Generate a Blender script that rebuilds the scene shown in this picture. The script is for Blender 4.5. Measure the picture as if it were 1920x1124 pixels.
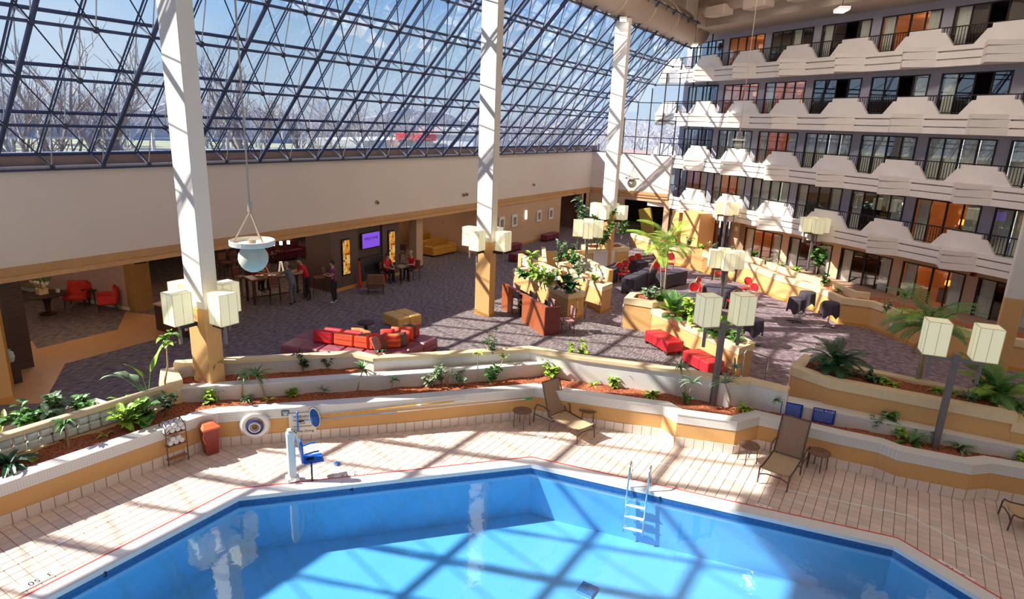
import bpy, bmesh, math, random
from mathutils import Vector, Matrix, Quaternion
for _o in list(bpy.data.objects): bpy.data.objects.remove(_o, do_unlink=True)
SC = bpy.context.scene; COL = SC.collection
rnd = random.Random(7); PI = math.pi; sin, cos = math.sin, math.cos
# ------------------------------------------------------------------ camera
F, YAW, PITCH, ROLL = 1194.72, 0.550667, 0.269152, 0.04032
CAMP = Vector((0, 0, 7.3))
_fwd = Vector((cos(YAW)*cos(PITCH), sin(YAW)*cos(PITCH), -sin(PITCH)))
_rt = Vector((sin(YAW), -cos(YAW), 0)); _up = _rt.cross(_fwd)
RT = _rt*cos(ROLL)+_up*sin(ROLL); UP = -_rt*sin(ROLL)+_up*cos(ROLL)
cd = bpy.data.cameras.new('camera'); cam = bpy.data.objects.new('camera', cd); COL.objects.link(cam)
cam.matrix_world = Matrix(((RT.x, UP.x, -_fwd.x, 0), (RT.y, UP.y, -_fwd.y, 0), (RT.z, UP.z, -_fwd.z, 7.3), (0, 0, 0, 1)))
cd.sensor_width = 36; cd.lens = F*36/1920; cd.clip_end = 600; cd.clip_start = .2
SC.camera = cam
# ------------------------------------------------------------------ world, sun, exposure
SC.view_settings.view_transform = 'Standard'; SC.view_settings.look = 'None'
SC.view_settings.exposure = -0.42; SC.view_settings.gamma = 1.0; SC.view_settings.use_curve_mapping = False
W = bpy.data.worlds.new('sky'); SC.world = W; W.use_nodes = True
nt = W.node_tree; nt.nodes.clear()
wo = nt.nodes.new('ShaderNodeOutputWorld'); bg = nt.nodes.new('ShaderNodeBackground')
tc = nt.nodes.new('ShaderNodeTexCoord'); sx = nt.nodes.new('ShaderNodeSeparateXYZ'); cr = nt.nodes.new('ShaderNodeValToRGB')
nz = nt.nodes.new('ShaderNodeTexNoise'); mx = nt.nodes.new('ShaderNodeMixRGB')
nt.links.new(tc.outputs['Generated'], sx.inputs[0]); nt.links.new(sx.outputs['Z'], cr.inputs[0])
e = cr.color_ramp.elements
e[0].position = 0.0; e[0].color = (.80, .90, 1.0, 1); e[1].position = .62; e[1].color = (.04, .22, .88, 1)
k = e.new(.10); k.color = (.58, .80, 1.0, 1); k = e.new(.24); k.color = (.12, .42, 1.0, 1)
nz.inputs['Scale'].default_value = 3.2; nz.inputs['Detail'].default_value = 6
cr2 = nt.nodes.new('ShaderNodeValToRGB'); cr2.color_ramp.elements[0].position = .55; cr2.color_ramp.elements[1].position = .8
nt.links.new(tc.outputs['Generated'], nz.inputs['Vector']); nt.links.new(nz.outputs[0], cr2.inputs[0])
nt.links.new(cr2.outputs[0], mx.inputs[0]); nt.links.new(cr.outputs[0], mx.inputs[1]); mx.inputs[2].default_value = (.95, .97, 1, 1)
nt.links.new(mx.outputs[0], bg.inputs[0]); bg.inputs[1].default_value = 1.25
nt.links.new(bg.outputs[0], wo.inputs[0])
SUND = Vector((.68, -.98, -1.0)).normalized()
sl = bpy.data.lights.new('sun', 'SUN'); sl.energy = 15.5; sl.angle = math.radians(.6); sl.color = (1, .91, .76)
sun = bpy.data.objects.new('sun', sl); COL.objects.link(sun); sun.rotation_euler = SUND.to_track_quat('-Z', 'Y').to_euler(); sun.location = (0, 30, 40)
def area(name, loc, sx_, sy_, power, color=(1, .93, .84), rot=(0, 0, 0)):
    l = bpy.data.lights.new(name, 'AREA'); l.shape = 'RECTANGLE'; l.size = sx_; l.size_y = sy_; l.energy = power; l.color = color
    o = bpy.data.objects.new(name, l); COL.objects.link(o); o.location = loc; o.rotation_euler = rot; return o
# added unseen fill light under the flat roof, behind and above the camera
area('ceiling_fill_light', (14, -2, 15.9), 50, 26, 1700, (1, .80, .62))
_q = Vector((13, -1, -7.5)).to_track_quat('-Z', 'Y').to_euler()
area('facade_fill_light', (23, 6, 15.3), 9, 1.2, 950, (1, .90, .82), _q)  # added fill aimed at the balconies, standing in for the flood lamps
# ------------------------------------------------------------------ materials
MATS = {}
def nodes(name):
    m = bpy.data.materials.new(name); m.use_nodes = True; n = m.node_tree; return m, n, n.nodes['Principled BSDF']
def mat(name, col, rough=.6, metal=0., var=.08, scale=6., bump=0., emit=None, es=0., spec=.5, stretch=None, trans=0, alpha=None, coords='Object', detail=4):
    if name in MATS: return MATS[name]
    m, n, b = nodes(name); L = n.links.new
    b.inputs['Roughness'].default_value = rough; b.inputs['Metallic'].default_value = metal; b.inputs['Specular IOR Level'].default_value = spec
    t = n.nodes.new('ShaderNodeTexCoord'); z = n.nodes.new('ShaderNodeTexNoise'); z.inputs['Scale'].default_value = scale; z.inputs['Detail'].default_value = detail
    if stretch:
        mp = n.nodes.new('ShaderNodeMapping'); mp.inputs['Scale'].default_value = stretch; L(t.outputs[coords], mp.inputs[0]); L(mp.outputs[0], z.inputs['Vector'])
    else: L(t.outputs[coords], z.inputs['Vector'])
    c = n.nodes.new('ShaderNodeValToRGB'); c.color_ramp.elements[0].position = .3; c.color_ramp.elements[1].position = .7
    c.color_ramp.elements[0].color = tuple(max(0, x*(1-var)) for x in col)+(1,); c.color_ramp.elements[1].color = tuple(min(1, x*(1+var)) for x in col)+(1,)
    L(z.outputs[0], c.inputs[0]); L(c.outputs[0], b.inputs['Base Color'])
    if bump:
        bp = n.nodes.new('ShaderNodeBump'); bp.inputs['Strength'].default_value = bump; bp.inputs['Distance'].default_value = .02; L(z.outputs[0], bp.inputs['Height']); L(bp.outputs[0], b.inputs['Normal'])
    if emit: b.inputs['Emission Color'].default_value = emit+(1,); b.inputs['Emission Strength'].default_value = es
    if trans: b.inputs['Transmission Weight'].default_value = trans
    MATS[name] = m; return m
def two(name, ca, cb, stretch, scale=1., p0=.4, p1=.6, rough=.9, bump=.2, ca2=None):
    m = mat(name, ca, rough, 0, 0, scale, bump, stretch=stretch)
    for nn in m.node_tree.nodes:
        if nn.type == 'VALTORGB':
            nn.color_ramp.elements[0].position = p0; nn.color_ramp.elements[1].position = p1
            nn.color_ramp.elements[0].color = ca+(1,); nn.color_ramp.elements[1].color = cb+(1,)
    return m
def gridmat(name, col, grout, size=.05, rough=.35, w=.08):
    if name in MATS: return MATS[name]
    m, n, b = nodes(name); L = n.links.new; b.inputs['Roughness'].default_value = rough
    g = n.nodes.new('ShaderNodeNewGeometry'); t = n.nodes.new('ShaderNodeTexCoord'); s = n.nodes.new('ShaderNodeSeparateXYZ'); L(t.outputs['Object'], s.inputs[0])
    def line(src):
        a = n.nodes.new('ShaderNodeMath'); a.operation = 'DIVIDE'; a.inputs[1].default_value = size; L(src, a.inputs[0])
        f = n.nodes.new('ShaderNodeMath'); f.operation = 'FRACT'; L(a.outputs[0], f.inputs[0])
        c = n.nodes.new('ShaderNodeMath'); c.operation = 'LESS_THAN'; c.inputs[1].default_value = w; L(f.outputs[0], c.inputs[0]); return c.outputs[0]
    ad = n.nodes.new('ShaderNodeMath'); ad.operation = 'ADD'; L(s.outputs[0], ad.inputs[0])
    mu = n.nodes.new('ShaderNodeMath'); mu.operation = 'MULTIPLY'; mu.inputs[1].default_value = -1.0; L(s.outputs[1], mu.inputs[0]); L(mu.outputs[0], ad.inputs[1])
    mxx = n.nodes.new('ShaderNodeMath'); mxx.operation = 'MAXIMUM'; L(line(ad.outputs[0]), mxx.inputs[0]); L(line(s.outputs[2]), mxx.inputs[1])
    c = n.nodes.new('ShaderNodeMixRGB'); L(mxx.outputs[0], c.inputs[0]); c.inputs[1].default_value = col+(1,); c.inputs[2].default_value = grout+(1,)
    L(c.outputs[0], b.inputs['Base Color'])
    MATS[name] = m; return m
white = mat('white_paint', (.80, .76, .70), .7, var=.03, scale=.7)
wallwhite = mat('warm_white_wall', (.80, .73, .66), .8, var=.03, scale=.4)
facwhite = mat('balcony_white', (.84, .78, .73), .75, var=.03, scale=1.5)
lilac = mat('lilac_grey_wall', (.50, .47, .55), .85, var=.04)
ochre = mat('ochre_paint', (.70, .40, .155), .75, var=.05, scale=.8)
ochredk = mat('ochre_base_paint', (.62, .30, .06), .75, var=.05)
cream = mat('cream_cap_paint', (.82, .64, .38), .7, var=.04)
peach = mat('peach_tan_wall', (.62, .42, .27), .8, var=.04)
band = mat('tan_band_paint', (.60, .34, .15), .75, var=.06, scale=3)
mosaic = gridmat('white_mosaic_tile', (.80, .78, .74), (.55, .53, .50), .05, .3, .12)
mosaiccap = gridmat('white_cap_tile', (.84, .82, .78), (.6, .58, .55), .05, .3, .1)
tile = mat('deck_tile', (.80, .66, .56), .35, var=.10, scale=2.2, coords='Object')
grout = mat('tile_grout', (.42, .31, .25), .8)
basetile = mat('base_tile', (.80, .70, .63), .3, var=.05)
mulch = two('bark_mulch', (.20, .045, .018), (.55, .17, .075), (1, 1, 1), 22, .35, .65, .95, 1.0)
carpet = two('lobby_carpet', (.088, .062, .074), (.37, .305, .285), (3.2, 16, 1), 1.3, .38, .72, .95, .15)
carpet2 = two('dining_carpet', (.12, .075, .105), (.38, .295, .29), (14, 5, 1), 1.2, .38, .72, .95, .15)
tanfloor = mat('tan_floor_tile', (.60, .32, .14), .45, var=.06, scale=3)
walnut = mat('dark_walnut', (.075, .038, .028), .4, var=.25, scale=3, stretch=(1, 1, 8))
cherry = mat('cherry_veneer', (.36, .095, .035), .35, var=.22, scale=4, stretch=(6, 6, .6))
woodpanel = mat('orange_wood_panel', (.42, .15, .04), .5, var=.2, scale=3, stretch=(5, 5, .4))
darkwood = mat('dark_wood', (.055, .028, .02), .5)
steel = mat('stainless_steel', (.75, .75, .74), .22, 1., var=.02)
bronze = mat('bronze_metal', (.15, .10, .075), .45, .6)
postgrey = mat('lamp_post_grey', (.20, .18, .18), .5, .3)
black = mat('black_metal', (.02, .02, .022), .45, .3)
blackcloth = mat('black_tablecloth', (.055, .045, .065), .85, var=.2, scale=3)
redleather = mat('red_leather', (.62, .02, .03), .4, var=.1)
burg = mat('burgundy_leather', (.32, .10, .13), .35, var=.12, scale=3)
purpleleather = mat('wine_leather', (.19, .02, .05), .35)
redfab = mat('red_fabric', (.68, .045, .03), .7, var=.12, scale=8)
orangered = mat('orange_red_fabric', (.78, .10, .03), .7, var=.1)
taupe = mat('taupe_fabric', (.16, .10, .075), .85, var=.2)
yellowlea = mat('yellow_leather', (.68, .40, .11), .5, var=.08)
yellowfab = mat('yellow_sofa_fabric', (.62, .30, .04), .8)
mauve = mat('mauve_fabric', (.42, .22, .21), .8)
gold = mat('gold_frame', (.62, .42, .18), .35, .6)
whitepl = mat('white_plastic', (.86, .85, .82), .35, var=.02)
bluepl = mat('blue_plastic', (.02, .16, .68), .35)
bluelt = mat('light_blue_paint', (.25, .45, .80), .4)
towelm = mat('towel_white', (.86, .85, .84), .95, var=.04, scale=30, bump=.3)
navy = mat('navy_stripe', (.02, .04, .25), .9)
orangelid = mat('orange_lid', (.72, .16, .06), .5); maroon = mat('maroon_bin', (.30, .045, .035), .5)
slingm = mat('tan_sling', (.58, .40, .24), .8, var=.08, scale=3, stretch=(1, 40, 1))
slingdk = mat('brown_sling', (.34, .21, .145), .8, var=.1, scale=3, stretch=(1, 40, 1))
poolm = mat('pool_blue_plaster', (.17, .52, .88), .5, var=.03, scale=.8)
pooltile = mat('pool_waterline_tile', (.03, .13, .36), .3, var=.2, scale=20)
coping = mat('pool_coping', (.86, .84, .82), .5, var=.03)
redline = mat('red_line', (.75, .10, .08), .5); whiteline = mat('white_line', (.92, .9, .88), .5)
curtain = mat('curtain_fabric', (.93, .92, .78), .9, var=.05)
dark_in = mat('room_dark', (.07, .05, .045), .8); warm_in = mat('room_warm_wall', (.48, .24, .12), .8, emit=(1., .32, .06), es=.07)  # lamp glow is put into the warm room wall itself
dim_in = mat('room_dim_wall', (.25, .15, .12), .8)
winframe = mat('window_frame_bronze', (.03, .022, .022), .4, .4)
trussdk = mat('truss_blue_grey', (.055, .075, .15), .45, .3, var=.1)
trusslt = mat('truss_light', (.42, .43, .46), .4, .4)
ductm = mat('duct_beige', (.62, .50, .40), .6, var=.03); ceilm = mat('ceiling_beige', (.60, .50, .41), .8, var=.04)
lampshade = mat('lamp_shade', (.82, .78, .52), .7, var=.03, emit=(1., .95, .66), es=.46)
lampbulb = mat('lamp_bulb_glow', (1, 1, .9), .5, emit=(1, .97, .8), es=4.)
floodglow = mat('flood_light_glow', (1, 1, 1), .5, emit=(1, .93, .85), es=9.)
warmglow = mat('warm_lamp_glow', (1, .7, .3), .5, emit=(1., .42, .08), es=2.6)
skin = mat('skin', (.55, .30, .20), .6, var=.04); hairm = mat('dark_hair', (.02, .013, .01), .7); greyhair = mat('grey_hair', (.35, .32, .30), .8)
redshirt = mat('red_shirt', (.75, .012, .03), .8); darkpants = mat('dark_trousers', (.018, .018, .025), .85); greyblue = mat('grey_blue_overalls', (.14, .15, .20), .85)
purpleshirt = mat('purple_shirt', (.16, .03, .12), .8); greytop = mat('grey_beige_top', (.30, .25, .21), .85); shoe = mat('dark_shoe', (.03, .03, .03), .6); shoewhite = mat('white_shoe', (.8, .76, .74), .6)
scarf = mat('maroon_scarf', (.25, .01, .03), .9); maskm = mat('white_mask', (.8, .85, .9), .8)
barkm = mat('bare_tree_bark', (.36, .31, .27), .9, var=.15); lawn = mat('lawn_grass', (.40, .42, .27), .95, var=.25, scale=.2); asphalt = mat('asphalt', (.33, .36, .44), .9)
stemm = mat('plant_stem', (.40, .30, .16), .8); trunkm = mat('palm_trunk', (.42, .36, .22), .85, var=.2)
def leafm(name, c, r=.45): return mat(name, c, r, var=.25, scale=9)
LG = leafm('leaf_mid_green', (.10, .26, .055)); LB = leafm('leaf_bright_green', (.32, .50, .06)); LD = leafm('leaf_dark_green', (.035, .11, .04)); LS = leafm('leaf_silver_green', (.24, .36, .20)); LY = leafm('leaf_yellow_green', (.50, .55, .10)); LBR = leafm('dead_frond_brown', (.42, .22, .10), .8)
def glassmat(name, tint, gloss=.10, rough=.0, fr=.45):
    m = bpy.data.materials.new(name); m.use_nodes = True; n = m.node_tree; n.nodes.clear(); L = n.links.new
    o = n.nodes.new('ShaderNodeOutputMaterial'); t = n.nodes.new('ShaderNodeBsdfTransparent'); g = n.nodes.new('ShaderNodeBsdfGlossy'); x = n.nodes.new('ShaderNodeMixShader')
    f = n.nodes.new('ShaderNodeLayerWeight'); f.inputs['Blend'].default_value = .25; mm = n.nodes.new('ShaderNodeMath'); mm.operation = 'MULTIPLY_ADD'; mm.inputs[1].default_value = fr; mm.inputs[2].default_value = gloss
    t.inputs[0].default_value = tint+(1,); g.inputs['Roughness'].default_value = rough; g.inputs[0].default_value = (.9, .95, 1, 1)
    L(f.outputs['Fresnel'], mm.inputs[0]); L(mm.outputs[0], x.inputs[0]); L(t.outputs[0], x.inputs[1]); L(g.outputs[0], x.inputs[2]); L(x.outputs[0], o.inputs[0])
    MATS[name] = m; return m
roofglass = glassmat('tinted_roof_glass', (.92, .95, .99), .01, 0, .25)
winglass = glassmat('window_glass', (.96, .97, .97), .09, 0, .6)
plainglass = glassmat('clear_glass', (.9, .93, .95), .03)
waterm = glassmat('pool_water_surface', (.78, .93, .99), .01, .04, .13)
def _water():
    n = waterm.node_tree; b = n.nodes.new('ShaderNodeBump'); z = n.nodes.new('ShaderNodeTexNoise'); t = n.nodes.new('ShaderNodeTexCoord')
    z.inputs['Scale'].default_value = 3.5; z.inputs['Detail'].default_value = 3; b.inputs['Strength'].default_value = .05; b.inputs['Distance'].default_value = .05
    n.links.new(t.outputs['Object'], z.inputs['Vector']); n.links.new(z.outputs[0], b.inputs['Height'])
    for nn in n.nodes:
        if nn.type == 'BSDF_GLOSSY': n.links.new(b.outputs[0], nn.inputs['Normal'])
_water()
gblock = mat('glass_block', (.72, .80, .74), .12, var=.12, scale=9, bump=.5, spec=.9)
# ------------------------------------------------------------------ builders
def ray(x, y): return (RT*((x-960)/F) - UP*((y-562)/F) + _fwd)
def at(x, y, z=0.):      # survey: the point of the level z seen at a pixel of the photograph
    d = ray(x, y); t = (z-7.3)/d.z; return CAMP + d*t
def atY(x, y, Y): d = ray(x, y); return CAMP + d*(Y/d.y)
def atX(x, y, X): d = ray(x, y); return CAMP + d*(X/d.x)
class MB:
    def __init__(s): s.v = []; s.f = []; s.m = []; s.cur = 0
    def add(s, vs, fs, m=None):
        o = len(s.v); s.v += [tuple(v) for v in vs]; s.f += [tuple(i+o for i in f) for f in fs]; s.m += [s.cur if m is None else m]*len(fs); return s
    def box(s, c, d, rz=0, m=None, tilt=None):
        x, y, z = d[0]/2, d[1]/2, d[2]/2; P = [Vector((a*x, b*y, g*z)) for g in (-1, 1) for b in (-1, 1) for a in (-1, 1)]
        R = Matrix.Rotation(rz, 3, 'Z')
        if tilt: R = R @ Matrix.Rotation(tilt[1], 3, tilt[0])
        P = [R @ p + Vector(c) for p in P]
        return s.add(P, [(0, 2, 3, 1), (4, 5, 7, 6), (0, 1, 5, 4), (2, 6, 7, 3), (0, 4, 6, 2), (1, 3, 7, 5)], m)
    def rbox(s, c, d, r=.02, rz=0, m=None):   # box with chamfered edges
        x, y, z = d[0]/2, d[1]/2, d[2]/2; r = min(r, x*.9, y*.9, z*.9); rings = []
        def ring(hx, hy, zz, q): return [(hx, hy-q, zz), (hx-q, hy, zz), (-hx+q, hy, zz), (-hx, hy-q, zz), (-hx, -hy+q, zz), (-hx+q, -hy, zz), (hx-q, -hy, zz), (hx, -hy+q, zz)]
        rings = ring(x-r, y-r, -z, r*.5)+ring(x, y, -z+r, r)+ring(x, y, z-r, r)+ring(x-r, y-r, z, r*.5)
        R = Matrix.Rotation(rz, 3, 'Z'); P = [R @ Vector(p)+Vector(c) for p in rings]; fs = [tuple(range(7, -1, -1)), tuple(range(24, 32))]
        for k in range(3):
            for i in range(8): j = (i+1) % 8; fs.append((k*8+i, k*8+j, k*8+8+j, k*8+8+i))
        return s.add(P, fs, m)
    def prism(s, poly, z0, z1, m=None):
        n = len(poly); a = sum(poly[i][0]*poly[(i+1) % n][1]-poly[(i+1) % n][0]*poly[i][1] for i in range(n))
        if a < 0: poly = poly[::-1]
        V = [(p[0], p[1], z0) for p in poly]+[(p[0], p[1], z1) for p in poly]
        return s.add(V, [tuple(range(n-1, -1, -1)), tuple(range(n, 2*n))]+[(i, (i+1) % n, n+(i+1) % n, n+i) for i in range(n)], m)
    def tube(s, pts, r, n=6, m=None, cap=True):
        pts = [Vector(p) for p in pts]; rs = r if isinstance(r, (list, tuple)) else [r]*len(pts); V = []; up = None
        for i, p in enumerate(pts):
            d = (pts[min(i+1, len(pts)-1)]-pts[max(i-1, 0)]).normalized()
            if up is None:
                up = Vector((0, 0, 1)) if abs(d.z) < .9 else Vector((1, 0, 0))
            a = d.cross(up).normalized(); b = a.cross(d).normalized(); up = b
            V += [p+(a*cos(2*PI*k/n)+b*sin(2*PI*k/n))*rs[i] for k in range(n)]
        fs = [(i*n+k, i*n+(k+1) % n, (i+1)*n+(k+1) % n, (i+1)*n+k) for i in range(len(pts)-1) for k in range(n)]
        if cap: fs += [tuple(range(n-1, -1, -1)), tuple((len(pts)-1)*n+k for k in range(n))]
        return s.add(V, fs, m)
    def lathe(s, prof, c=(0, 0, 0), n=20, m=None, closed=False):
        V = [(c[0]+r*cos(2*PI*k/n), c[1]+r*sin(2*PI*k/n), c[2]+z) for r, z in prof for k in range(n)]
        fs = [(i*n+k, i*n+(k+1) % n, (i+1)*n+(k+1) % n, (i+1)*n+k) for i in range(len(prof)-1) for k in range(n)]
        if prof[0][0] > 1e-4: fs.append(tuple(range(n-1, -1, -1)))
        if prof[-1][0] > 1e-4: fs.append(tuple((len(prof)-1)*n+k for k in range(n)))
        return s.add(V, fs, m)
    def sphere(s, c, r, n=12, m=None, sc=(1, 1, 1)):
        V = []; h = n//2
        for i in range(h+1):
            a = PI*i/h
            V += [(c[0]+r*sc[0]*sin(a)*cos(2*PI*k/n), c[1]+r*sc[1]*sin(a)*sin(2*PI*k/n), c[2]+r*sc[2]*cos(a)) for k in range(n)]
        return s.add(V, [(i*n+k, (i+1)*n+k, (i+1)*n+(k+1) % n, i*n+(k+1) % n) for i in range(h) for k in range(n)], m)
    def mesh(s, name, mats, smooth=False):
        me = bpy.data.meshes.new(name); me.from_pydata(s.v, [], s.f)
        for q in (mats if isinstance(mats, (list, tuple)) else [mats]): me.materials.append(q)
        if any(s.m): me.polygons.foreach_set('material_index', s.m)
        if smooth: me.polygons.foreach_set('use_smooth', [True]*len(s.f))
        me.update(); return me
    def build(s, name, mats, parent=None, smooth=False, loc=None, rz=0):
        return link(name, s.mesh(name, mats, smooth), parent, loc, rz)
def link(name, me, parent=None, loc=None, rz=0):
    o = bpy.data.objects.new(name, me); COL.objects.link(o)
    if parent is not None: o.parent = parent
    if loc is not None: o.location = loc
    if rz: o.rotation_euler = (0, 0, rz)
    return o
def tag(o, label=None, cat=None, group=None, kind=None):
    if label: o['label'] = label
    if cat: o['category'] = cat
    if group: o['group'] = group
    if kind: o['kind'] = kind
    return o
def thing(name, label, cat, loc=(0, 0, 0), rz=0, group=None, kind=None):
    o = bpy.data.objects.new(name, None); COL.objects.link(o); o.location = loc; o.rotation_euler = (0, 0, rz); o.empty_display_size = .1
    return tag(o, label, cat, group, kind)
KIDS = {}
def dup(root, loc, rz=0, label=None, scale=None, zoff=0):
    if root.name not in KIDS: KIDS[root.name] = [(c, [g for g in bpy.data.objects if g.parent == c]) for c in bpy.data.objects if c.parent == root]
    r = root.copy(); COL.objects.link(r); r.location = loc; r.rotation_euler = (0, 0, rz)
    if scale: r.scale = scale if isinstance(scale, tuple) else (scale,)*3
    if label: r['label'] = label
    for c, gs in KIDS[root.name]:
        d = c.copy(); COL.objects.link(d); d.parent = r
        for g in gs: h = g.copy(); COL.objects.link(h); h.parent = d
    return r
def struct(o, label=None, cat='structure'): return tag(o, label, cat, None, 'structure')
def text(body, size, m, parent=None, loc=(0, 0, 0), rot=(0, 0, 0), name='lettering', ext=.004, align='CENTER'):
    c = bpy.data.curves.new(name, 'FONT'); c.body = body; c.size = size; c.extrude = ext; c.align_x = align; c.align_y = 'CENTER'; c.resolution_u = 2
    t = bpy.data.objects.new(name, c); COL.objects.link(t); me = bpy.data.meshes.new_from_object(t); bpy.data.objects.remove(t, do_unlink=True)
    me.materials.clear(); me.materials.append(m); o = link(name, me, parent, loc); o.rotation_euler = rot; return o
def offs(pts, d):        # offset an open polyline to its left by d, mitred
    pts = [Vector((p[0], p[1])) for p in pts]; out = []
    for i, p in enumerate(pts):
        ns = []
        for a, b in ((i-1, i), (i, i+1)):
            if a >= 0 and b < len(pts): t = (pts[b]-pts[a]).normalized(); ns.append(Vector((-t.y, t.x)))
        n = sum(ns, Vector((0, 0))).normalized(); k = 1/max(.45, n.dot(ns[0])); out.append(p+n*d*k)
    return out
def wall(mb, pts, z0, z1, t, m=0, o=0.):   # wall along a polyline, its face on the line (pushed out by o), thickness t to the left
    A = offs(pts, -o) if o else [Vector((p[0], p[1])) for p in pts]; B = offs(pts, t)
    for i in range(len(A)-1): mb.prism([A[i], A[i+1], B[i+1], B[i]], z0, z1, m)
    return mb
# ------------------------------------------------------------------ setting: floors
XE, YA = 43.4, 20.25
def xy(pts, z=0.): return [(at(x, y, z).x, at(x, y, z).y) for x, y in pts]
O2 = Vector((34.2, .18)); FA = .9878; FU = Vector((cos(FA), sin(FA))); FN = Vector((sin(FA), -cos(FA)))
def fac(s, n): p = O2+FU*s+FN*n; return (p.x, p.y)
WP1 = [(-8, 13.75), (3.6, 12.72), (7.35, 12.42), (7.66, 12.27), (10.68, 9.45), (13.18, 7.3), (13.92, 4.89), (14.15, 4.25), (13.93, 3.82), (14.35, 2.55), (15.0, 2.17), (15.1, .43), (15.2, -.32), (15.06, -.72), (15.29, -2.02), (15.64, -2.38), (15.79, -3.09), (16.1, -5.0), (16.6, -8)]
lobby = [(-14, 45), (47, 45), (47, 15.0)] + xy([(1222, 478), (1172, 482)]) + [(31.9, 13.0), (29.6, 14.6), (26.2, 13.4), (21.7, 9.9), (21.9, 8.5), (21.95, 7.5), (19.52, 3.6), (18.9, 3.1), (18.2, 1.9)] + [(15.65, 1.9), (14.9, 4.3), (14.5, 7.1), (7.5, 13.4), (-14, 14.2)]
m = MB(); m.prism(lobby, -.35, 0); fl = m.build('floor', carpet); struct(fl, 'streaky dark grey and purple carpet of the hotel lobby', 'floor')
m = MB(); m.prism([(12, -12), (60, -12), (60, 30), (16, 30), (16, 1)], -.6, -.35); struct(m.build('floor', carpet2), 'sunken carpet floor of the dining area among the planters', 'floor')
m = MB(); m.prism(xy([(0, 760), (82, 757), (122, 683), (330, 627), (440, 600), (440, 590), (318, 595), (236, 585), (221, 619), (70, 655), (60, 640), (0, 690)]), 0, .012); struct(m.build('floor', tanfloor), 'tan tiled walkway crossing the lobby carpet', 'floor')
# ------------------------------------------------------------------ deck and pool
POOLPX = [(97, 1124), (447, 938), (995, 876), (1675, 1030), (1830, 1124)]
pp = [Vector(q) for q in xy(POOLPX, -.05)]
d0 = (pp[0]-pp[1]).normalized(); d4 = (pp[4]-pp[3]).normalized()
pool = [pp[0]+d0*7, pp[1], pp[2], pp[3], pp[4]+d4*4.5]
pool += [Vector((pool[-1].x-5, pool[-1].y-3.2)), Vector((-3, -4)), Vector((-6, 3))]
def inpoly(x, y, P):
    c = False; j = len(P)-1
    for i in range(len(P)):
        if (P[i][1] > y) != (P[j][1] > y) and x < (P[j][0]-P[i][0])*(y-P[i][1])/(P[j][1]-P[i][1])+P[i][0]: c = not c
        j = i
    return c
deckpoly = [(p[0], p[1]) for p in offs(WP1, .12)]+[(16.6, -12), (-14, -12), (-14, 13)]
def ring(P, d):
    n = len(P); out = []
    for i in range(n):
        a, b, c = P[i-1], P[i], P[(i+1) % n]; t1 = (b-a).normalized(); t2 = (c-b).normalized(); n1 = Vector((-t1.y, t1.x)); n2 = Vector((-t2.y, t2.x)); nn = (n1+n2).normalized(); out.append(b+nn*d/max(.4, nn.dot(n1)))
    return out
co = ring(pool, .27); cr_ = ring(pool, .31); ci = ring(pool, -.03)
dist = lambda q: min(((Vector(q)-(a+(b-a)*max(0, min(1, (Vector(q)-a).dot(b-a)/(b-a).length_squared)))).length) for a, b in zip(pool, pool[1:]+pool[:1]))
deck = thing('floor', 'beige square ceramic tiles of the pool deck', 'floor', kind='structure')
T = .2; near = []; far_ = MB()
tm = MB().rbox((0, 0, -.012), (T-.009, T-.009, .024), .004).mesh('tile', tile)
tint = [tm]
for v in range(5):
    mm_ = mat('deck_tile_%d' % v, (.80*(.93+.04*v), .66*(.92+.035*v), .56*(.94+.03*v)), .35, var=.06, scale=2.2)
    q = tm.copy(); q.materials.clear(); q.materials.append(mm_); tint.append(q)
for i in range(-70, 95):
    for j in range(-62, 70):
        x, y = (i+.5)*T, (j+.5)*T
        if not inpoly(x, y, deckpoly): continue
        if inpoly(x, y, pool): continue
        dp = dist((x, y))
        if dp < .15: continue
        d = Vector((x, y, -7.3)); dep = d.dot(_fwd)
        if dep < .5: continue
        u = 960+F*d.dot(RT)/dep; vv = 562-F*d.dot(UP)/dep
        if -80 < u < 2000 and vv < 1220: near.append((dep, x, y))
        elif dep > 0: far_.rbox((x, y, -.012), (T-.009, T-.009, .024), .004)
near.sort()
for k_, (d, x, y) in enumerate(near):
    if k_ < 300: link('tile', tint[rnd.randrange(1, 6)], deck, (x, y, 0))
    else: far_.rbox((x, y, -.012), (T-.009, T-.009, .024), .004, m=rnd.randrange(5))
tag(far_.build('tile_field', [t.materials[0] for t in tint[1:]], deck), kind='stuff')
m = MB(); m.cur = 0
for a, b, c, d in zip(ring(pool, .02), ring(pool, .02)[1:]+ring(pool, .02)[:1], ring(pool, 14)[1:]+ring(pool, 14)[:1], ring(pool, 14)): pass
# grout bed under the tiles: deck region minus the pool, built as a strip round the pool
P1 = ring(pool, .05); 
bm = bmesh.new(); ov = [bm.verts.new((p[0], p[1], -.03)) for p in deckpoly]; iv = [bm.verts.new((p.x, p.y, -.03)) for p in P1]
es = [bm.edges.new((ov[i], ov[(i+1) % len(ov)])) for i in range(len(ov))]+[bm.edges.new((iv[i], iv[(i+1) % len(iv)])) for i in range(len(iv))]
bmesh.ops.triangle_fill(bm, use_beauty=True, edges=es); bmesh.ops.recalc_face_normals(bm, faces=bm.faces)
for f in bm.faces:
    if f.normal.z < 0: f.normal_flip()
me = bpy.data.meshes.new('grout_bed'); bm.to_mesh(me); bm.free(); me.materials.append(grout); link('grout_bed', me, deck)
def striploop(mb, A, B, z0, z1, m=0, segs=None):
    n = len(A)
    for i in range(n):
        j = (i+1) % n; mb.prism([A[i], A[j], B[j], B[i]], z0, z1, m)
poolt = thing('swimming_pool', 'bright blue angular swimming pool with a white coping edge', 'pool', kind='structure')
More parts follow.
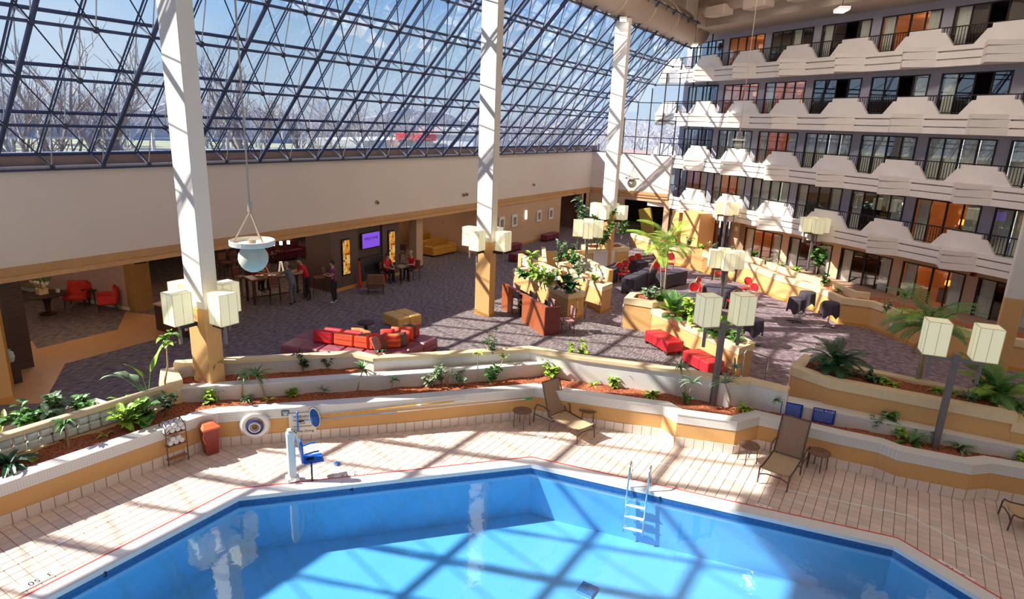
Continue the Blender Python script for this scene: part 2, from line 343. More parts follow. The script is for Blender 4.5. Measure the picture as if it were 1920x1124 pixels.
m = MB(); striploop(m, ci, co, -.06, .028); m.build('coping', coping, poolt)
m = MB(); striploop(m, co, cr_, -.01, .030); m.build('red_edge_line', redline, poolt)
zf = -1.25
m = MB(); n = len(pool)
for i in range(n):
    j = (i+1) % n; a, b = pool[i], pool[j]; m.add([(a.x, a.y, -.05), (b.x, b.y, -.05), (b.x, b.y, zf), (a.x, a.y, zf)], [(0, 1, 2, 3)])
m.add([(p.x, p.y, zf) for p in pool], [tuple(range(n))]); m.build('pool_shell', poolm, poolt)
m = MB(); ti = ring(pool, -.02)
for i in range(n): j = (i+1) % n; m.prism([pool[i], pool[j], ti[j], ti[i]], -.22, -.05)
m.build('waterline_tile_band', pooltile, poolt)
bm = bmesh.new(); vs = [bm.verts.new((p.x, p.y, -.13)) for p in pool]; bm.faces.new(vs); me = bpy.data.meshes.new('water'); bm.to_mesh(me); bm.free(); me.materials.append(waterm)
wt = link('water_surface', me, poolt)
m = MB(); wl = ring(pool, 1.25); wl2 = ring(pool, 1.285); 
for i in range(1, 4): m.prism([wl[i], wl[i+1], wl2[i+1], wl2[i]], 0, .005)
m.prism([wl[0], wl[1], wl2[1], wl2[0]], 0, .005); m.build('white_deck_line', whiteline, deck)
# pool steps / recess bars at two corners, floor drain, round fitting
def on_edge(i, t, off): a, b = pool[i], pool[i+1]; d = (b-a).normalized(); return a+(b-a)*t+Vector((-d.y, d.x))*off, math.atan2(d.y, d.x)
m = MB(); g = at(1101, 1108, zf); m.rbox((0, 0, .02), (.34, .34, .04), .01)
for i in range(7): m.box((-.14+i*.045, 0, .045), (.018, .3, .012), m=1)
dr = m.build('floor_drain', [mat('drain_blue', (.05, .25, .55), .4), pooltile], None, loc=(g.x, g.y, zf)); tag(dr, 'square grille drain in the pool floor near the bottom of the picture', 'drain')
p_ = at(205, 1098, -.7); m = MB(); m.lathe([(.0, .0), (.09, .0), (.12, .02), (.12, .05), (.09, .03), (0, .03)], n=20); o_ = m.build('wall_light', mat('pool_fitting', (.03, .30, .50), .4), None, loc=(at(205, 1098, zf).x, at(205, 1098, zf).y, zf)); tag(o_, 'round underwater fitting near the 3 depth mark', 'pool fitting')
# depth markers on the deck (white tile plaques with dark figures) and on the waterline
for (x, y, s, lab) in ((655, 893, '4  12', 'depth plaque reading 4 12 on the deck by the pool lift'), (76, 1087, '3  50', 'depth plaque reading 3 50 at the lower left of the deck'), (1789, 1072, '5  15', 'depth plaque reading 5 15 near the right pool corner'), (1432, 951, '5  15', 'small depth plaque on the deck edge right of the pool ladder'), (821, 875, '4  50', 'small depth plaque on the deck edge left of the far pool corner')):
    c = at(x, y, .0); best = min(range(n-1), key=lambda i: abs((Vector((c.x, c.y))-pool[i]).dot(Vector((-(pool[i+1]-pool[i]).normalized().y, (pool[i+1]-pool[i]).normalized().x)))) + (0 if -.5 < (Vector((c.x, c.y))-pool[i]).dot((pool[i+1]-pool[i]).normalized()) < (pool[i+1]-pool[i]).length+.5 else 99))
    dd = (pool[best+1]-pool[best]).normalized(); big = lab.startswith('depth'); t_ = thing('depth_marker', lab, 'depth marker', (c.x, c.y, .001), math.atan2(dd.y, dd.x)+PI)
    m = MB(); m.rbox((0, 0, .004), (.62 if big else .3, .2 if big else .12, .008), .002); m.build('plaque', whiteline, t_)
    text(s, .17 if big else .08, darkwood if big else redline, t_, (0, 0, .009), (0, 0, 0), ext=.001)
for (x, y, s, i) in ((196, 1079, '3', 0), (659, 918, '4', 1), (1238, 937, '5', 2)):
    c = Vector((at(x, y, -.13).x, at(x, y, -.13).y)); a, b = pool[i], pool[i+1]; dd = (b-a).normalized(); q = a+dd*(c-a).dot(dd); nn = Vector((-dd.y, dd.x)); q = q-nn*.03
    o_ = text(s, .15, black, None, (q.x, q.y, -.10), (PI/2, 0, math.atan2(dd.y, dd.x)), 'depth_numeral'); tag(o_, {'3': 'black numeral 3 on the waterline tiles of the left pool edge', '4': 'black numeral 4 on the waterline tiles below the pool lift', '5': 'black numeral 5 on the waterline tiles beside the pool ladder'}[s], 'depth numeral')
# ------------------------------------------------------------------ planter walls round the deck
def seg_tiles(root, pts, size, h, me_, z=0., gap=.012, out=.02):
    for a, b in zip(pts, pts[1:]):
        a = Vector(a[:2]); b = Vector(b[:2]); L_ = (b-a).length; nn = max(1, round(L_/size)); d = (b-a)/L_; w = L_/nn; no = Vector((d.y, -d.x))
        for i in range(nn):
            p = a+d*(i+.5)*w+no*out*.5; o_ = link('base_tile', me_, root, (p.x, p.y, z+h/2), math.atan2(d.y, d.x)); o_.scale = ((w-gap)/size, 1, 1)
btm = MB().rbox((0, 0, 0), (.22, .02, .235), .004).mesh('base_tile', basetile)
w1 = thing('wall_deck', 'low ochre planter wall round the pool deck with a white mosaic top', 'wall', kind='structure')
m = MB(); wall(m, WP1, 0, .60, .22); m.build('ochre_wall', ochre, w1)
m = MB(); wall(m, WP1, .60, .82, .24, 0, .015); m.build('mosaic_band', mosaic, w1)
m = MB(); wall(m, WP1, .82, .845, .28, 0, .03); m.build('cap_tiles', mosaiccap, w1)
seg_tiles(w1, WP1[1:-1], .22, .235, btm)
WP2 = [(16.9, -7.5), (16.30, -3.0), (15.82, .16), (15.58, 1.70)][::-1]
WP2b = [(7.55, 13.5), (11.95, 9.48), (14.55, 7.28)]
WP2c = [(14.35, 7.62), (14.62, 7.15), (14.93, 4.4), (15.25, 2.9), (15.64, 1.72)]
# mulch beds
def bed(name, poly, z, lab, seed=1, amp=.035):
    bm = bmesh.new(); P = [(p[0], p[1]) for p in poly]; xs = [p[0] for p in P]; ys = [p[1] for p in P]; st = .16
    m = MB(); x0, x1, y0, y1 = min(xs), max(xs), min(ys), max(ys); nx = int((x1-x0)/st)+2; ny = int((y1-y0)/st)+2; r = random.Random(seed); idx = {}
    h = lambda i, j: z+amp*(sin(i*.9+j*.5+seed)+cos(j*1.1-i*.35))*.5+r.uniform(-.012, .012)
    V = []; Fs = []
    for i in range(nx):
        for j in range(ny):
            x, y = x0+(i+.5)*st, y0+(j+.5)*st
            if inpoly(x, y, P):
                q = []
                for a, b in ((i, j), (i+1, j), (i+1, j+1), (i, j+1)):
                    if (a, b) not in idx: idx[(a, b)] = len(V); V.append((x0+a*st, y0+b*st, h(a, b)))
                    q.append(idx[(a, b)])
                Fs.append(tuple(q))
    m.add(V, Fs); m.prism(P, z-.3, z-amp-.01); return tag(m.build(name, mulch, None, smooth=True), lab, 'mulch', kind='stuff')
SOIL = .77
bed('bark_mulch', [(p[0], p[1]) for p in offs(WP1[:7], .15)]+[(14.75, 7.2), (11.95, 9.6), (7.6, 13.6), (7.4, 13.75), (3, 14), (-8, 15)], SOIL, 'red bark mulch in the planter bed left of the reclined lounger', 1)
bed('bark_mulch', [(p[0], p[1]) for p in offs(WP1[5:], .15)]+[(17.1, -8), (16.4, -3), (15.9, .2), (15.8, 1.7), (15.4, 2.9), (15.1, 4.4), (14.75, 7.2)], SOIL, 'red bark mulch in the planter bed right of the reclined lounger', 2)
w2 = thing('wall_planter', 'white mosaic tiled planter wall of the middle tier', 'wall', kind='structure')
m = MB(); wall(m, WP2b, .5, 1.10, .24); m.build('mosaic_wall', mosaic, w2); m = MB(); wall(m, WP2b, 1.10, 1.13, .27, 0, .015); m.build('cap_tiles', mosaiccap, w2)
PB = [(8.0, 14.5), (9.0, 13.55), (11.17, 11.53), (11.2, 10.88), (12.4, 9.82), (14.2, 8.1), (14.62, 7.2)]
PBt = xy([(325, 684), (410, 679), (661, 665), (700, 674), (820, 667), (993, 656), (1084, 671.5), (1295, 700), (1372, 717), (1408, 716), (1477.6, 733)], 1.44)
bed('bark_mulch', [(7.7, 13.7), (11.98, 9.7), (14.5, 7.5), (14.6, 7.9)]+[(p[0], p[1]) for p in offs(PBt[:6], .1)][::-1]+[(7.75, 14.3)], 1.06, 'red bark mulch in the upper planter tier behind the first column', 3)
w3 = thing('wall_parapet', 'long low parapet with a cream cap between the lobby and the pool', 'wall', kind='structure')
m = MB(); wall(m, PBt, 0, 1.40, .16, 0, -.02); m.build('mosaic_wall', mosaic, w3)
m = MB(); wall(m, PBt, 1.38, 1.47, .22, 0, .03); m.build('cream_cap', cream, w3)
m = MB(); wall(m, [Vector(p) for p in offs(PBt, .17)], 0, 1.36, .03); m.build('ochre_face', ochre, w3)
w4 = thing('wall_ledge', 'white tiled ledge behind the blue pool rule signs', 'wall', kind='structure')
m = MB(); wall(m, WP2, .4, 1.05, .3); m.build('mosaic_wall', mosaic, w4); m = MB(); wall(m, WP2, 1.05, 1.08, .5, 0, .02); m.build('cap_tiles', mosaiccap, w4)
# glass block planter wall, far left
gw = thing('wall_glass_block', 'planter wall of clear glass blocks with a cream cap at the left', 'wall', kind='structure')
GA, GB = Vector((-3.0, 14.15)), Vector((7.22, 13.48)); gd = (GB-GA).normalized(); gl = (GB-GA).length; gn = Vector((-gd.y, gd.x))
blk = MB().rbox((0, 0, 0), (.205, .10, .175), .025); blk.rbox((0, -.052, 0), (.15, .012, .12), .006); blkm = blk.mesh('glass_block', gblock)
nb = int(gl/.22)
for i in range(nb):
    for r_ in range(2):
        p = GB-gd*(.14+i*.22)+gn*.06; link('glass_block', blkm, gw, (p.x, p.y, .815+.09+r_*.187), math.atan2(gd.y, gd.x))
m = MB(); m.prism([GA, GB, GB+gn*.14, GA+gn*.14], .5, .80); m.prism([GA, GB, GB+gn*.14, GA+gn*.14], 1.185, 1.195); m.build('cream_base', cream, gw)
m = MB(); a_, b_ = GA-gn*.03, GB-gn*.03; m.prism([a_, b_, b_+gn*.2, a_+gn*.2], 1.195, 1.28); m.build('cream_cap', cream, gw)
m = MB(); m.prism([GB, (7.55, 13.46), (7.7, 13.6), (8.05, 14.45), (7.75, 14.6), GB+gn*.3], .5, 1.28); m.build('corner_pier', cream, gw)
# planter box behind the glass blocks
m = MB(); bk = [GA+gn*.2, GB+gn*.2-gd*.9, GB+gn*.95-gd*1.05, GA+gn*.95]
wall(m, [bk[3], bk[2], bk[1]], 0, 1.1, -.1) ; o_ = m.build('wall_rear_planter', mosaiccap); struct(o_, 'tiled planter box running behind the glass block wall', 'wall')
bed('bark_mulch', bk, .98, 'dark mulch in the planter box behind the glass blocks', 4)
# ------------------------------------------------------------------ columns
def column(x, y, lab, z0=-.35, w=.38, d=.70, split=2.93, top=12.5):
    t = thing('column', lab, 'column', (x, y, 0), kind='structure')
    m = MB(); m.rbox((w/2, d/2, (split+top)/2), (w, d, top-split), .02); m.build('white_shaft', white, t)
    m = MB(); m.rbox((w/2, d/2, (split+z0)/2), (w, d, split-z0), .02); m.build('ochre_shaft', ochre, t)
    m = MB(); m.rbox((w/2, d/2, .06), (w+.02, d+.02, .14), .01); m.build('plinth', ochredk, t)
    return t
cols = [(8.13, 13.18), (19.8, 13.18), (31.3, 13.18)]
column(8.13, 13.18, 'tall square white column with an ochre foot, nearest on the left')
column(19.8, 13.18, 'tall square white column with an ochre foot, the middle one beside the reception desk')
column(31.3, 13.18, 'tall square white column with an ochre foot, the farthest, behind the rubber plant')
cR = atX(1853, 675, 23.6); column(23.6, cR.y-.52, 'square white and tan column at the right edge of the picture', z0=-.35, w=.45, d=.49, split=2.83, top=13.2)
# ------------------------------------------------------------------ wall A, end wall, lobby shell
m = MB(); m.box((15.7, YA+.15, 4.30), (57.4, .3, 2.52)); struct(m.build('wall_left', wallwhite), 'long warm white wall under the sloping glass roof', 'wall')
t = thing('trim_1', 'stepped tan band along the foot of the white wall', 'trim', kind='structure')
m = MB(); m.box((15.7, YA+.11, 2.93), (57.4, .34, .22)); m.build('upper_band', band, t); m = MB(); m.box((15.7, YA+.13, 2.73), (57.4, .30, .18)); m.build('lower_band', mat('light_tan_band', (.68, .40, .19), .75), t)
m = MB(); m.box((15.7, YA+7.2, 2.72), (57.4, 14, .1)); struct(m.build('ceiling', mat('lobby_ceiling', (.5, .42, .36), .9)), 'low ceiling of the lobby bays', 'ceiling')
xp = atY(905, 430, YA).x; xq = atY(1050, 430, YA).x; xr = atY(1089, 430, YA).x
m = MB(); m.box(((xp+xq)/2, YA+.18, 1.32), (xq-xp, .28, 2.64)); m.box((xp+.1, YA+4, 1.32), (.2, 8, 2.64)); m.box((xr+.25, YA+.18, 1.32), (.7, .28, 2.64)); m.box((xr+.8, YA+.18, 1.32), (1.2, .28, 2.64)); struct(m.build('wall_lobby', peach), 'tan lobby wall hung with framed pictures', 'wall')
m = MB(); m.box(((xp+xq)/2, YA+.02, .06), (xq-xp, .05, .12)); struct(m.build('baseboard_left', ochredk), 'dark tan skirting under the framed pictures', 'baseboard')
m = MB(); m.box((15, 34.5, 1.3), (58, .3, 2.7)); m.box((-13, 28, 1.3), (.3, 14, 2.7)); m.box((43.2, 28, 1.3), (.3, 14, 2.7)); m.box((38.5, 25, 1.3), (.2, 9, 2.7)); m.box((xq+.1, 24.5, 1.3), (.2, 8, 2.7)); struct(m.build('wall_back', mat('lobby_back_wall', (.20, .10, .075), .85)), 'dim brown rear wall of the lobby lounge', 'wall')
# pinkish wall of the left bay and the ochre pier with the dark directory
pk = xy([(88, 553), (255, 585)]); d_ = (Vector(pk[0])-Vector(pk[1])).normalized(); p0_ = Vector(pk[1]); p1_ = p0_+d_*6.6; nn = Vector((-d_.y, d_.x))
m = MB(); m.prism([p0_, p1_, p1_-nn*.15, p0_-nn*.15], 0, 2.68); struct(m.build('wall_pink', mat('pink_beige_wall', (.52, .36, .32), .85)), 'pinkish beige wall behind the two red armchairs', 'wall')
m = MB(); m.prism([p0_, p1_, p1_+nn*.02, p0_+nn*.02], 0, .13); struct(m.build('baseboard_pink', white), 'white skirting under the pinkish wall', 'baseboard')
mh = xy([(255, 587), (277, 584)]); a = Vector(mh[0]); b = a+Vector((.62, -.1)); m = MB(); m.prism([a, b, b+Vector((0, .8)), a+Vector((0, .8))], 0, 2.68); struct(m.build('wall_pier', mat('mustard_pier', (.40, .22, .07), .8)), 'mustard pier beside the bar opening', 'wall')
# end wall with its opening
ya, yb = atX(1165, 420, XE).y, atX(1240, 420, XE).y
m = MB(); m.box((XE+.15, 17.3, 4.30), (.3, 5.9, 2.52)); struct(m.build('wall_end', wallwhite), 'white end wall crossed by sunlight under the tall window grid', 'wall')
m = MB(); m.box((XE+.11, 17.3, 2.93), (.34, 5.9, .22)); m.box((XE+.13, 17.3, 2.73), (.3, 5.9, .18)); struct(m.build('trim_2', band), 'tan band along the end wall', 'trim')
m = MB(); m.box((XE+.18, (ya+20.25)/2, 1.32), (.28, 20.25-ya, 2.64)); m.box((XE+.18, (yb+14.2)/2-.05, 1.32), (.28, yb-14.2, 2.64)); m.box((XE+.18, (ya+yb)/2, 2.52), (.28, ya-yb, .26)); struct(m.build('wall_end_lower', peach), 'tan end wall around the dark service opening', 'wall')
m = MB(); m.box((XE+6, 17, 1.3), (.2, 8, 2.7)); m.box((XE+3, 13.9, 1.3), (6, .2, 2.7)); m.box((XE+3, 20.4, 1.3), (6, .2, 2.7)); m.box((XE+3.1, 17.2, 2.7), (6, 8, .1)); struct(m.build('wall_passage', dark_in), 'dark passage beyond the end wall opening', 'wall')
mt = atX(1216, 428, XE); m = MB(); m.rbox((0, 0, .95), (.16, .95, 1.9), .05); o_ = m.build('leaning_mattress', mat('mattress_yellow', (.45, .33, .06), .8), None, loc=(XE+.35, mt.y+.1, 0)); o_.rotation_euler = (math.radians(-14), 0, 0); tag(o_, 'yellowish mattress leaning in the dark opening of the end wall', 'mattress')
# window grid above the end wall
g2 = thing('window_2', 'tall gridded window wall above the white end wall', 'window', kind='structure')
mu_v = MB().box((0, 0, 3.9), (.07, .06, 7.8)).mesh('mullion', winframe)
ys = [19.9-.92*i for i in range(10)]
def zr(y): return max(5.7, min(13.3, 5.57+(20.25-y)*1.047+.2))
for y in ys:
    o_ = MB().box((0, 0, (zr(y)-5.57)/2), (.07, .06, zr(y)-5.57)).build('mullion', winframe, g2, loc=(XE+.15, y, 5.57))
for r_ in range(7):
    z = 5.6+1.15*r_; y1 = min(20.2, 20.25-(z-5.57)/1.047+.3)
    MB().box((0, (y1+11.4)/2, 0), (.06, y1-11.4, .055)).build('rail', winframe, g2, loc=(XE+.15, 0, z))
for i in range(len(ys)-1):
    y0, y1 = ys[i+1], ys[i]
    for r_ in range(6):
        z0, z1 = 5.6+1.15*r_, 5.6+1.15*(r_+1)
        if z0 < zr(y1): zz = min(z1, zr(y1)+.4); MB().box((0, (y0+y1)/2, (z0+zz)/2), (.012, y1-y0-.06, zz-z0-.05)).build('pane', roofglass, g2, loc=(XE+.2, 0, 0))
# ------------------------------------------------------------------ sloping space frame and its glass
NX0, NXS = 9.638, 1.317
nx = lambda i: NX0+NXS*i
def inn(i, j): return Vector((nx(i), 19.95-1.065*j, 5.68+1.115*j))
def outp(i, j): return Vector((nx(i)-.12, 20.25-1.065*j+.12, 5.68+1.115*j+.32))
I0, I1, JN = -9, 25, 7
gl_ = thing('window_1', 'sloping glass roof of the atrium with dark glazing bars', 'window', kind='structure')
pv = [outp(0, 0)-outp(0, 0), outp(1, 0)-outp(0, 0), outp(1, 1)-outp(0, 0), outp(0, 1)-outp(0, 0)]; nv = Vector((0, .72, .69))*.012
pm = MB().add([p for p in pv]+[p+nv for p in pv], [(0, 1, 2, 3), (7, 6, 5, 4), (0, 4, 5, 1), (1, 5, 6, 2), (2, 6, 7, 3), (3, 7, 4, 0)]).mesh('pane', roofglass)
for i in range(I0, I1):
    for j in range(JN): link('pane', pm, gl_, outp(i, j))
mm2 = MB(); dv = outp(0, JN)-outp(0, 0); sd = Vector((0, -.69, .72))
for s_ in (-.04, .04): mm2.tube([Vector((s_, 0, 0)), dv+Vector((s_, 0, 0))], .022, 4)
mm2.tube([Vector((0, .04, .04)), dv+Vector((0, .04, .04))], .03, 4)
mmesh = mm2.mesh('mullion', trussdk)
for i in range(I0, I1+1): link('mullion', mmesh, gl_, outp(i, 0))
for j in range(JN+1):
    MB().tube([outp(I0, j), outp(I1, j)], .05, 6).build('purlin', trussdk, gl_)
m = MB(); m.box((15.7, YA+.3, 5.62), (57.4, .75, .12)); m.build('sill', trussdk, gl_); m = MB(); m.box((15.7, YA+.18, 5.80), (57.4, .12, .40)); m.build('sill_upstand', mat('upstand_brown', (.28, .19, .17), .7), gl_)
sf = thing('space_frame', 'blue grey tubular space frame under the sloping glass roof', 'space frame')
for j in range(JN+1): MB().tube([inn(I0, j), inn(I1, j)], .042, 6).build('chord', trussdk if j else trusslt, sf)
rv = inn(0, JN)-inn(0, 0); rm = MB().tube([Vector((0, 0, 0)), rv], .06, 8).mesh('rafter', trussdk)
for i in range(I0, I1+1):
    if i % 2 == 0: link('rafter', rm, sf, inn(i, 0))
dgm = MB().tube([Vector((0, 0, 0)), inn(-1, 1)-inn(0, 0)], .018, 5).mesh('diagonal', mat('truss_rod_dark', (.02, .03, .06), .5))
for i in range(I0+1, I1+1):
    for j in range(JN): link('diagonal', dgm, sf, inn(i, j))
ndm = MB().sphere((0, 0, 0), .085, 8).mesh('node', mat('truss_node', (.03, .04, .07), .5))
for i in range(I0, I1+1):
    for j in range(JN+1): link('node', ndm, sf, inn(i, j))
wb = MB()
for i in range(I0, I1+1):
    for j in range(JN+1):
        wb.tube([inn(i, j), outp(i, j)], .026, 5, cap=False)
        if j < JN: wb.tube([inn(i, j), outp(i, j+1)+(Vector((0, 0, 0)))], .016, 5, cap=False)
tag(wb.build('web_struts', trusslt, sf), kind='stuff')
# ------------------------------------------------------------------ ducts, roof, ceiling
dt = thing('air_duct', 'big round beige air duct along the top of the glass roof', 'duct')
m = MB(); m.tube([(-3, 13.5, 13.35), (XE-.3, 13.5, 13.35)], .85, 24); m.build('duct_tube', ductm, dt, smooth=True)
rg = MB().tube([(-.04, 0, 0), (.04, 0, 0)], .88, 24).mesh('seam_ring', ductm)
bx_ = MB().rbox((0, 0, 0), (2.0, .5, .45), .03).mesh('diffuser', mat('diffuser_tan', (.45, .30, .20), .7))
for k in range(12): link('seam_ring', rg, dt, (1+3.6*k, 13.5, 13.35)); link('diffuser', bx_, dt, (3+3.6*k, 14.05, 12.78))
m = MB(); c0 = [fac(-16, 6), fac(22, 6), (47, 22), (47, 12.6), (-14, 12.6), (-14, -14), fac(-16, 2)]
m.prism([(-14, 14.6), (50, 14.6), (50, -16), (-14, -16)], 16.0, 16.3); struct(m.build('ceiling', ceilm), 'beige flat ceiling high above the hall', 'ceiling'); m = MB(); m.box((18, 13.6, 15.08), (64, .3, 1.84)); struct(m.build('sun_stop_panel', ceilm), 'beige panel added between the round duct and the ceiling to block sun', 'trim')  # upright panel added above the duct so no sun leaks over it
m = MB(); m.prism([fac(-14, 1.4), fac(17, 1.4), fac(17, -1.2), fac(-14, -1.2)], 13.30, 16); struct(m.build('trim_3', ceilm), 'beige bulkhead over the top row of balconies', 'trim')
du2 = thing('air_duct', 'long beige duct with box outlets over the top balconies', 'duct')
a, b = fac(12.5, -2.3), fac(-10, -2.3); m = MB(); m.tube([(a[0], a[1], 14.3), (b[0], b[1], 14.3)], .55, 20); m.build('duct_tube', ductm, du2, smooth=True)
db = MB().rbox((0, 0, 0), (1.5, .7, .5), .03).mesh('outlet_box', ductm)
for k in range(8): p = fac(11.0-2.9*k, -2.6); link('outlet_box', db, du2, (p[0], p[1], 13.72), FA)
p = fac(15.0, -1.9); m = MB(); m.rbox((0, 0, 0), (2.6, 1.6, 2.0), .05); o_ = m.build('air_handler_box', ductm, None, loc=(p[0], p[1], 14.3), rz=FA); tag(o_, 'square beige air handling box at the far end of the ceiling', 'air unit')
m = MB()
for k in range(9):
    X_ = 30+1.7*k; m.tube([(X_, 12.6, 15.6), (X_+1.6, 9.5, 14.9), (X_+1.7, 6.3, 15.6)], .05, 6)
m.tube([(20, 9.5, 14.9), (46, 9.5, 14.9)], .06, 6); tag(m.build('roof_truss', ductm), 'beige steel roof truss tubes under the ceiling', 'truss')
# walls behind and beside the camera (outside the frame)
m = MB(); m.box((-14, 3, 8), (.3, 36, 16)); m.box((10, -16, 8), (60, .3, 16)); struct(m.build('wall_rear', facwhite), 'plain pale wall behind the viewpoint', 'wall')
# ------------------------------------------------------------------ balcony facade
PER = 3.45; LV = [2.89, 5.645, 8.40, 11.155]; HEAD = [b+1.80 for b in LV]
def froot(name, k, z, lab, cat): p = fac(PER*k, 0); t = thing(name, lab, cat, (p[0], p[1], z), FA, kind='structure'); return t
def prow(mb, g, z0, z1): mb.prism([(-.02, -.02), (1.62, -.02), (.93+g*.2, .85+g)], z0, z1)
LN = ['lowest', 'second', 'third', 'top']
def bal_label(k, j): return 'white stepped balcony on the %s row, %s' % (LN[j], ['at the right edge behind the tan column', 'first bay left of the tan column', 'second bay left of the tan column', 'third bay left of the tan column', 'fourth bay left of the tan column', 'fifth bay left of the tan column', 'last bay beside the end window wall'][max(0, min(6, k+1))])
b0 = froot('balcony', 0, LV[0], bal_label(0, 0), 'balcony')
m = MB(); m.box((-.125, -.23, -.405), (3.45, .20, .80)); m.box((-.125, -.05, -.09), (3.45, .20, .18)); m.box((-.125, -.07, -.37), (3.45, .18, .26)); m.box((-.125, -.09, -.68), (3.45, .16, .26)); m.build('fascia', facwhite, b0)
m = MB(); m.box((-.125, -.8, -.36), (3.45, 1.25, .2)); m.build('floor_slab', facwhite, b0)
m = MB(); prow(m, .05, -.18, 0); prow(m, .02, -.50, -.24); prow(m, -.01, -.81, -.55); prow(m, -.11, -.78, -.02); m.build('prow', facwhite, b0)
pz = [(-.6, 0), (2.06, 0), (1.62, .56), (1.46, .57), (1.46, .74), (.04, .74), (.04, .57), (-.16, .56)]
m = MB(); nn_ = len(pz); V = [(x, -.02, z) for x, z in pz]+[(x, -.15, z) for x, z in pz]
m.add(V, [tuple(range(nn_)), tuple(range(2*nn_-1, nn_-1, -1))]+[(i, nn_+i, nn_+(i+1) % nn_, (i+1) % nn_) for i in range(nn_)]); m.build('parapet_panel', facwhite, b0)
m = MB(); m.box((-.125, -.22, .78), (3.45, .06, .045)); m.box((-.125, -.22, .07), (3.45, .04, .035)); m.build('handrail', winframe, b0)
m = MB()
for i in range(28): m.box((-1.80+i*.123, -.22, .42), (.022, .022, .72))
tag(m.build('balusters', winframe, b0), kind='stuff')
for j in range(4):
    for k in range(-3, 6):
        if (j, k) == (0, 0): continue
        p = fac(PER*k, 0); dup(b0, (p[0], p[1], LV[j]), FA, bal_label(k, j))
# walls between the windows
m = MB(); mg = MB()
X0, X1 = -2.94, .51
def bz(mb, x0, x1, z0, z1, k, d=1.4, t=.2):
    a, b, c, e = fac(PER*k+x0, d), fac(PER*k+x1, d), fac(PER*k+x1, d+t), fac(PER*k+x0, d+t); mb.prism([a, b, c, e], z0, z1)
for k in range(-3, 6):
    for j in range(4): bz(m, -2.4, .51, HEAD[j], (HEAD[j]+.68 if j < 3 else 13.4), k); bz(m, .51, 1.05, LV[j]-.3, (LV[j]+2.455 if j < 3 else 13.4), k)
    if k < 4: bz(mg, -2.4, .51, 1.66, 2.6, k); bz(mg, .51, 1.05, -.4, 2.6, k)
    else: bz(mg, -2.4, 1.05, 1.9, 2.6, k)
struct(m.build('wall_right', lilac), 'lilac grey hotel wall behind the balconies', 'wall')
bz(mg, .51, 1.9, -.4, 2.6, 3); struct(mg.build('wall_right_ground', peach), 'tan ground floor wall behind the perimeter planter', 'wall')
# windows: frame, panes, curtains and a shallow room
def curtain_mesh(w, h):
    m = MB(); nn = 18
    V = []
    for i in range(nn+1):
        x = -w/2+w*i/nn; y = .03*sin(i*1.9)+.012*sin(i*4.1)
        V += [(x, y, 0), (x, y, h)]
    m.add(V, [(2*i, 2*i+2, 2*i+3, 2*i+1) for i in range(nn)]); return m.mesh('curtain', curtain, True)
WM = {}
def winparts(w, h, n):
    key = (round(w, 2), round(h, 2), n)
    if key in WM: return WM[key]
    f = MB(); t = .05
    f.box((0, 0, t/2), (w, .09, t)); f.box((0, 0, h-t/2), (w, .09, t))
    pw = (w-t)/n
    for i in range(n+1): f.box((-w/2+t/2+i*pw, 0, h/2), (.07 if i in (0, n, n//2) else .045, .08, h))
    p = MB().box((0, 0, h/2), (pw-.04, .012, h-.08)).mesh('pane', winglass)
    WM[key] = (f.mesh('window_frame', winframe), p, pw, curtain_mesh(pw*.95, h-.06)); return WM[key]
RM = {}
def roommesh(kind, w, h):
    if (kind, w, h) in RM: return RM[(kind, w, h)]
    m = MB(); d = 2.4; V = [(-w/2, -.1, 0), (w/2, -.1, 0), (w/2, -.1, h), (-w/2, -.1, h), (-w/2, -d, 0), (w/2, -d, 0), (w/2, -d, h), (-w/2, -d, h)]
    m.add(V, [(0, 1, 5, 4), (4, 5, 6, 7), (3, 7, 6, 2), (0, 4, 7, 3), (1, 2, 6, 5)])
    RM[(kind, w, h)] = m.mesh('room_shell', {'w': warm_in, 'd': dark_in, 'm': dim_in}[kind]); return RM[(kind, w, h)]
lampm = MB().lathe([(.09, 0), (.13, .05), (.10, .26)], n=12).mesh('lamp_shade', warmglow)
tablem = MB().box((0, 0, .35), (.5, .4, .7)).mesh('night_table', darkwood)
PAT = {3: {-3: 'COOC', -2: 'COOC', -1: 'COOC', 0: 'COOOd', 1: 'CWWCw', 2: 'COOCd', 3: 'OOCOd', 4: 'OWWOw', 5: 'CWOOm'},
       2: {-3: 'COOC', -2: 'COOC', -1: 'COOO', 0: 'COOOd', 1: 'OOOCd', 2: 'OOOOd', 3: 'COWOw', 4: 'OWOOw', 5: 'CWOOm'},
       1: {-3: 'CCCC', -2: 'CCCC', -1: 'CCCC', 0: 'CCCC', 1: 'CCOCm', 2: 'CCCC', 3: 'CWOCw', 4: 'CCCC', 5: 'CCCC'},
       0: {-3: 'CCCC', -2: 'CCCC', -1: 'CCCC', 0: 'CWOCw', 1: 'COOCd', 2: 'CWOCm', 3: 'CCCC', 4: 'CWWCw', 5: 'CWWCw'},
       -1: {-3: 'CC', -2: 'COCC', -1: 'CWCC', 0: 'CWWCw', 1: 'COOCd', 2: 'CWOCm', 3: 'CWOCw'}}
wn = 3
FN_ = ['ground floor', 'lowest balcony row', 'second balcony row', 'third balcony row', 'top balcony row']
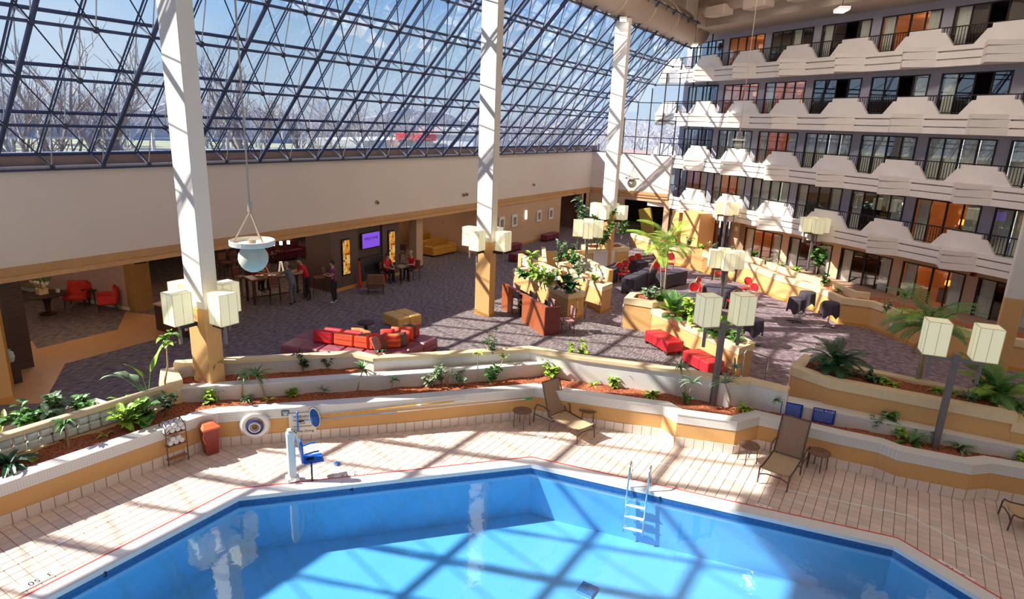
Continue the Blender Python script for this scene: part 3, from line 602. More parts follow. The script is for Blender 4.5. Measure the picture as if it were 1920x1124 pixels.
for j in range(-1, 4):
    for k in range(-3, 6):
        if j == -1 and k > 3: continue
        z = -.3 if j < 0 else LV[j]-.24; h = 1.96 if j < 0 else HEAD[j]-z; pat = PAT[j][k][::1]; p = fac(PER*k-.945, 1.42)
        wn += 1; kind = pat[4] if len(pat) > 4 else 'd'; pat = pat[:4].ljust(4, 'C')[::-1]   # listed left to right in view; local x runs right to left
        t = thing('window_%d' % wn, 'four pane sliding window on the %s, %s, %s' % (FN_[j+1], ['far right out of view', 'far right beyond the tan column', 'at the right edge', 'first bay left of the tan column', 'second bay', 'third bay', 'fourth bay', 'fifth bay', 'last bay at the end'][k+3], 'curtains drawn' if pat == 'CCCC' else 'partly open curtains'), 'window', (p[0], p[1], z), FA, kind='structure')
        fm, pmm, pw, cm = winparts(2.91, h, 4); link('window_frame', fm, t)
        for i in range(4):
            x = -2.91/2+.025+(i+.5)*pw
            if not (pat[i] == 'O' and i == 1 and kind == 'd' and j > 1): link('pane', pmm, t, (x, 0, 0))
            if pat[i] == 'C':
                c = link('curtain', cm, t, (x, -.14, .03))
                if kind in 'wd' and 'O' in pat or 'W' in pat: c.scale = (.9, 1, 1)
        if pat != 'CCCC':
            link('room_shell', roommesh(kind, 2.9, h), t)
            if kind == 'w':
                q = link('night_table', tablem, t, (.35, -1.9, .02)); link('lamp_shade', lampm, q, (0, 0, .85))
# rooms are lit by small warm lamps where the photograph shows them on
def plight(loc, e, col, r=.15, name='warm_point_light'):
    l = bpy.data.lights.new(name, 'POINT'); l.energy = e; l.color = col; l.shadow_soft_size = r; o = bpy.data.objects.new(name, l); COL.objects.link(o); o.location = loc; return o
for j in range(-1, 4):
    for k in range(-3, 6):
        if j == -1 and k > 3: continue
        if PAT[j][k].endswith('w'): p = fac(PER*k-.9, 2.6); plight((p[0], p[1], (1.2 if j < 0 else HEAD[j]-.5)), 26, (1, .5, .18))
# ground floor pier, wood panel and dark doorway at the far end
p = fac(0, 0)
def fbox(name, mt, s0, s1, n0, n1, z0, z1, lab, cat='wall'):
    m = MB(); m.prism([fac(s0, n0), fac(s1, n0), fac(s1, n1), fac(s0, n1)], z0, z1); return struct(m.build(name, mt), lab, cat)
fbox('wall_pier', ochre, 12.45, 14.1, -.95, .3, -.35, 2.3, 'sunlit ochre pier under the lowest balconies at the far end')
fbox('wall_pier_small', ochre, 14.9, 15.6, -.6, .1, -.35, 2.1, 'narrow ochre pier at the far left end of the balconies')
fbox('wall_wood', woodpanel, 12.6, 14.2, .65, .8, -.35, 2.1, 'orange brown wood panel beside the dark far doorway')
fbox('door_1', dark_in, 12.0, 12.6, .95, 1.05, -.35, 2.0, 'dark doorway next to the wood panel', 'door')
fbox('wall_end_brown', mat('brown_recess_wall', (.20, .10, .06), .85), 14.2, 17.5, 1.0, 1.2, -.35, 2.1, 'brown recessed wall at the far left end')
m = MB(); m.rbox((0, 0, 0), (.22, .12, .28), .03); p = fac(11.6, 1.33); o_ = m.build('wall_lamp', whitepl, None, loc=(p[0], p[1], 1.45), rz=FA); tag(o_, 'small white wall lamp by the dark far doorway', 'wall lamp')
p = fac(-2.75, 1.25); m = MB(); m.rbox((0, 0, 0), (.22, .1, .18), .02); m.box((0, .06, 0), (.12, .03, .1), m=1); o_ = m.build('fire_alarm', [mat('alarm_red', (.6, .02, .03), .5), black], None, loc=(p[0], p[1], 1.75), rz=FA); tag(o_, 'small red fire alarm on the tan ground floor wall at the right', 'fire alarm')
# perimeter planter of the dining floor
RW = xy([(1180, 470), (1249.5, 494), (1310.7, 508), (1323, 513), (1388, 530), (1460, 562), (1519.7, 580), (1571, 607), (1625.6, 614.4), (1725, 655.6), (1843, 685)], -.35); RW += [(27.2, -4.2), (26.0, -8)]
t = thing('wall_perimeter', 'ochre planter wall with a cream cap round the dining floor', 'wall', kind='structure')
m = MB(); wall(m, RW, -.35, .52, .2); m.build('ochre_wall', ochre, t); m = MB(); wall(m, RW, .52, .78, .24, 0, .03); m.build('cream_cap', cream, t); m = MB(); wall(m, RW, -.35, -.22, .05, 0, .02); m.build('base_strip', ochredk, t)
a = offs(RW, 1.5); bed('bark_mulch', [tuple(q) for q in offs(RW, .15)]+[tuple(q) for q in a][::-1], .66, 'red mulch strip behind the perimeter planter wall', 5)
m = MB(); m.prism([tuple(q) for q in offs(RW, 1.5)]+[fac(-11, 1.6), fac(17, 1.6)], -.35, -.06); struct(m.build('floor_terrace', mat('terrace_floor', (.42, .25, .16), .7)), 'tan terrace floor in front of the ground floor rooms', 'floor')
m = MB(); wall(m, [tuple(q) for q in offs(RW[3:9], .8)], .5, .95, .15); struct(m.build('wall_terrace_curb', cream), 'low cream curb behind the perimeter planting', 'wall')
p = Vector(RW[2]); q = (Vector(RW[3])-Vector(RW[2])).normalized(); m = MB(); m.prism([p, Vector(RW[3]), Vector(RW[3])+Vector((.3, .3)), p+Vector((-.1, .5))], -.35, .9); struct(m.build('wall_pilaster', ochre), 'squat ochre pilaster on the perimeter planter wall', 'wall')
for (x, y, z, nm, lab) in ((1666, 617, .1, 'wall_outlet', 'small white outlet on the perimeter planter wall at the right'),):
    c = at(x, y, .1); m = MB(); m.rbox((0, 0, 0), (.1, .04, .16), .01); tag(m.build(nm, whitepl, None, loc=(28.75, -.15, .15), rz=FA), lab, 'outlet')
# ------------------------------------------------------------------ planters in the middle
def planter(poly, z0, z1, lab, name='planter_wall', cap=.22, soil=True, capw=.24, seed=9):
    t = thing('wall_planter_box', lab, 'planter', kind='structure'); P = [Vector(p) for p in poly]; n = len(P); ar = sum(P[i].x*P[(i+1) % n].y-P[(i+1) % n].x*P[i].y for i in range(n))
    if ar < 0: P = P[::-1]
    I = ring(P, capw); Oo = ring(P, -.03)
    m = MB(); striploop(m, P, I, z0, z1-cap); m.build('ochre_box', ochre, t)
    m = MB(); striploop(m, Oo, ring(P, capw+.01), z1-cap, z1); m.build('cream_cap', cream, t)
    m = MB(); striploop(m, ring(P, -.02), P, z0, z0+.12); m.build('base_strip', ochredk, t)
    if soil: bed('bark_mulch', [tuple(q) for q in I], z1-.07, 'mulch in the '+lab, seed)
    return t
planter([(21.95, 8.5), (22.05, 7.45), (23.75, 6.5), (23.9, 8.0), (22.9, 8.65)], -.35, 1.15, 'ochre planter with the tall feather palm in the middle', seed=11)
planter([(22.1, 7.5), (19.52, 3.72), (20.35, 3.45), (24.4, 7.2), (23.8, 6.5), (23.2, 7.1)][:4]+[(23.2, 7.3)], -.35, .92, 'long ochre planter behind the two red benches', seed=12)
CP = [(23.75, 14.55), (21.42, 10.6), (22.2, 10.3), (24.6, 14.2)]; planter(CP, 0, 1.05, 'ochre planter behind the reception desk', seed=13)
DP = [(27.1, 14.2), (24.15, 10.4), (25.05, 10.35), (28.0, 13.8)]; planter(DP, -.35, .84, 'ochre planter with the foot-worn base beside the dining tables', seed=14)
EP = xy([(1088, 505), (1171, 509)], -.35)
planter([(30.3, 14.1), (32.5, 12.6), (33.5, 13.6), (31.5, 15.0)], -.35, 1.05, 'big ochre planter around the farthest column', seed=15)
m = MB(); m.prism([(30.6, 13.86), (31.7, 13.12), (31.66, 13.06), (30.56, 13.80)], .1, .95); struct(m.build('trim_4', mosaic), 'square patch of small tiles on the big far planter', 'trim')
def gblock_wall(p, q, z, rows, lab, capz=.1):
    t = thing('wall_glass_screen', lab, 'glass block screen', kind='structure'); p = Vector(p); q = Vector(q); d = (q-p).normalized(); n_ = int((q-p).length/.22); nn = Vector((-d.y, d.x))
    for i in range(n_):
        for r_ in range(rows): c = p+d*(.12+i*.22); link('glass_block', blkm, t, (c.x, c.y, z+.09+.187*r_), math.atan2(d.y, d.x))
    m = MB(); m.prism([p-nn*.1, q-nn*.1, q+nn*.1, p+nn*.1], z+rows*.187, z+rows*.187+capz); m.build('cream_cap', cream, t)
    m = MB(); m.prism([p-nn*.1-d*.3, p-nn*.1, p+nn*.1, p+nn*.1-d*.3], z-.8, z+rows*.187+capz+.03); m.prism([q-nn*.1, q-nn*.1+d*.25, q+nn*.1+d*.25, q+nn*.1], z-.8, z+rows*.187+capz+.03); m.build('end_pier', ochre, t)
gblock_wall((24.6, 14.6), (22.9, 11.7), 1.05, 2, 'glass block screen behind the reception desk planter')
gblock_wall((28.1, 13.9), (25.4, 10.7), .84, 2, 'glass block screen beside the dining tables')
gblock_wall((28.3, 15.6), (25.4, 13.9), .9, 1, 'glass block screen on the wall running back to the far planter')
m = MB(); wall(m, [(25.2, 13.8), (28.4, 15.7), (30.5, 14.2)], -.35, .95, .25); struct(m.build('wall_divider', ochre), 'ochre dividing wall between the lobby and the dining floor', 'wall')
BP = xy([(1484, 688), (1557, 713), (1884.5, 775)], 1.72); BB = [Vector(p) for p in BP]; dd = (BB[2]-BB[1]).normalized(); nn = Vector((-dd.y, dd.x)); 
planter([BB[0]+Vector((.03, 0)), BB[1]+Vector((.03, 0)), BB[2]+Vector((.03, 0))+dd*.2, BB[2]+dd*.2+nn*1.15, BB[1]+nn*1.5, BB[0]+nn*.75+Vector((.5, -.2))], -.35, 1.72, 'big ochre planter full of palms at the right', seed=16)
q = BB[2]+dd*.2; planter([q+nn*.02, q+nn*.02+dd*3, q+nn*1.1+dd*3, q+nn*1.1], -.35, 1.55, 'lower ochre planter at the right edge', seed=17)
# steps down to the dining floor
for pts, lab in (([(1082, 601), (1162, 606)], 'two carpeted steps down beside the reception planter'), ([(1400, 712), (1472, 727)], 'two carpeted steps down by the right hand railing'), ([(1171, 481), (1222, 478)], 'two carpeted steps at the far end of the dining floor')):
    a, b = [Vector(p) for p in xy(pts)]; d = (b-a).normalized(); n2 = Vector((-d.y, d.x)); c_ = Vector((26, 7)); n2 = n2 if (c_-a).dot(n2) > 0 else -n2
    t = thing('stairs', lab, 'steps', kind='structure')
    for s_ in range(2): m = MB(); m.prism([a+n2*.3*s_, b+n2*.3*s_, b+n2*.3*(s_+1), a+n2*.3*(s_+1)], -.35, -.12-.12*s_); m.build('step', carpet, t)
def rail(pts, lab):
    t = thing('handrail', lab, 'handrail'); m = MB(); m.tube(pts, .024, 8); m.build('rail_tube', steel, t)
    for p in (pts[0], pts[-1]): m = MB(); m.lathe([(.05, 0), (.05, .015), (.03, .02)], c=p, n=12); m.build('base_flange', steel, t)
def railpx(a, b, za, zb, lab, h=.85):
    A = at(*a, za); B = at(*b, zb); u = Vector((0, 0, 1)); D = (B-A); D.z = 0; D.normalize(); H = A.z+h; HB = B.z+h
    rail([A, A+u*(h-.08), A+u*h+D*.06, B+u*h-D*.06, B+u*(h-.08), B], lab)
railpx((1080, 600), (1096, 603), 0, -.35, 'steel handrail at the end of the reception planter')
railpx((1165, 612), (1172, 604), 0, -.35, 'steel handrail beside the palm planter corner')
railpx((1390, 706), (1434, 716), 0, -.35, 'steel handrail of the steps right of the red benches')
railpx((1476, 742), (1480, 720), 0, -.35, 'steel handrail against the big ochre planter')
railpx((1176, 482), (1165, 495), 0, -.35, 'steel handrail on the far steps by the big planter')
# ------------------------------------------------------------------ lamps
shm = MB().rbox((0, 0, 0), (.44, .44, .72), .012).mesh('lamp_shade', lampshade)
sfm = MB()
for a in (0, PI/2, PI, 3*PI/2): sfm.box((cos(a)*.2215, sin(a)*.2215, 0), (.005, .012, .71), a); sfm.box((cos(a)*.214, sin(a)*.214, -.36), (.018, .44, .012), a); sfm.box((cos(a)*.214, sin(a)*.214, .36), (.014, .44, .010), a)
for a in (-1, 1):
    for b in (-1, 1): sfm.box((a*.219, b*.219, 0), (.012, .012, .72))
sfm = sfm.mesh('shade_frame', mat('shade_frame_tan', (.66, .58, .38), .6, emit=(1, .9, .6), es=.1))
stubm = MB().box((0, 0, 0), (.06, .06, .62)).mesh('lamp_stem', postgrey)
def sconce(cx, cy, w, d, side, lab):
    ox, oy = {'-x': (-.42, d/2), '+x': (w+.42, d/2), '-y': (w/2, -.42), '+y': (w/2, d+.42)}[side]
    t = thing('wall_lamp', lab, 'lamp', (cx+ox, cy+oy, 2.98), 0, 'square paper lamps on the columns')
    link('shade_frame', sfm, link('lamp_shade', shm, t, (0, 0, .05))); link('lamp_stem', stubm, t, (0, 0, -.50))
    bx, by = (ox if abs(ox) > .3 and side[1] == 'x' else 0), 0
    m = MB(); dx, dy = {'-x': (.21, 0), '+x': (-.21, 0), '-y': (0, .21), '+y': (0, -.21)}[side]; m.box((dx, dy, -.42), (.42 if dx else .07, .42 if dy else .07, .09)); m.build('bracket', black, t)
for ci_, (cx, cy) in enumerate(cols):
    cn = ['nearest left column', 'middle column', 'farthest column'][ci_]
    for side, sn in (('-x', 'sunlit left face'), ('+x', 'far side'), ('-y', 'right hand face'), ('+y', 'hidden left side')):
        sconce(cx, cy, .38, .70, side, 'square cream lamp shade on the %s of the %s' % (sn, cn))
def post_lamp(x, y, z0, ztop, lab, rz=0.6, n=2):
    t = thing('lamp_post', lab, 'lamp post', (x, y, z0), rz); h = ztop-z0
    m = MB(); m.box((0, 0, (h-.70)/2), (.12, .12, h-.70)); m.box((0, 0, h-.69), (.15, .15, .03)); m.build('post', postgrey, t)
    m = MB(); m.box((0, 0, h-.80), (.07, 1.0, .07))
    if n == 4: m.box((0, 0, h-.80), (1.0, .07, .07))
    m.build('cross_arm', postgrey, t)
    for a in range(n):
        ang = PI/2+a*2*PI/n; p = (cos(ang)*.46, sin(ang)*.46); link('shade_frame', sfm, link('lamp_shade', shm, t, (p[0], p[1], h-.36))); link('lamp_stem', stubm, t, (p[0], p[1], h-.98))
    return t
def lp(pb, zb, ptop, lab, rz, n=2):
    b = at(*pb, zb); lo, hi = 0, 12
    for _ in range(40):
        mid = (lo+hi)/2; d = Vector((b.x, b.y, mid))-CAMP; v = 562-F*d.dot(UP)/d.dot(_fwd)
        lo, hi = (mid, hi) if v > ptop else (lo, mid)
    post_lamp(b.x, b.y, zb-.1, lo, lab, rz, n)
FR = YAW-.1
lp((1336, 758), .78, 553, 'double square lamp on a grey post in front of the red benches', FR+.35)
lp((1753, 837), .78, 607, 'double square lamp on a grey post in front of the right palm planter', FR-.25)
lp((1352, 560), .6, 470, 'square lamp on a dark post beside the round banquet table', FR, 4)
lp((1097, 510), .8, 414, 'square lamp on a bronze post among the reception plants', FR, 4)
lp((1354, 462), .66, 379, 'square lamp on a thin post at the far end of the perimeter planter', FR, 4)
lp((1515, 502), .66, 409, 'square lamp on a dark post before the ground floor windows', FR, 4)
# hanging globe pendants on long cables
def globe(x, y, z, lab, r=.21, top=15.9):
    t = thing('pendant_globe', lab, 'pendant lamp', (x, y, z), 0)
    m = MB(); m.sphere((0, 0, 0), r, 20); m.build('globe', mat('frosted_globe', (.60, .62, .52), .65, var=.05, spec=.2), t, smooth=True)
    m = MB(); m.lathe([(.0, r*.9), (r*1.45, r*.9), (r*1.5, r*.95), (r*1.5, r*1.25), (r*1.44, r*1.28), (r*1.40, r*1.0), (0, r*.98)], n=28); m.build('ring_tray', white, t, smooth=False)
    m = MB(); m.lathe([(.012, r*1.0), (.012, r*1.3), (.05, r*1.3), (.05, r)], n=8)
    for a in range(3): m.tube([(cos(a*2.1+.5)*r*1.2, sin(a*2.1+.5)*r*1.2, r*1.1), (0, 0, r*3.2)], .012, 6)
    m.build('hanger', mat('hanger_beige', (.45, .36, .28), .6), t)
    m = MB(); m.tube([(0, 0, r*3.2), (0, 0, r*3.9)], .03, 8); m.tube([(0, 0, r*3.9), (0, 0, top-z)], .012, 6); m.build('cable', mat('cable_beige', (.45, .38, .34), .6), t)
g = atY(475, 484, 7.6); globe(g.x, g.y, g.z, 'frosted glass globe hanging in a white ring before the bar seating', .20)
g = atX(1185, 344, 36); globe(g.x, g.y, g.z, 'frosted glass globe hanging in front of the white end wall', .27)
g = atX(1384, 272, 30); globe(g.x, g.y, g.z, 'brownish globe hanging in front of the second row of balconies', .2)
# flood lights hanging under the ceiling
def flood(x, y, z, lab):
    t = thing('flood_light', lab, 'flood light', (x, y, z), .4)
    m = MB()
    for s in (-.2, .2): m.box((s, 0, .06), (.32, .34, .10))
    m.build('housing', whitepl, t); m = MB()
    for s in (-.2, .2): m.box((s, 0, 0), (.28, .3, .02))
    m.build('lens', floodglow, t); m = MB(); m.tube([(0, 0, .1), (0, 0, 16-z)], .012, 5); m.build('drop_cable', black, t)
g = atX(1578, 21, 26); flood(g.x, g.y, g.z, 'twin square flood lights glowing at the top right')
g = atX(1172, 38, 30.8); flood(g.x, g.y+.1, g.z, 'glowing flood light in front of the top of the farthest column')
g = atX(1302, 86, 38); flood(g.x, g.y, g.z, 'glowing flood light at the left end of the top balconies')
# ------------------------------------------------------------------ deck furniture
def curve_pts(f, n): return [f(i/n) for i in range(n+1)]
def lounger():
    t = thing('sun_lounger', 'tan sling sun lounger with raised back in the far corner of the pool deck', 'sun lounger', (0, 0, 0), 0, 'pool deck sun loungers')
    # local: x forward (foot), seat from -.55 to .95, back raised
    seat = MB(); V = []
    sx_ = [(.0+.98*i/10, .34+.02*sin(i/10*PI)*-1+(.03 if i == 10 else 0)) for i in range(11)]
    for x, z in sx_: V += [(x, -.30, z), (x, -.1, z-.015), (x, .1, z-.015), (x, .30, z)]
    n_ = len(sx_); seat.add(V, [(4*i+j, 4*i+4+j, 4*i+5+j, 4*i+1+j) for i in range(n_-1) for j in range(3)]); seat.add([(v[0], v[1], v[2]-.01) for v in V], [(4*i+j, 4*i+1+j, 4*i+5+j, 4*i+4+j) for i in range(n_-1) for j in range(3)]); seat.build('seat_sling', slingm, t, smooth=True)
    bk_ = MB(); V = []; ln = .84; ca, sa = cos(1.19), sin(1.19)
    for i in range(11):
        q = i/10*ln; bow = .03*sin(i/10*PI); x = -.06-q*ca-bow*sa; z = .36+q*sa-bow*ca
        V += [(x, -.29, z), (x-.012, 0, z), (x, .29, z)]
    bk_.add(V, [(3*i+j, 3*i+1+j, 3*i+4+j, 3*i+3+j) for i in range(10) for j in range(2)]); bk_.add([(v[0]-.01, v[1], v[2]) for v in V], [(3*i+j, 3*i+3+j, 3*i+4+j, 3*i+1+j) for i in range(10) for j in range(2)]); bk_.build('back_sling', slingdk, t, smooth=True)
    for s in (-1, 1):
        m = MB(); m.tube([(-.06, s*.31, .33)]+[(x, s*.31, z+.01) for x, z in sx_[1:]]+[(1.0, s*.31, .33), (1.02, s*.31, .02)], .017, 7); m.build('side_rail', bronze, t)
        m = MB(); m.tube([(-.06, s*.305, .36), (-.06-ln*ca, s*.305, .36+ln*sa)], .017, 7); m.build('back_rail', bronze, t)
        m = MB(); m.tube([(-.58, s*.35, .0), (-.55, s*.35, .40), (-.46, s*.36, .52), (-.22, s*.36, .55), (.04, s*.36, .52), (.08, s*.35, .34), (.02, s*.34, 0)], .016, 7); m.build('armrest', bronze, t)
        m = MB(); m.tube([(-.56, s*.34, .22), (.04, s*.34, .26)], .012, 6); m.build('brace', bronze, t)
    for pts in ([(1.01, -.31, .22), (1.0, -.15, .27), (1.0, .15, .27), (1.01, .31, .22)], [(-.06, -.31, .34), (-.06, .31, .34)], [(-.06-ln*ca, -.31, .36+ln*sa), (-.06-ln*ca, .31, .36+ln*sa)], [(.02, -.34, .2), (.02, .34, .2)]): m = MB(); m.tube(pts, .014, 6); m.build('cross_bar', bronze, t)
    return t
def orient(t, foot, head, z=0.):
    a = at(*foot, z); b = at(*head, z); t.location = ((a.x+b.x)/2, (a.y+b.y)/2, z); t.rotation_euler = (0, 0, math.atan2(a.y-b.y, a.x-b.x))
l1 = lounger()
orient(l1, (1092, 825), (1000, 775)); l1.location = at(1046, 800, .012); l1.scale = (.95, .95, 1)
l2 = dup(l1, (0, 0, 0), 0, 'tan sling sun lounger with raised back below the blue pool rules sign'); orient(l2, (1452, 911), (1489, 858)); l2.location = at(1471, 881, .012); l2.scale = (.98, .98, 1)
a = at(1925, 990, 0); l3 = dup(l1, (a.x+.05, a.y-.55, .012), 1.75, 'tan sling lounger cut off by the right edge of the picture')
def side_table():
    t = thing('side_table', '', 'side table', (0, 0, 0), 0, 'round slatted side tables on the deck')
    m = MB(); m.lathe([(.0, .395), (.205, .40), (.235, .40), (.24, .41), (.235, .425), (.205, .42), (.0, .415)], n=28); m.build('table_top', mat('woven_brown_top', (.23, .125, .075), .6, var=.3, scale=60), t)
    m = MB()
    for i in range(16): a = 2*PI*i/16; m.box((cos(a)*.15, sin(a)*.15, .424), (.10, .012, .006), a)
    m.build('slats', mat('pale_slat', (.42, .27, .18), .6), t)
    for i in range(4): a = PI/4+i*PI/2; m = MB(); m.tube([(cos(a)*.19, sin(a)*.19, .40), (cos(a)*.21, sin(a)*.21, 0)], .012, 6); m.build('leg', bronze, t)
    return t
s0 = side_table()
for i, (x, y, lab) in enumerate(((978, 800, 'round slatted side table left of the far lounger'), (1101, 797, 'round slatted side table right of the far lounger, partly behind its foot'), (1400, 867, 'round slatted side table left of the lounger under the rules sign'), (1531, 880, 'round dark side table right of the lounger under the rules sign'))):
    p = at(x, y, 0)
    if i == 0: s0.location = (p.x, p.y, .012); s0['label'] = lab
    else: dup(s0, (p.x, p.y, .012), i*.4, lab)
# towel rack with rolled towels
pa, pb = at(320, 876, 0), at(357, 863, 0); rz = math.atan2(pb.y-pa.y, pb.x-pa.x); c = (pa+pb)/2; wv = (pb-pa).length
t = thing('towel_rack', 'bronze three shelf rack of rolled white towels against the planter wall', 'rack', (c.x, c.y+.16, .012), rz)
tr = t
for x_ in (-wv/2, wv/2):
    for y_ in (-.14, .14): m = MB(); m.tube([(x_, y_, 0), (x_, y_, .93 if y_ > 0 else .86)], .012, 6); m.build('post', bronze, t)
for z in (.12, .42, .70):
    m = MB(); m.rbox((0, 0, z), (wv, .3, .02), .005); m.build('shelf', mat('shelf_wood', (.42, .19, .08), .5), t)
m = MB()
for y_ in (-.14, .14): m.tube([(-wv/2, y_, .74), (-wv/2+.08, y_, .80)], .01, 5)
m.tube([(-wv/2, .14, .93), (0, .14, .99), (wv/2, .14, .93)], .01, 5); m.tube([(-wv/2, -.14, .86), (-wv/2, .14, .93)], .01, 5); m.tube([(wv/2, -.14, .86), (wv/2, .14, .93)], .01, 5); m.build('top_rail', bronze, t)
tw = MB(); tw.lathe([(0, -.14), (.05, -.14), (.055, -.12), (.055, .12), (.05, .14), (0, .14)], n=14); twm = tw.mesh('towel', towelm, True)
ts = MB(); ts.lathe([(.057, -.085), (.057, -.065)], n=14); tsm = ts.mesh('navy_stripe', navy, True)
R_ = Matrix.Rotation(rz, 3, 'Z')
def towel(lx, lz, lab):
    p = R_ @ Vector((lx, 0, 0)); r = thing('rolled_towel', lab, 'towel', (c.x+p.x, c.y+.16+p.y, lz), rz, 'rolled towels on the rack'); r.rotation_euler = (PI/2, 0, rz); link('towel_roll', twm, r); link('navy_stripe', tsm, r)
i_ = 0
for row, (z, n_) in enumerate(((.78, 4), (.87, 3), (.50, 3), (.58, 2))):
    for q in range(n_): towel((q-(n_-1)/2)*.115, z+.012, 'rolled white towel, %s, %s from the left' % (['lower row of the top shelf', 'upper row of the top shelf', 'lower row of the middle shelf', 'upper row of the middle shelf'][row], ['first', 'second', 'third', 'fourth'][q]))
# towel bin
pb = at(400, 853, 0); t = thing('towel_bin', 'tall maroon bin with an orange lid beside the towel rack', 'bin', (pb.x+.03, pb.y+.12, .012), -.25)
m = MB(); V = []
for z, w in ((0, .125), (.60, .165)): V += [(-w, -w, z), (w, -w, z), (w, w, z), (-w, w, z)]
m.add(V, [(3, 2, 1, 0), (4, 5, 6, 7), (0, 1, 5, 4), (1, 2, 6, 5), (2, 3, 7, 6), (3, 0, 4, 7)]); m.build('bin_body', maroon, t)
m = MB(); m.prism([(-.18, -.18), (.18, -.18), (.18, .18), (-.18, .18)], .60, .64); m.add([(-.175, -.175, .64), (.175, -.175, .64), (.175, .175, .64), (-.175, .175, .64), (-.12, -.04, .70), (.12, -.04, .70), (.12, .10, .70), (-.12, .10, .70)], [(4, 5, 6, 7), (0, 1, 5, 4), (1, 2, 6, 5), (2, 3, 7, 6), (3, 0, 4, 7)]); m.build('lid', orangelid, t)
m = MB(); m.tube([(-.15, -.15, .61), (-.19, -.17, .45), (-.15, -.16, .30)], .012, 6); m.build('strap', orangelid, t)
# wall-hung things on the ochre deck wall between WP1[3] and WP1[5]
wa, wb_ = Vector(WP1[3]), Vector(WP1[4]); wd = (wb_-wa).normalized(); wn_ = Vector((wd.y, -wd.x)); wr = math.atan2(wd.y, wd.x)
def onwall(px_, z, out=.04):     # point on the wall line seen at pixel column px_
    best = None
    for i in range(400):
        for (A, B) in ((wa, wb_), (wb_, Vector(WP1[5]))):
            p = A+(B-A)*(i/399); d = Vector((p.x, p.y, z))-CAMP; u = 960+F*d.dot(RT)/d.dot(_fwd)
            if best is None or abs(u-px_) < best[0]: best = (abs(u-px_), p)
    p = best[1]+wn_*out; return Vector((p.x, p.y, z))
p = onwall(479, .52, .06); t = thing('life_ring', 'white life ring with coiled rope hung on the ochre wall', 'life ring', p, wr)
m = MB(); V = []
for i in range(32):
    a = 2*PI*i/32
    for k in range(10): b = 2*PI*k/10; r = .245+.062*cos(b); V.append((r*cos(a), -.05+.05*sin(b), r*sin(a)))
m.add(V, [(i*10+k, ((i+1) % 32)*10+k, ((i+1) % 32)*10+(k+1) % 10, i*10+(k+1) % 10) for i in range(32) for k in range(10)]); m.build('ring', whitepl, t, smooth=True)
m = MB()
for q in range(8):
    r0 = .085+.012*q; m.tube([(r0*cos(2*PI*i/20+q), -.11-.012*(q % 3), r0*sin(2*PI*i/20+q)-.02) for i in range(21)], .011, 5, m=q % 2)
m.build('coiled_rope', [whitepl, navy], t)
m = MB(); m.tube([(.32*cos(2*PI*i/24), -.05, .32*sin(2*PI*i/24)-.02*abs(sin(i*PI/6))) for i in range(25)], .008, 5); m.build('grab_line', whitepl, t)
pa = onwall(568, .42, .035); t = thing('warning_sign', 'large white sign about the lifeguard and diving on the ochre wall', 'sign', pa, wr)
sg = mat('sign_cream', (.80, .77, .68), .5, var=.02); ink = mat('sign_ink', (.06, .05, .05), .6)
m = MB(); m.rbox((0, 0, 0), (.60, .012, .56), .003); m.build('panel', sg, t)
RX = (PI/2, 0, 0)
text('WARNING', .085, ink, t, (0, -.008, .19), RX); text('No Lifeguard on', .062, ink, t, (0, -.008, .10), RX); text('Duty', .062, ink, t, (0, -.008, .03), RX); text('No Diving', .08, ink, t, (.07, -.008, -.18), RX)
m = MB(); m.tube([(.065*cos(2*PI*i/20)-.20, -.010, .065*sin(2*PI*i/20)-.17) for i in range(21)], .006, 5); m.tube([(-.245, -.012, -.125), (-.155, -.012, -.215)], .006, 5); m.tube([(-.22, -.012, -.20), (-.19, -.012, -.14)], .008, 5); m.tube([(-.21, -.01, -.15), (-.17, -.01, -.18)], .006, 5); m.build('no_diving_symbol', ink, t)
m = MB()
for q in range(3): m.box((0, -.0075, -.045-.012*q), (.48-.05*q, .002, .005))
m.build('fine_print', ink, t)
p = onwall(535, .72, .035); t = thing('deck_sign', 'small dark teal sign on the white tile band by the warning sign', 'sign', p, wr); m = MB(); m.rbox((0, 0, 0), (.17, .01, .13), .002); m.build('panel', mat('teal_sign', (.05, .13, .16), .5), t)
m = MB(); m.box((0, -.006, .03), (.13, .003, .014)); m.box((0, -.006, .0), (.10, .003, .014)); m.box((0, -.006, -.035), (.08, .003, .025)); m.build('print_lines', whitepl, t)
# poles: brush pole, net pole, second pole
p0 = onwall(560, .52, .10); p1 = onwall(994, .66, .10)
t = thing('brush_pole', 'blue and white telescopic pole with a blue brush head', 'pole', p0, wr); e_ = p1-p0; L_ = Vector((e_.x, e_.y)).length; hz = e_.z
m = MB(); m.tube([(0, 0, 0), (.12, 0, .004)], .016, 6); m.build('black_joint', black, t)
m = MB(); m.tube([(.12, 0, .004), (L_*.40, 0, hz*.40)], .013, 6); m.build('blue_pole', bluelt, t); m = MB(); m.tube([(L_*.40, 0, hz*.40), (L_*.98, 0, hz*.98)], .014, 6); m.build('white_pole', whitepl, t)
m = MB(); m.tube([(L_*.965, 0, hz*.965), (L_, 0, hz)], .022, 8); m.build('green_grip', mat('green_grip', (.03, .45, .12), .5), t)
m = MB(); m.rbox((-.02, 0, .0), (.035, .05, .50), .01); m.build('brush_head', bluepl, t)
p0 = onwall(600, .60, .07); p1 = onwall(868, .74, .07); e_ = p1-p0; L_ = Vector((e_.x, e_.y)).length; hz = e_.z
t = thing('leaf_net', 'blue leaf net on a yellow telescopic pole hung on the deck wall', 'net', p0, wr)
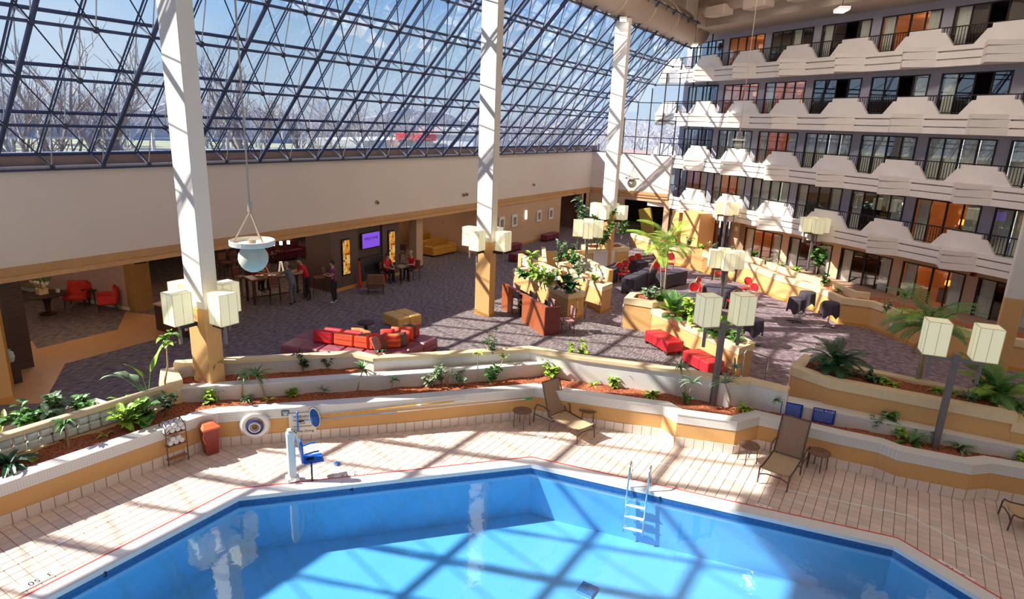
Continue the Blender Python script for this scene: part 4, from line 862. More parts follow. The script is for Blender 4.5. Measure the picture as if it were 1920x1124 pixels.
m = MB(); m.tube([(0, 0, 0), (L_, 0, hz)], .017, 8); m.build('yellow_pole', mat('pole_yellow', (.80, .42, .04), .4), t); m = MB(); m.tube([(L_*.93, 0, hz*.93), (L_*1.03, 0, hz*1.03)], .022, 8); m.tube([(L_*.66, 0, hz*.66), (L_*.69, 0, hz*.69)], .022, 8); m.build('collar', whitepl, t)
rim = [(-.12+.11*cos(a)-.03*sin(a), -.02, -.02+.24*sin(a)) for a in [2*PI*i/20 for i in range(21)]]; m = MB(); m.tube(rim, .012, 6); m.build('net_rim', whitepl, t)
m = MB(); cen = (-.10, -.10, -.14); V = [Vector(r) for r in rim[:-1]]+[Vector(r)*.5+Vector(cen)*.5+Vector((0, -.05, 0)) for r in rim[:-1]]+[Vector(cen)]
m.add(V, [(i, (i+1) % 20, 20+(i+1) % 20, 20+i) for i in range(20)]+[(20+i, 20+(i+1) % 20, 40) for i in range(20)]); m.build('net_bag', mat('net_blue', (.015, .10, .38), .8), t)
# pool lift
p = at(549, 903, 0); q = at(600, 893, 0); rz = math.atan2(q.y-p.y, q.x-p.x)
t = thing('pool_lift', 'white pool lift mast with a blue transfer seat at the pool edge', 'pool lift', (p.x, p.y, .03), rz)
m = MB(); m.rbox((0, 0, .55), (.16, .14, 1.10), .02); m.rbox((-.01, 0, 1.13), (.10, .12, .06), .02); m.build('mast', whitepl, t)
m = MB(); m.rbox((0, 0, .05), (.26, .24, .10), .02); m.lathe([(.06, -.13), (.06, -.15), (0, -.15)], n=12); m.build('base', whitepl, t)
m = MB(); m.tube([(0, -.13, .09), (0, -.16, .09)], .05, 14); m.build('base_wheel', steel, t)
m = MB(); m.tube([(0, 0, 1.12), (.12, 0, 1.0), (.16, 0, .72), (.20, 0, .48)], .022, 8); m.build('arm', whitepl, t)
m = MB(); m.rbox((.42, 0, .40), (.40, .36, .035), .012); m.build('seat', bluepl, t)
m = MB(); m.rbox((.20, 0, .62), (.045, .34, .42), .015); m.build('backrest', bluepl, t)
for s in (-1, 1): m = MB(); m.tube([(.20, s*.19, .62), (.42, s*.20, .66), (.52, s*.20, .66)], .018, 6); m.build('armrest', bluepl, t)
m = MB(); m.box((.36, -.02, .43), (.14, .05, .03)); m.box((.36, -.19, .2), (.035, .02, .46)); m.build('safety_strap', black, t)
p = at(632, 872, 0); m = MB(); m.rbox((0, 0, .02), (.12, .10, .035), .01); tag(m.build('footrest_pad', bluepl, None, loc=(p.x, p.y, .012), rz=.2), 'small blue plastic pad lying on the deck right of the pool lift', 'pad')
# ladder
pA, pB = at(1182, 902, 0), at(1218, 910, 0); ed = (pB-pA); ed.z = 0; sp = ed.length; ed.normalize(); outd = Vector((-ed.y, ed.x, 0)); outd = outd if outd.dot(Vector((pA.x, pA.y, 0))) > 0 else -outd
t = thing('pool_ladder', 'stainless steel pool ladder with three steps', 'ladder', (pA.x, pA.y, .0), math.atan2(ed.y, ed.x))
sg_ = 1 if Vector((-ed.y, ed.x, 0)).dot(outd) > 0 else -1
for x_ in (0, sp):
    m = MB(); pts = [(x_, 0, .02), (x_, 0, .38)]+[(x_, -sg_*(.14-.14*cos(a)), .38+.13*sin(a)) for a in [PI*i/8 for i in range(1, 9)]]+[(x_, -sg_*.36, -.1), (x_, -sg_*.40, -1.0)]; m.tube(pts, .02, 8); m.build('rail', steel, t, smooth=True)
    m = MB(); m.lathe([(.045, .028), (.045, .04), (.02, .045)], c=(x_, 0, 0), n=12); m.build('escutcheon', steel, t)
for z in (-.35, -.62, -.9): m = MB(); m.rbox((sp/2, -sg_*.38, z), (sp, .09, .025), .008); m.build('step', whitepl, t)
p = at(1012, 803, 0); m = MB(); m.lathe([(.0, .0), (.10, .0), (.11, .004), (.085, .012), (0, .012)], n=20); tag(m.build('skimmer_lid', coping, None, loc=(p.x-.35, p.y-.25, .012)), 'round skimmer lid set in the deck left of the far lounger', 'lid')
# blue rule signs on the ledge
def rule_sign(px_, py_, w, lab, head):
    A, B = Vector(WP2[1]), Vector(WP2[0]); A, B = Vector(WP2[0]), Vector(WP2[1]); best = None
    for i in range(300):
        q = A+(B-A)*(i/299*1.0); d = Vector((q.x, q.y, 1.0))-CAMP; u = 960+F*d.dot(RT)/d.dot(_fwd)
        if best is None or abs(u-px_) < best[0]: best = (abs(u-px_), q)
    d = (B-A).normalized(); no = Vector((d.y, -d.x)); q = best[1]+no*.05
    t = thing('rules_sign', lab, 'sign', (q.x, q.y, .955), math.atan2(d.y, d.x)); m = MB(); m.rbox((0, 0, 0), (w, .012, .36), .003); m.build('panel', mat('sign_blue', (.01, .055, .42), .45, var=.02), t)
    m = MB(); r = random.Random(px_)
    for k in range(9 if not head else 7):
        z = (.13 if not head else .07)-.034*k; m.box((-w*.02, -.008, z), (w*(.88-r.random()*.12), .003, .010))
    m.build('rule_lines', mat('sign_pale_print', (.35, .45, .75), .6), t)
    if head: text('POOL RULES', .075, whitepl, t, (0, -.009, .125), RX)
rule_sign(1485, 768, .48, 'blue sign of small print on the white ledge, left of the other', False)
rule_sign(1545, 778, .48, 'blue sign headed POOL RULES on the white ledge', True)
# ------------------------------------------------------------------ lobby seating
def cushion(name, w, h, d, mt, lab, loc, rot, parent=None, stripe=None):
    m = MB(); V = []; n_ = 8
    for s in (1, -1):
        for i in range(n_+1):
            for j in range(n_+1):
                u, v = i/n_*2-1, j/n_*2-1; b = d/2*(max(0, 1-u**4)*max(0, 1-v**4))**.5; V.append((u*w/2*(1-.04*v*v), s*b, v*h/2*(1-.04*u*u)))
    k = (n_+1)**2; fs = []; ms = []
    for s in range(2):
        for i in range(n_):
            for j in range(n_):
                a = s*k+i*(n_+1)+j; f = (a, a+n_+1, a+n_+2, a+1); fs.append(f if s == 0 else f[::-1]); ms.append(1 if stripe and (j % 3 == 1) else 0)
    m.add(V, fs); m.m = ms; o_ = m.build(name, [mt, stripe] if stripe else mt, parent, smooth=True); o_.location = loc; o_.rotation_euler = rot; return tag(o_, lab, 'cushion', 'cushions heaped on the sectional')
# low burgundy sectional: modules along two runs
SC0 = at(700, 655, .42)
def module(cx, cy, w, d, rz, lab):
    t = thing('seat_module', lab, 'ottoman', (cx, cy, 0), rz, 'burgundy leather seat modules of the sectional')
    m = MB(); m.rbox((0, 0, .31), (w-.02, d-.02, .20), .04); m.build('seat_pad', burg, t); m = MB(); m.rbox((0, 0, .13), (w-.03, d-.03, .18), .02); m.build('base', burg, t); m = MB(); m.box((0, 0, .02), (w-.1, d-.1, .04)); m.build('plinth', black, t)
sa = Vector((12.45, 15.95)); run = (Vector((12.95, 13.15))-Vector((12.1, 15.5))).normalized()
a0 = at(531, 640, .42); a1 = at(567, 662, .42); a2 = at(700, 690, .42)
base = Vector((a0.x, a0.y)); ax = Vector((at(690, 655, .42).x-at(565, 640, .42).x, at(690, 655, .42).y-at(565, 640, .42).y)).normalized(); ay = Vector((-ax.y, ax.x))
rzs = math.atan2(ax.y, ax.x); st = Vector((at(560, 640, .42).x, at(560, 640, .42).y)); st = Vector((12.55, 15.95))
NM = ['first', 'second', 'third', 'fourth', 'fifth']
S0_ = Vector((at(556, 641, .42).x, at(556, 641, .42).y)); S1_ = Vector((at(700, 660, .42).x, at(700, 660, .42).y)); ax = (S1_-S0_).normalized(); rzs = math.atan2(ax.y, ax.x); pitch = (S1_-S0_).length/4.0
for i in range(5):
    c_ = S0_+ax*pitch*i; module(c_.x, c_.y, pitch, .85, rzs, 'burgundy leather seat module, %s from the left end of the sectional' % NM[i])
c_ = S0_+Vector((-ax.y, ax.x))*.86; module(c_.x, c_.y, pitch, .85, rzs, 'burgundy leather module at the back left corner of the sectional')
T0 = Vector((at(733, 657, .42).x, at(733, 657, .42).y)); T1 = Vector((at(790, 634, .42).x, at(790, 634, .42).y)); bx2 = (T1-T0).normalized(); rz2 = math.atan2(bx2.y, bx2.x)
for i in range(3): c_ = T0+(T1-T0)*(i/2); module(c_.x, c_.y, (T1-T0).length/2, .85, rz2, 'burgundy leather module on the right arm of the sectional, %s one' % NM[i])
def backpad(c_, z, w, rz, mt, lab, h=.40, tilt=-.12):
    t = thing('back_bolster', lab, 'bolster', (c_.x, c_.y, z), rz, 'red leather back bolsters'); m = MB(); m.rbox((0, 0, h/2), (w, .22, h), .05); m.build('bolster_pad', mt, t); m = MB(); m.box((0, -.112, h*.5), (w*.9, .004, .012)); m.build('seam', maroon, t); t.rotation_euler = (tilt, 0, rz)
ayv = Vector((-ax.y, ax.x))
for i, px_ in enumerate((1.25, 2.35, 3.4)): c_ = S0_+ax*pitch*px_+ayv*.22; backpad(c_, .41, pitch*1.05, rzs, orangered if i else redleather, 'red leather bolster along the back of the sectional, %s from the left' % NM[i])
for i in range(2): c_ = S0_+ax*pitch*(1.5+i*1.1)+ayv*.52; backpad(c_, .41, pitch*1.0, rzs, redleather, 'red leather bolster standing behind the front row, %s from the left' % NM[i])
byv = Vector((-bx2.y, bx2.x))
for i in range(3): c_ = T0+(T1-T0)*(.15+.36*i)+byv*.28; backpad(c_, .41, .75, rz2, redleather, 'red leather bolster on the right arm, %s from the corner' % NM[i])
stripe1 = mat('cushion_stripe', (.85, .22, .05), .8)
cs = [(688, 640, taupe, None, .2), (683, 634, redfab, stripe1, -.5), (698, 641, redfab, None, .9), (708, 645, mauve, None, 1.2), (716, 643, redfab, None, .7), (722, 641, taupe, None, 1.3), (737, 641, redfab, stripe1, .1), (750, 639, taupe, None, .5), (757, 634, redfab, None, -.6), (768, 622, taupe, None, -.3), (762, 628, orangered, None, .3), (727, 632, redfab, None, .2), (744, 628, orangered, None, -.4), (670, 630, orangered, stripe1, -.2)]
cn_ = ['taupe cushion leaning at the left of the heap', 'red cushion with orange stripes at the left of the heap', 'plain red cushion left of centre in the heap', 'mauve cushion at the front of the heap', 'red cushion tilted at the front of the heap', 'taupe cushion in the middle of the heap', 'red and orange striped cushion facing the pool', 'brown cushion beside the striped one', 'small red cushion near the right of the heap', 'taupe cushion propped up at the far right', 'orange red cushion under the far right taupe one', 'red cushion at the back of the heap', 'orange red cushion at the back right of the heap', 'orange striped cushion farthest left']
for (x, y, mt, st_, rr), lab in zip(cs, cn_):
    p = at(x, y, .62); cushion('cushion', .46, .46, .16, mt, lab, (p.x, p.y, .645), (-.25+.1*sin(x), .08*cos(x), YAW-PI/2+rr), stripe=st_)
p = at(690, 612, .45); m = MB(); m.lathe([(.0, .0), (.28, .0), (.28, .03), (.06, .05), (.06, .38), (.30, .40), (.30, .44), (0, .44)], n=24); tag(m.build('low_table', darkwood, None, loc=(p.x+.3, p.y+.4, 0)), 'low round dark table behind the red sectional', 'table')
# yellow ottoman
oc = Vector((17.0, 15.15)); t = thing('square_ottoman', 'square yellow leather ottoman of four sections behind the red sectional', 'ottoman', (oc.x, oc.y, 0), -.04+PI/2*0+.0)
for i in (-1, 1):
    for j in (-1, 1): m = MB(); m.rbox((i*.26, j*.26, .22), (.505, .505, .40), .03); m.build('section', yellowlea, t)
m = MB(); m.box((0, 0, .01), (.9, .9, .02)); m.build('plinth', black, t); t.rotation_euler = (0, 0, -.25); t.scale = (1.0, 1.0, 1)
# benches
def bench(a, b, w, h, mt, lab, group, nseg=3):
    a = Vector(a[:2]); b = Vector(b[:2]); c_ = (a+b)/2; L_ = (b-a).length
    t = thing('bench_ottoman', lab, 'bench', (c_.x, c_.y, 0), math.atan2((b-a).y, (b-a).x), group)
    for i in range(nseg): m = MB(); m.rbox((-L_/2+L_*(i+.5)/nseg, 0, .10+(h-.10)/2), (L_/nseg-.004, w, h-.10), .03); m.build('cushion_section', mt, t)
    for i in (-1, 1):
        for j in (-1, 1): m = MB(); m.box((i*(L_/2-.08), j*(w/2-.08), .05), (.09, .09, .10)); m.build('leg', darkwood, t)
bench(at(1224, 619, .45), at(1268, 643, .45), .66, .47, redleather, 'bright red leather bench beside the long planter, the left one', 'red benches by the long planter')
bench(at(1296, 656, .45), at(1344, 681, .45), .66, .47, redleather, 'bright red leather bench beside the long planter, the right one', 'red benches by the long planter')
for (x, y, lab) in ((958, 463, 'wine red bench under the pictures, partly behind the middle column'), (1031, 442, 'wine red bench under the pictures near the dark opening'), (975, 478, 'wine red bench out in front of the picture wall')):
    p = at(x, y+3, .2); bench((p.x-.85, p.y), (p.x+.85, p.y), .5, .46, purpleleather, lab, 'wine red benches at the picture wall', 4)
# reception desk
t = thing('reception_desk', 'long red brown wooden reception desk in front of the planter', 'desk')
D0, D1 = Vector((21.1, 13.45)), Vector((19.12, 10.33)); dd = (D1-D0).normalized(); nn = Vector((-dd.y, dd.x)); L_ = (D1-D0).length
for i in range(4):
    if i == 1: continue
    a, b = D0+dd*L_*i/4, D0+dd*L_*(i+1)/4; m = MB(); m.prism([a+dd*.005, b-dd*.005, b-dd*.005+nn*.06, a+dd*.005+nn*.06], 0, 1.05); m.build('front_panel', cherry, t)
a, b = D0+dd*L_*.25, D0+dd*L_*.5; m = MB(); m.prism([a+nn*.35, b+nn*.35, b+nn*.40, a+nn*.40], 0, 1.0); m.build('dark_gap_panel', darkwood, t)
m = MB(); m.prism([D0, D1, D1+nn*.14, D0+nn*.14], 1.05, 1.08); m.build('counter_top', cherry, t)
m = MB(); m.prism([D1-dd*.05, D1, D1+nn*.62, D1+nn*.62-dd*.05], 0, 1.05); m.build('end_panel', mat('dark_cherry', (.17, .035, .03), .4, var=.15), t)
m = MB(); m.prism([D0+nn*.1, D1-dd*.06+nn*.1, D1-dd*.06+nn*.60, D0+nn*.60], .72, .76); m.build('work_surface', darkwood, t)
for i, s in enumerate((.58, .86)):
    q = D0+dd*L_*s+nn*.36; t2 = thing('monitor', 'flat computer screen on the reception desk, %s from the column' % ['first', 'second'][i], 'monitor', (q.x, q.y, .765), math.atan2(dd.y, dd.x)+PI); m = MB(); m.rbox((0, 0, .24), (.42, .03, .27), .01); m.build('screen', black, t2); m = MB(); m.box((0, 0, .06), (.05, .04, .12)); m.box((0, 0, .005), (.2, .14, .01)); m.build('stand', black, t2)
# chairs
def chair(name, lab, seat_h, w, d, back_h, mseat, mleg, group, arms=False, oval=False, cat='chair'):
    t = thing(name, lab, cat, (0, 0, 0), 0, group)
    m = MB(); m.rbox((0, 0, seat_h), (w, d, .07), .02); m.build('seat', mseat, t)
    for i in (-1, 1):
        for j in (-1, 1):
            m = MB(); m.tube([(i*(w/2-.03), j*(d/2-.03), seat_h-.03), (i*(w/2-.01), j*(d/2-.005), 0)], [.02, .014], 6); m.build('leg', mleg, t)
    if oval:
        m = MB(); V = [(.0, d/2+.02, seat_h+.34)]+[(.19*cos(2*PI*i/20), d/2+.02+.03*abs(cos(2*PI*i/20))*-1, seat_h+.34+.20*sin(2*PI*i/20)) for i in range(20)]
        m.add(V, [(0, 1+i, 1+(i+1) % 20) for i in range(20)]); m.add([(v[0], v[1]+.03, v[2]) for v in V], [(0, 1+(i+1) % 20, 1+i) for i in range(20)]); m.build('back_pad', mseat, t, smooth=True)
        m = MB(); m.tube([(.20*cos(2*PI*i/20), d/2+.03, seat_h+.34+.215*sin(2*PI*i/20)) for i in range(21)], .02, 6)
        for i in (-1, 1): m.tube([(i*.17, d/2-.02, seat_h), (i*.12, d/2+.03, seat_h+.16)], .016, 6)
        m.build('back_frame', mleg, t)
    else:
        m = MB(); m.rbox((0, d/2, seat_h+back_h*.62), (w-.03, .05, back_h*.72), .02); m.build('backrest', mseat, t)
        for i in (-1, 1): m = MB(); m.tube([(i*(w/2-.02), d/2, seat_h-.04), (i*(w/2-.02), d/2+.05, seat_h+back_h)], .018, 6); m.build('back_post', mleg, t)
    if arms:
        for i in (-1, 1): m = MB(); m.tube([(i*w/2, -d/2+.06, seat_h), (i*(w/2+.01), -d/2+.05, seat_h+.22), (i*w/2, d/2, seat_h+.24)], .018, 6); m.build('armrest', mleg, t)
    return t
def faces(c, tgt): return math.atan2(tgt[1]-c[1], tgt[0]-c[0])+PI/2   # chair back (+y local) away from the target
ch = chair('desk_chair', 'mauve upholstered armchair at the near end of the reception desk', .46, .52, .50, .5, mauve, mat('cherry_leg', (.16, .03, .02), .4), 'mauve chairs at the reception desk', arms=True)
p = at(1060, 622, 0); ch.location = (20.05, 9.95, 0); ch.rotation_euler = (0, 0, faces(ch.location, (19.0, 11)) )
for (x, y, lab) in ((20.9, 12.15, 'mauve armchair behind the reception desk by its far end'), (20.55, 11.1, 'mauve armchair behind the middle of the reception desk'), (21.55, 13.3, 'mauve armchair at the far end of the reception desk')): dup(ch, (x, y, 0), faces((x, y), (x-1, y+.6)), lab)
bq = chair('banquet_chair', '', .45, .42, .42, .5, redleather, gold, 'gold framed banquet chairs with oval red backs', oval=True)
first = [True]
def bchair(x, y, tgt, lab, px_=True):
    p = at(x, y, -.35)
    if first[0]: bq.location = (p.x, p.y, -.35); bq.rotation_euler = (0, 0, faces(p, tgt)); bq['label'] = lab; first[0] = False
    else: dup(bq, (p.x, p.y, -.35), faces(p, tgt), lab)
def cloth_rect(L_, w, h, rz, loc, lab):
    t = thing('banquet_table', lab, 'table', loc, rz, 'long tables under fitted black cloths')
    m = MB(); V = []; z0, z1 = .02, h
    top = [(-L_/2, -w/2), (L_/2, -w/2), (L_/2, w/2), (-L_/2, w/2)]; bot = [(-L_/2+.02, -w/2+.02), (L_/2-.02, -w/2+.02), (L_/2-.02, w/2-.02), (-L_/2+.02, w/2-.02)]
    ring_t = []; ring_b = []
    for i in range(4):
        a, b = top[i], top[(i+1) % 4]
        for k in range(6): u = k/6; q = (a[0]+(b[0]-a[0])*u, a[1]+(b[1]-a[1])*u); ring_t.append(q); pin = .07*sin(u*PI); ring_b.append((q[0]*(1-pin), q[1]*(1-pin*1.6), z0+(.10*sin(u*PI))))
    V = [(q[0], q[1], z1) for q in ring_t]+[(q[0], q[1], z1-.03) for q in ring_t]+ring_b; n_ = len(ring_t)
    m.add(V, [tuple(range(n_))]+[(r*n_+i, r*n_+n_+i, r*n_+n_+(i+1) % n_, r*n_+(i+1) % n_)[::-1] for r in range(2) for i in range(n_)]); m.build('fitted_cloth', blackcloth, t)
    for i in (-1, 1):
        for j in (-1, 1): mm = MB(); mm.tube([(i*(L_/2-.06), j*(w/2-.06), 0), (i*(L_/2-.06), j*(w/2-.06), .12)], .02, 6); mm.build('leg', black, t)
    return t
def rt(a, b, w, lab):
    A, B = at(*a, .40), at(*b, .40); c_ = (A+B)/2; L_ = min(2.4, Vector((B.x-A.x, B.y-A.y)).length); cloth_rect(L_, w, .75, math.atan2(B.y-A.y, B.x-A.x), (c_.x, c_.y, -.35), lab); return (c_.x, c_.y)
tc1 = rt((1136, 508), (1162, 494), .62, 'long black clothed table against the big ochre planter')
tc2 = rt((1178, 524), (1202, 512), .62, 'long black clothed table nearest the palm planter')
tc3 = rt((1205, 512), (1222, 503), .62, 'long black clothed table behind the nearest one')
tc4 = rt((1180, 484), (1208, 492), .62, 'long black clothed table by the far steps')
tc5 = rt((1240, 514), (1280, 506), .62, 'long black clothed table right of the tall palm')
def cloth_round(r, h, drop, folds, lab, loc, pole=False, amp=.06, group=None):
    t = thing('round_table' if not pole else 'cocktail_table', lab, 'table', loc, rnd.random()*3, group)
    n_ = folds*6; m = MB(); V = [(0, 0, h)]
    for (rr, zz, am) in ((r*.97, h, 0), (r, h-.02, 0), (r*1.02, h-drop*.5, amp*.5), (r*1.03, h-drop, amp)):
        for i in range(n_): a = 2*PI*i/n_; q = am*sin(folds*a); corner = (.5+.5*cos(4*a)) if pole and zz == h-drop else 0; V.append(((rr+q)*cos(a), (rr+q)*sin(a), zz-corner*drop*.45*(1 if am else 0)))
    m.add(V, [(0, 1+i, 1+(i+1) % n_) for i in range(n_)]+[(1+k*n_+i, 1+(k+1)*n_+i, 1+(k+1)*n_+(i+1) % n_, 1+k*n_+(i+1) % n_) for k in range(3) for i in range(n_)]); m.build('tablecloth', blackcloth, t, smooth=True)
    if pole:
        m = MB(); m.tube([(0, 0, 0), (0, 0, h-.03)], .03, 8); m.build('pole', steel, t); m = MB()
        for a in range(4): m.tube([(0, 0, .07), (cos(a*PI/2)*.3, sin(a*PI/2)*.3, .02)], .018, 6)
        m.build('foot', black, t)
    else: m = MB(); m.lathe([(.05, 0), (.05, h-.03)], n=8); m.build('pedestal', black, t)
    return t
p = at(1355, 540, .4); cloth_round(.86, .76, .70, 16, 'big round table under a black cloth ringed by red backed chairs', (p.x, p.y, -.35)); rc = (p.x, p.y)
p = at(1308, 558, .4); cloth_round(.80, .76, .70, 16, 'round black clothed table half hidden behind the planter greenery', (p.x, p.y, -.35)); rc2 = (p.x, p.y)
for (x, y, lab) in ((1488, 604, 'tall cocktail table with a draped black cloth, the left of the trio'), (1508, 591, 'tall cocktail table with a draped black cloth, rear one of the trio'), (1551, 613, 'tall cocktail table with a draped black cloth, the right of the trio'), (1408, 648, 'tall cocktail table with a draped black cloth near the steps, standing apart')):
    p = at(x, y, -.35); cloth_round(.33, 1.05, .45, 9, lab, (p.x, p.y, -.35), True, .035, 'cocktail tables with black cloths')
for (x, y, tg, lab) in ((1314, 560, rc, 'red oval backed chair on the left of the round table'), (1318, 569, rc, 'red oval backed chair in front left of the round table'), (1345, 528, rc, 'red oval backed chair behind the lamp post'), (1371, 583, rc, 'red oval backed chair on the near side of the round table'), (1394, 558, rc, 'red oval backed chair behind the right of the round table'), (1405, 571, (rc[0]-3, rc[1]), 'gold framed chair standing apart right of the round table'), (1298, 572, rc2, 'red chair at the half hidden round table'),
                        (1162, 530, tc2, 'red oval backed chair left of the nearest long table'), (1171, 524, tc2, 'second red oval backed chair left of the nearest long table'), (1117, 508, tc1, 'red backed chair at the table by the big planter, nearest'), (1124, 503, tc1, 'red backed chair at the table by the big planter, middle'), (1132, 498, tc1, 'red backed chair at the table by the big planter, farthest'), (1181, 511, (tc4[0]+1, tc4[1]+1), 'gold framed red chair by the far steps'), (1195, 510, tc3, 'red backed chair between the long tables'), (1233, 528, tc5, 'red backed chair right of the palm, front'), (1241, 522, tc5, 'red backed chair right of the palm, rear'), (1255, 509, tc5, 'red backed chair beyond the table right of the palm')): bchair(x, y, tg, lab)
# ------------------------------------------------------------------ lobby fittings
A_, B_ = Vector((18.5, 20.42)), Vector((22.85, 20.62)); dd = (B_-A_).normalized(); nn = Vector((-dd.y, dd.x)); rzt = math.atan2(dd.y, dd.x)
t = thing('fireplace_wall', 'dark brown feature wall with a built in fireplace', 'feature wall', (A_.x, A_.y, 0), rzt); Lw = (B_-A_).length
m = MB(); m.box((Lw/2, .75, 1.31), (Lw, 1.5, 2.62)); m.build('wall_body', mat('feature_brown', (.085, .05, .042), .6), t)
m = MB(); m.box((.75, -.04, 1.31), (1.5, .12, 2.62)); m.box((3.75, -.04, 1.31), (1.2, .12, 2.62)); m.build('side_panel', mat('feature_taupe', (.125, .08, .07), .6), t)
m = MB(); m.box((2.35, -.06, .62), (1.5, .14, 1.24)); m.build('fireplace_surround', mat('slate_dark', (.04, .04, .045), .35), t); m = MB(); m.box((2.35, -.14, .72), (.95, .03, .34)); m.build('firebox', black, t)
m = MB(); m.box((Lw/2, -.03, .07), (Lw, .2, .14)); m.build('base_strip', ochredk, t)
def wl_(x, z, out=.1): p = A_+dd*x-nn*out; return (p.x, p.y, z)
t = thing('television', 'flat television showing a purple welcome screen above the fireplace', 'television', wl_(2.35, 1.98, .09), rzt); m = MB(); m.rbox((0, 0, 0), (1.22, .06, .74), .015); m.build('bezel', black, t); m = MB(); m.box((0, -.034, 0), (1.14, .006, .66)); m.build('screen', mat('purple_screen', (.1, .02, .5), .3, emit=(.26, .10, .85), es=.95), t); text('WELCOME', .19, mat('screen_text', (.02, 0, .1), .5, emit=(.08, .02, .35), es=.5), t, (0, -.042, .08), RX)
for x_, lab in ((.72, 'tall amber stained glass panel left of the television'), (3.75, 'tall amber stained glass panel right of the television')):
    t = thing('stained_glass', lab, 'glass panel', wl_(x_, 1.45, .12), rzt); m = MB(); m.rbox((0, 0, 0), (.50, .08, 1.62), .01); m.build('frame', black, t); m = MB(); r = random.Random(3)
    sgm = [mat('amber_glass_%d' % i, c, .3, emit=c, es=.55) for i, c in enumerate(((.85, .42, .06), (.75, .25, .03), (.85, .62, .22), (.30, .08, .02)))]
    for a in range(4):
        for b in range(16): m.box((-.155+a*.103+r.uniform(-.01, .01), -.045, -.70+b*.093), (.098, .01, .088), 0, m=r.choice([0, 0, 1, 2, 2, 3]), tilt=('Y', r.uniform(-.15, .15)))
    tag(m.build('glass_pieces', sgm, t), kind='stuff')
for x_, lab in ((1.35, 'tall thin red floor vase left of the fireplace'), (3.1, 'tall thin red floor vase right of the fireplace')):
    m = MB(); m.lathe([(.0, 0), (.07, 0), (.085, .05), (.06, .5), (.035, 1.15), (.045, 1.2), (0, 1.19)], n=14); p = wl_(x_, 0, .30); tag(m.build('floor_vase', redfab, None, loc=p, smooth=True), lab, 'vase')
# square post, sofas, art
p = at(797, 506, 0); m = MB(); m.rbox((0, 0, 1.38), (.5, .5, 2.5), .01); m.box((0, 0, .08), (.54, .54, .16), m=1); struct(m.build('column_short', [peach, mat('post_foot', (.16, .07, .04), .5)], None, loc=(p.x, p.y+.6, 0)), 'short square tan post under the tan band right of the fireplace', 'column')
def sofa(x, y, rz, lab, w=2.0, mt=yellowfab, d=.9, grp=None):
    t = thing('sofa', lab, 'sofa', (x, y, 0), rz, grp); m = MB(); m.rbox((0, 0, .22), (w, d, .28), .04); m.build('base', mt, t); m = MB(); m.rbox((0, d/2-.12, .55), (w, .24, .60), .07); m.build('backrest', mt, t)
    for i in (-1, 1): m = MB(); m.rbox((i*(w/2-.1), -.02, .42), (.2, d-.1, .36), .06); m.build('armrest', mt, t); 
    for i in (-1, 1): m = MB(); m.rbox((i*(w/4-.06), -.10, .42), (w/2-.14, d-.32, .15), .04); m.build('seat_cushion', mt, t)
    for i in (-1, 1):
        for j in (-1, 1): m = MB(); m.box((i*(w/2-.1), j*(d/2-.1), .04), (.07, .07, .08)); m.build('leg', darkwood, t)
    return t
p = at(804, 468, 0); sofa(p.x+.3, p.y+.4, -.15, 'yellow sofa beyond the short square post', 2.0, grp='yellow sofas in the far lounge'); p = at(872, 476, 0); sofa(p.x-1.1, p.y+1.0, -.05, 'yellow sofa mostly hidden behind the middle column', 2.0, grp='yellow sofas in the far lounge')
m = MB(); m.box((32.5, 25.4, 1.3), (9.5, .2, 2.7)); m.box((27.75, 25.9, 1.3), (.2, 1.2, 2.7)); struct(m.build('wall_lounge', mat('lounge_tan', (.46, .25, .13), .85)), 'tan wall behind the yellow sofas', 'wall')
for i, px_ in enumerate((826, 862)):
    p = atY(px_, 425, 25.25); t = thing('wall_art', 'dark mottled wall panel over the yellow sofas, %s' % ['left', 'right'][i], 'picture', (p.x, 25.24, 1.75), 0); m = MB(); m.rbox((0, 0, 0), (.8, .05, 1.3), .01); m.build('panel', black, t); m = MB(); r = random.Random(i)
    for q in range(60): m.box((r.uniform(-.36, .36), -.03, r.uniform(-.6, .6)), (.07, .02, .07), m=r.randrange(2))
    tag(m.build('mottled_pieces', [mat('art_bronze', (.30, .14, .05), .5), mat('art_grey', (.18, .15, .13), .5)], t), kind='stuff')
p = at(845, 468, 0); t = thing('flower_vase', 'tall vase of red and orange flowers between the yellow sofas', 'flowers', (p.x+.2, p.y+.5, 0)); m = MB(); m.box((0, 0, .3), (.5, .5, .6)); m.build('cube_table', darkwood, t); m = MB(); m.lathe([(0, .6), (.09, .6), (.12, .75), (.07, .95), (0, .95)], n=12); m.build('vase', maroon, t); m = MB(); r = random.Random(5)
for i in range(26): a = r.uniform(0, 6.28); q = r.uniform(.05, .38); m.tube([(0, 0, .95), (q*cos(a), q*sin(a), 1.2+r.uniform(0, .35))], .008, 4, m=2, cap=False); m.sphere((q*cos(a), q*sin(a), 1.22+r.uniform(0, .35)), .055, 6, m=r.randrange(2))
m.build('bouquet', [redfab, orangered, LG], t)
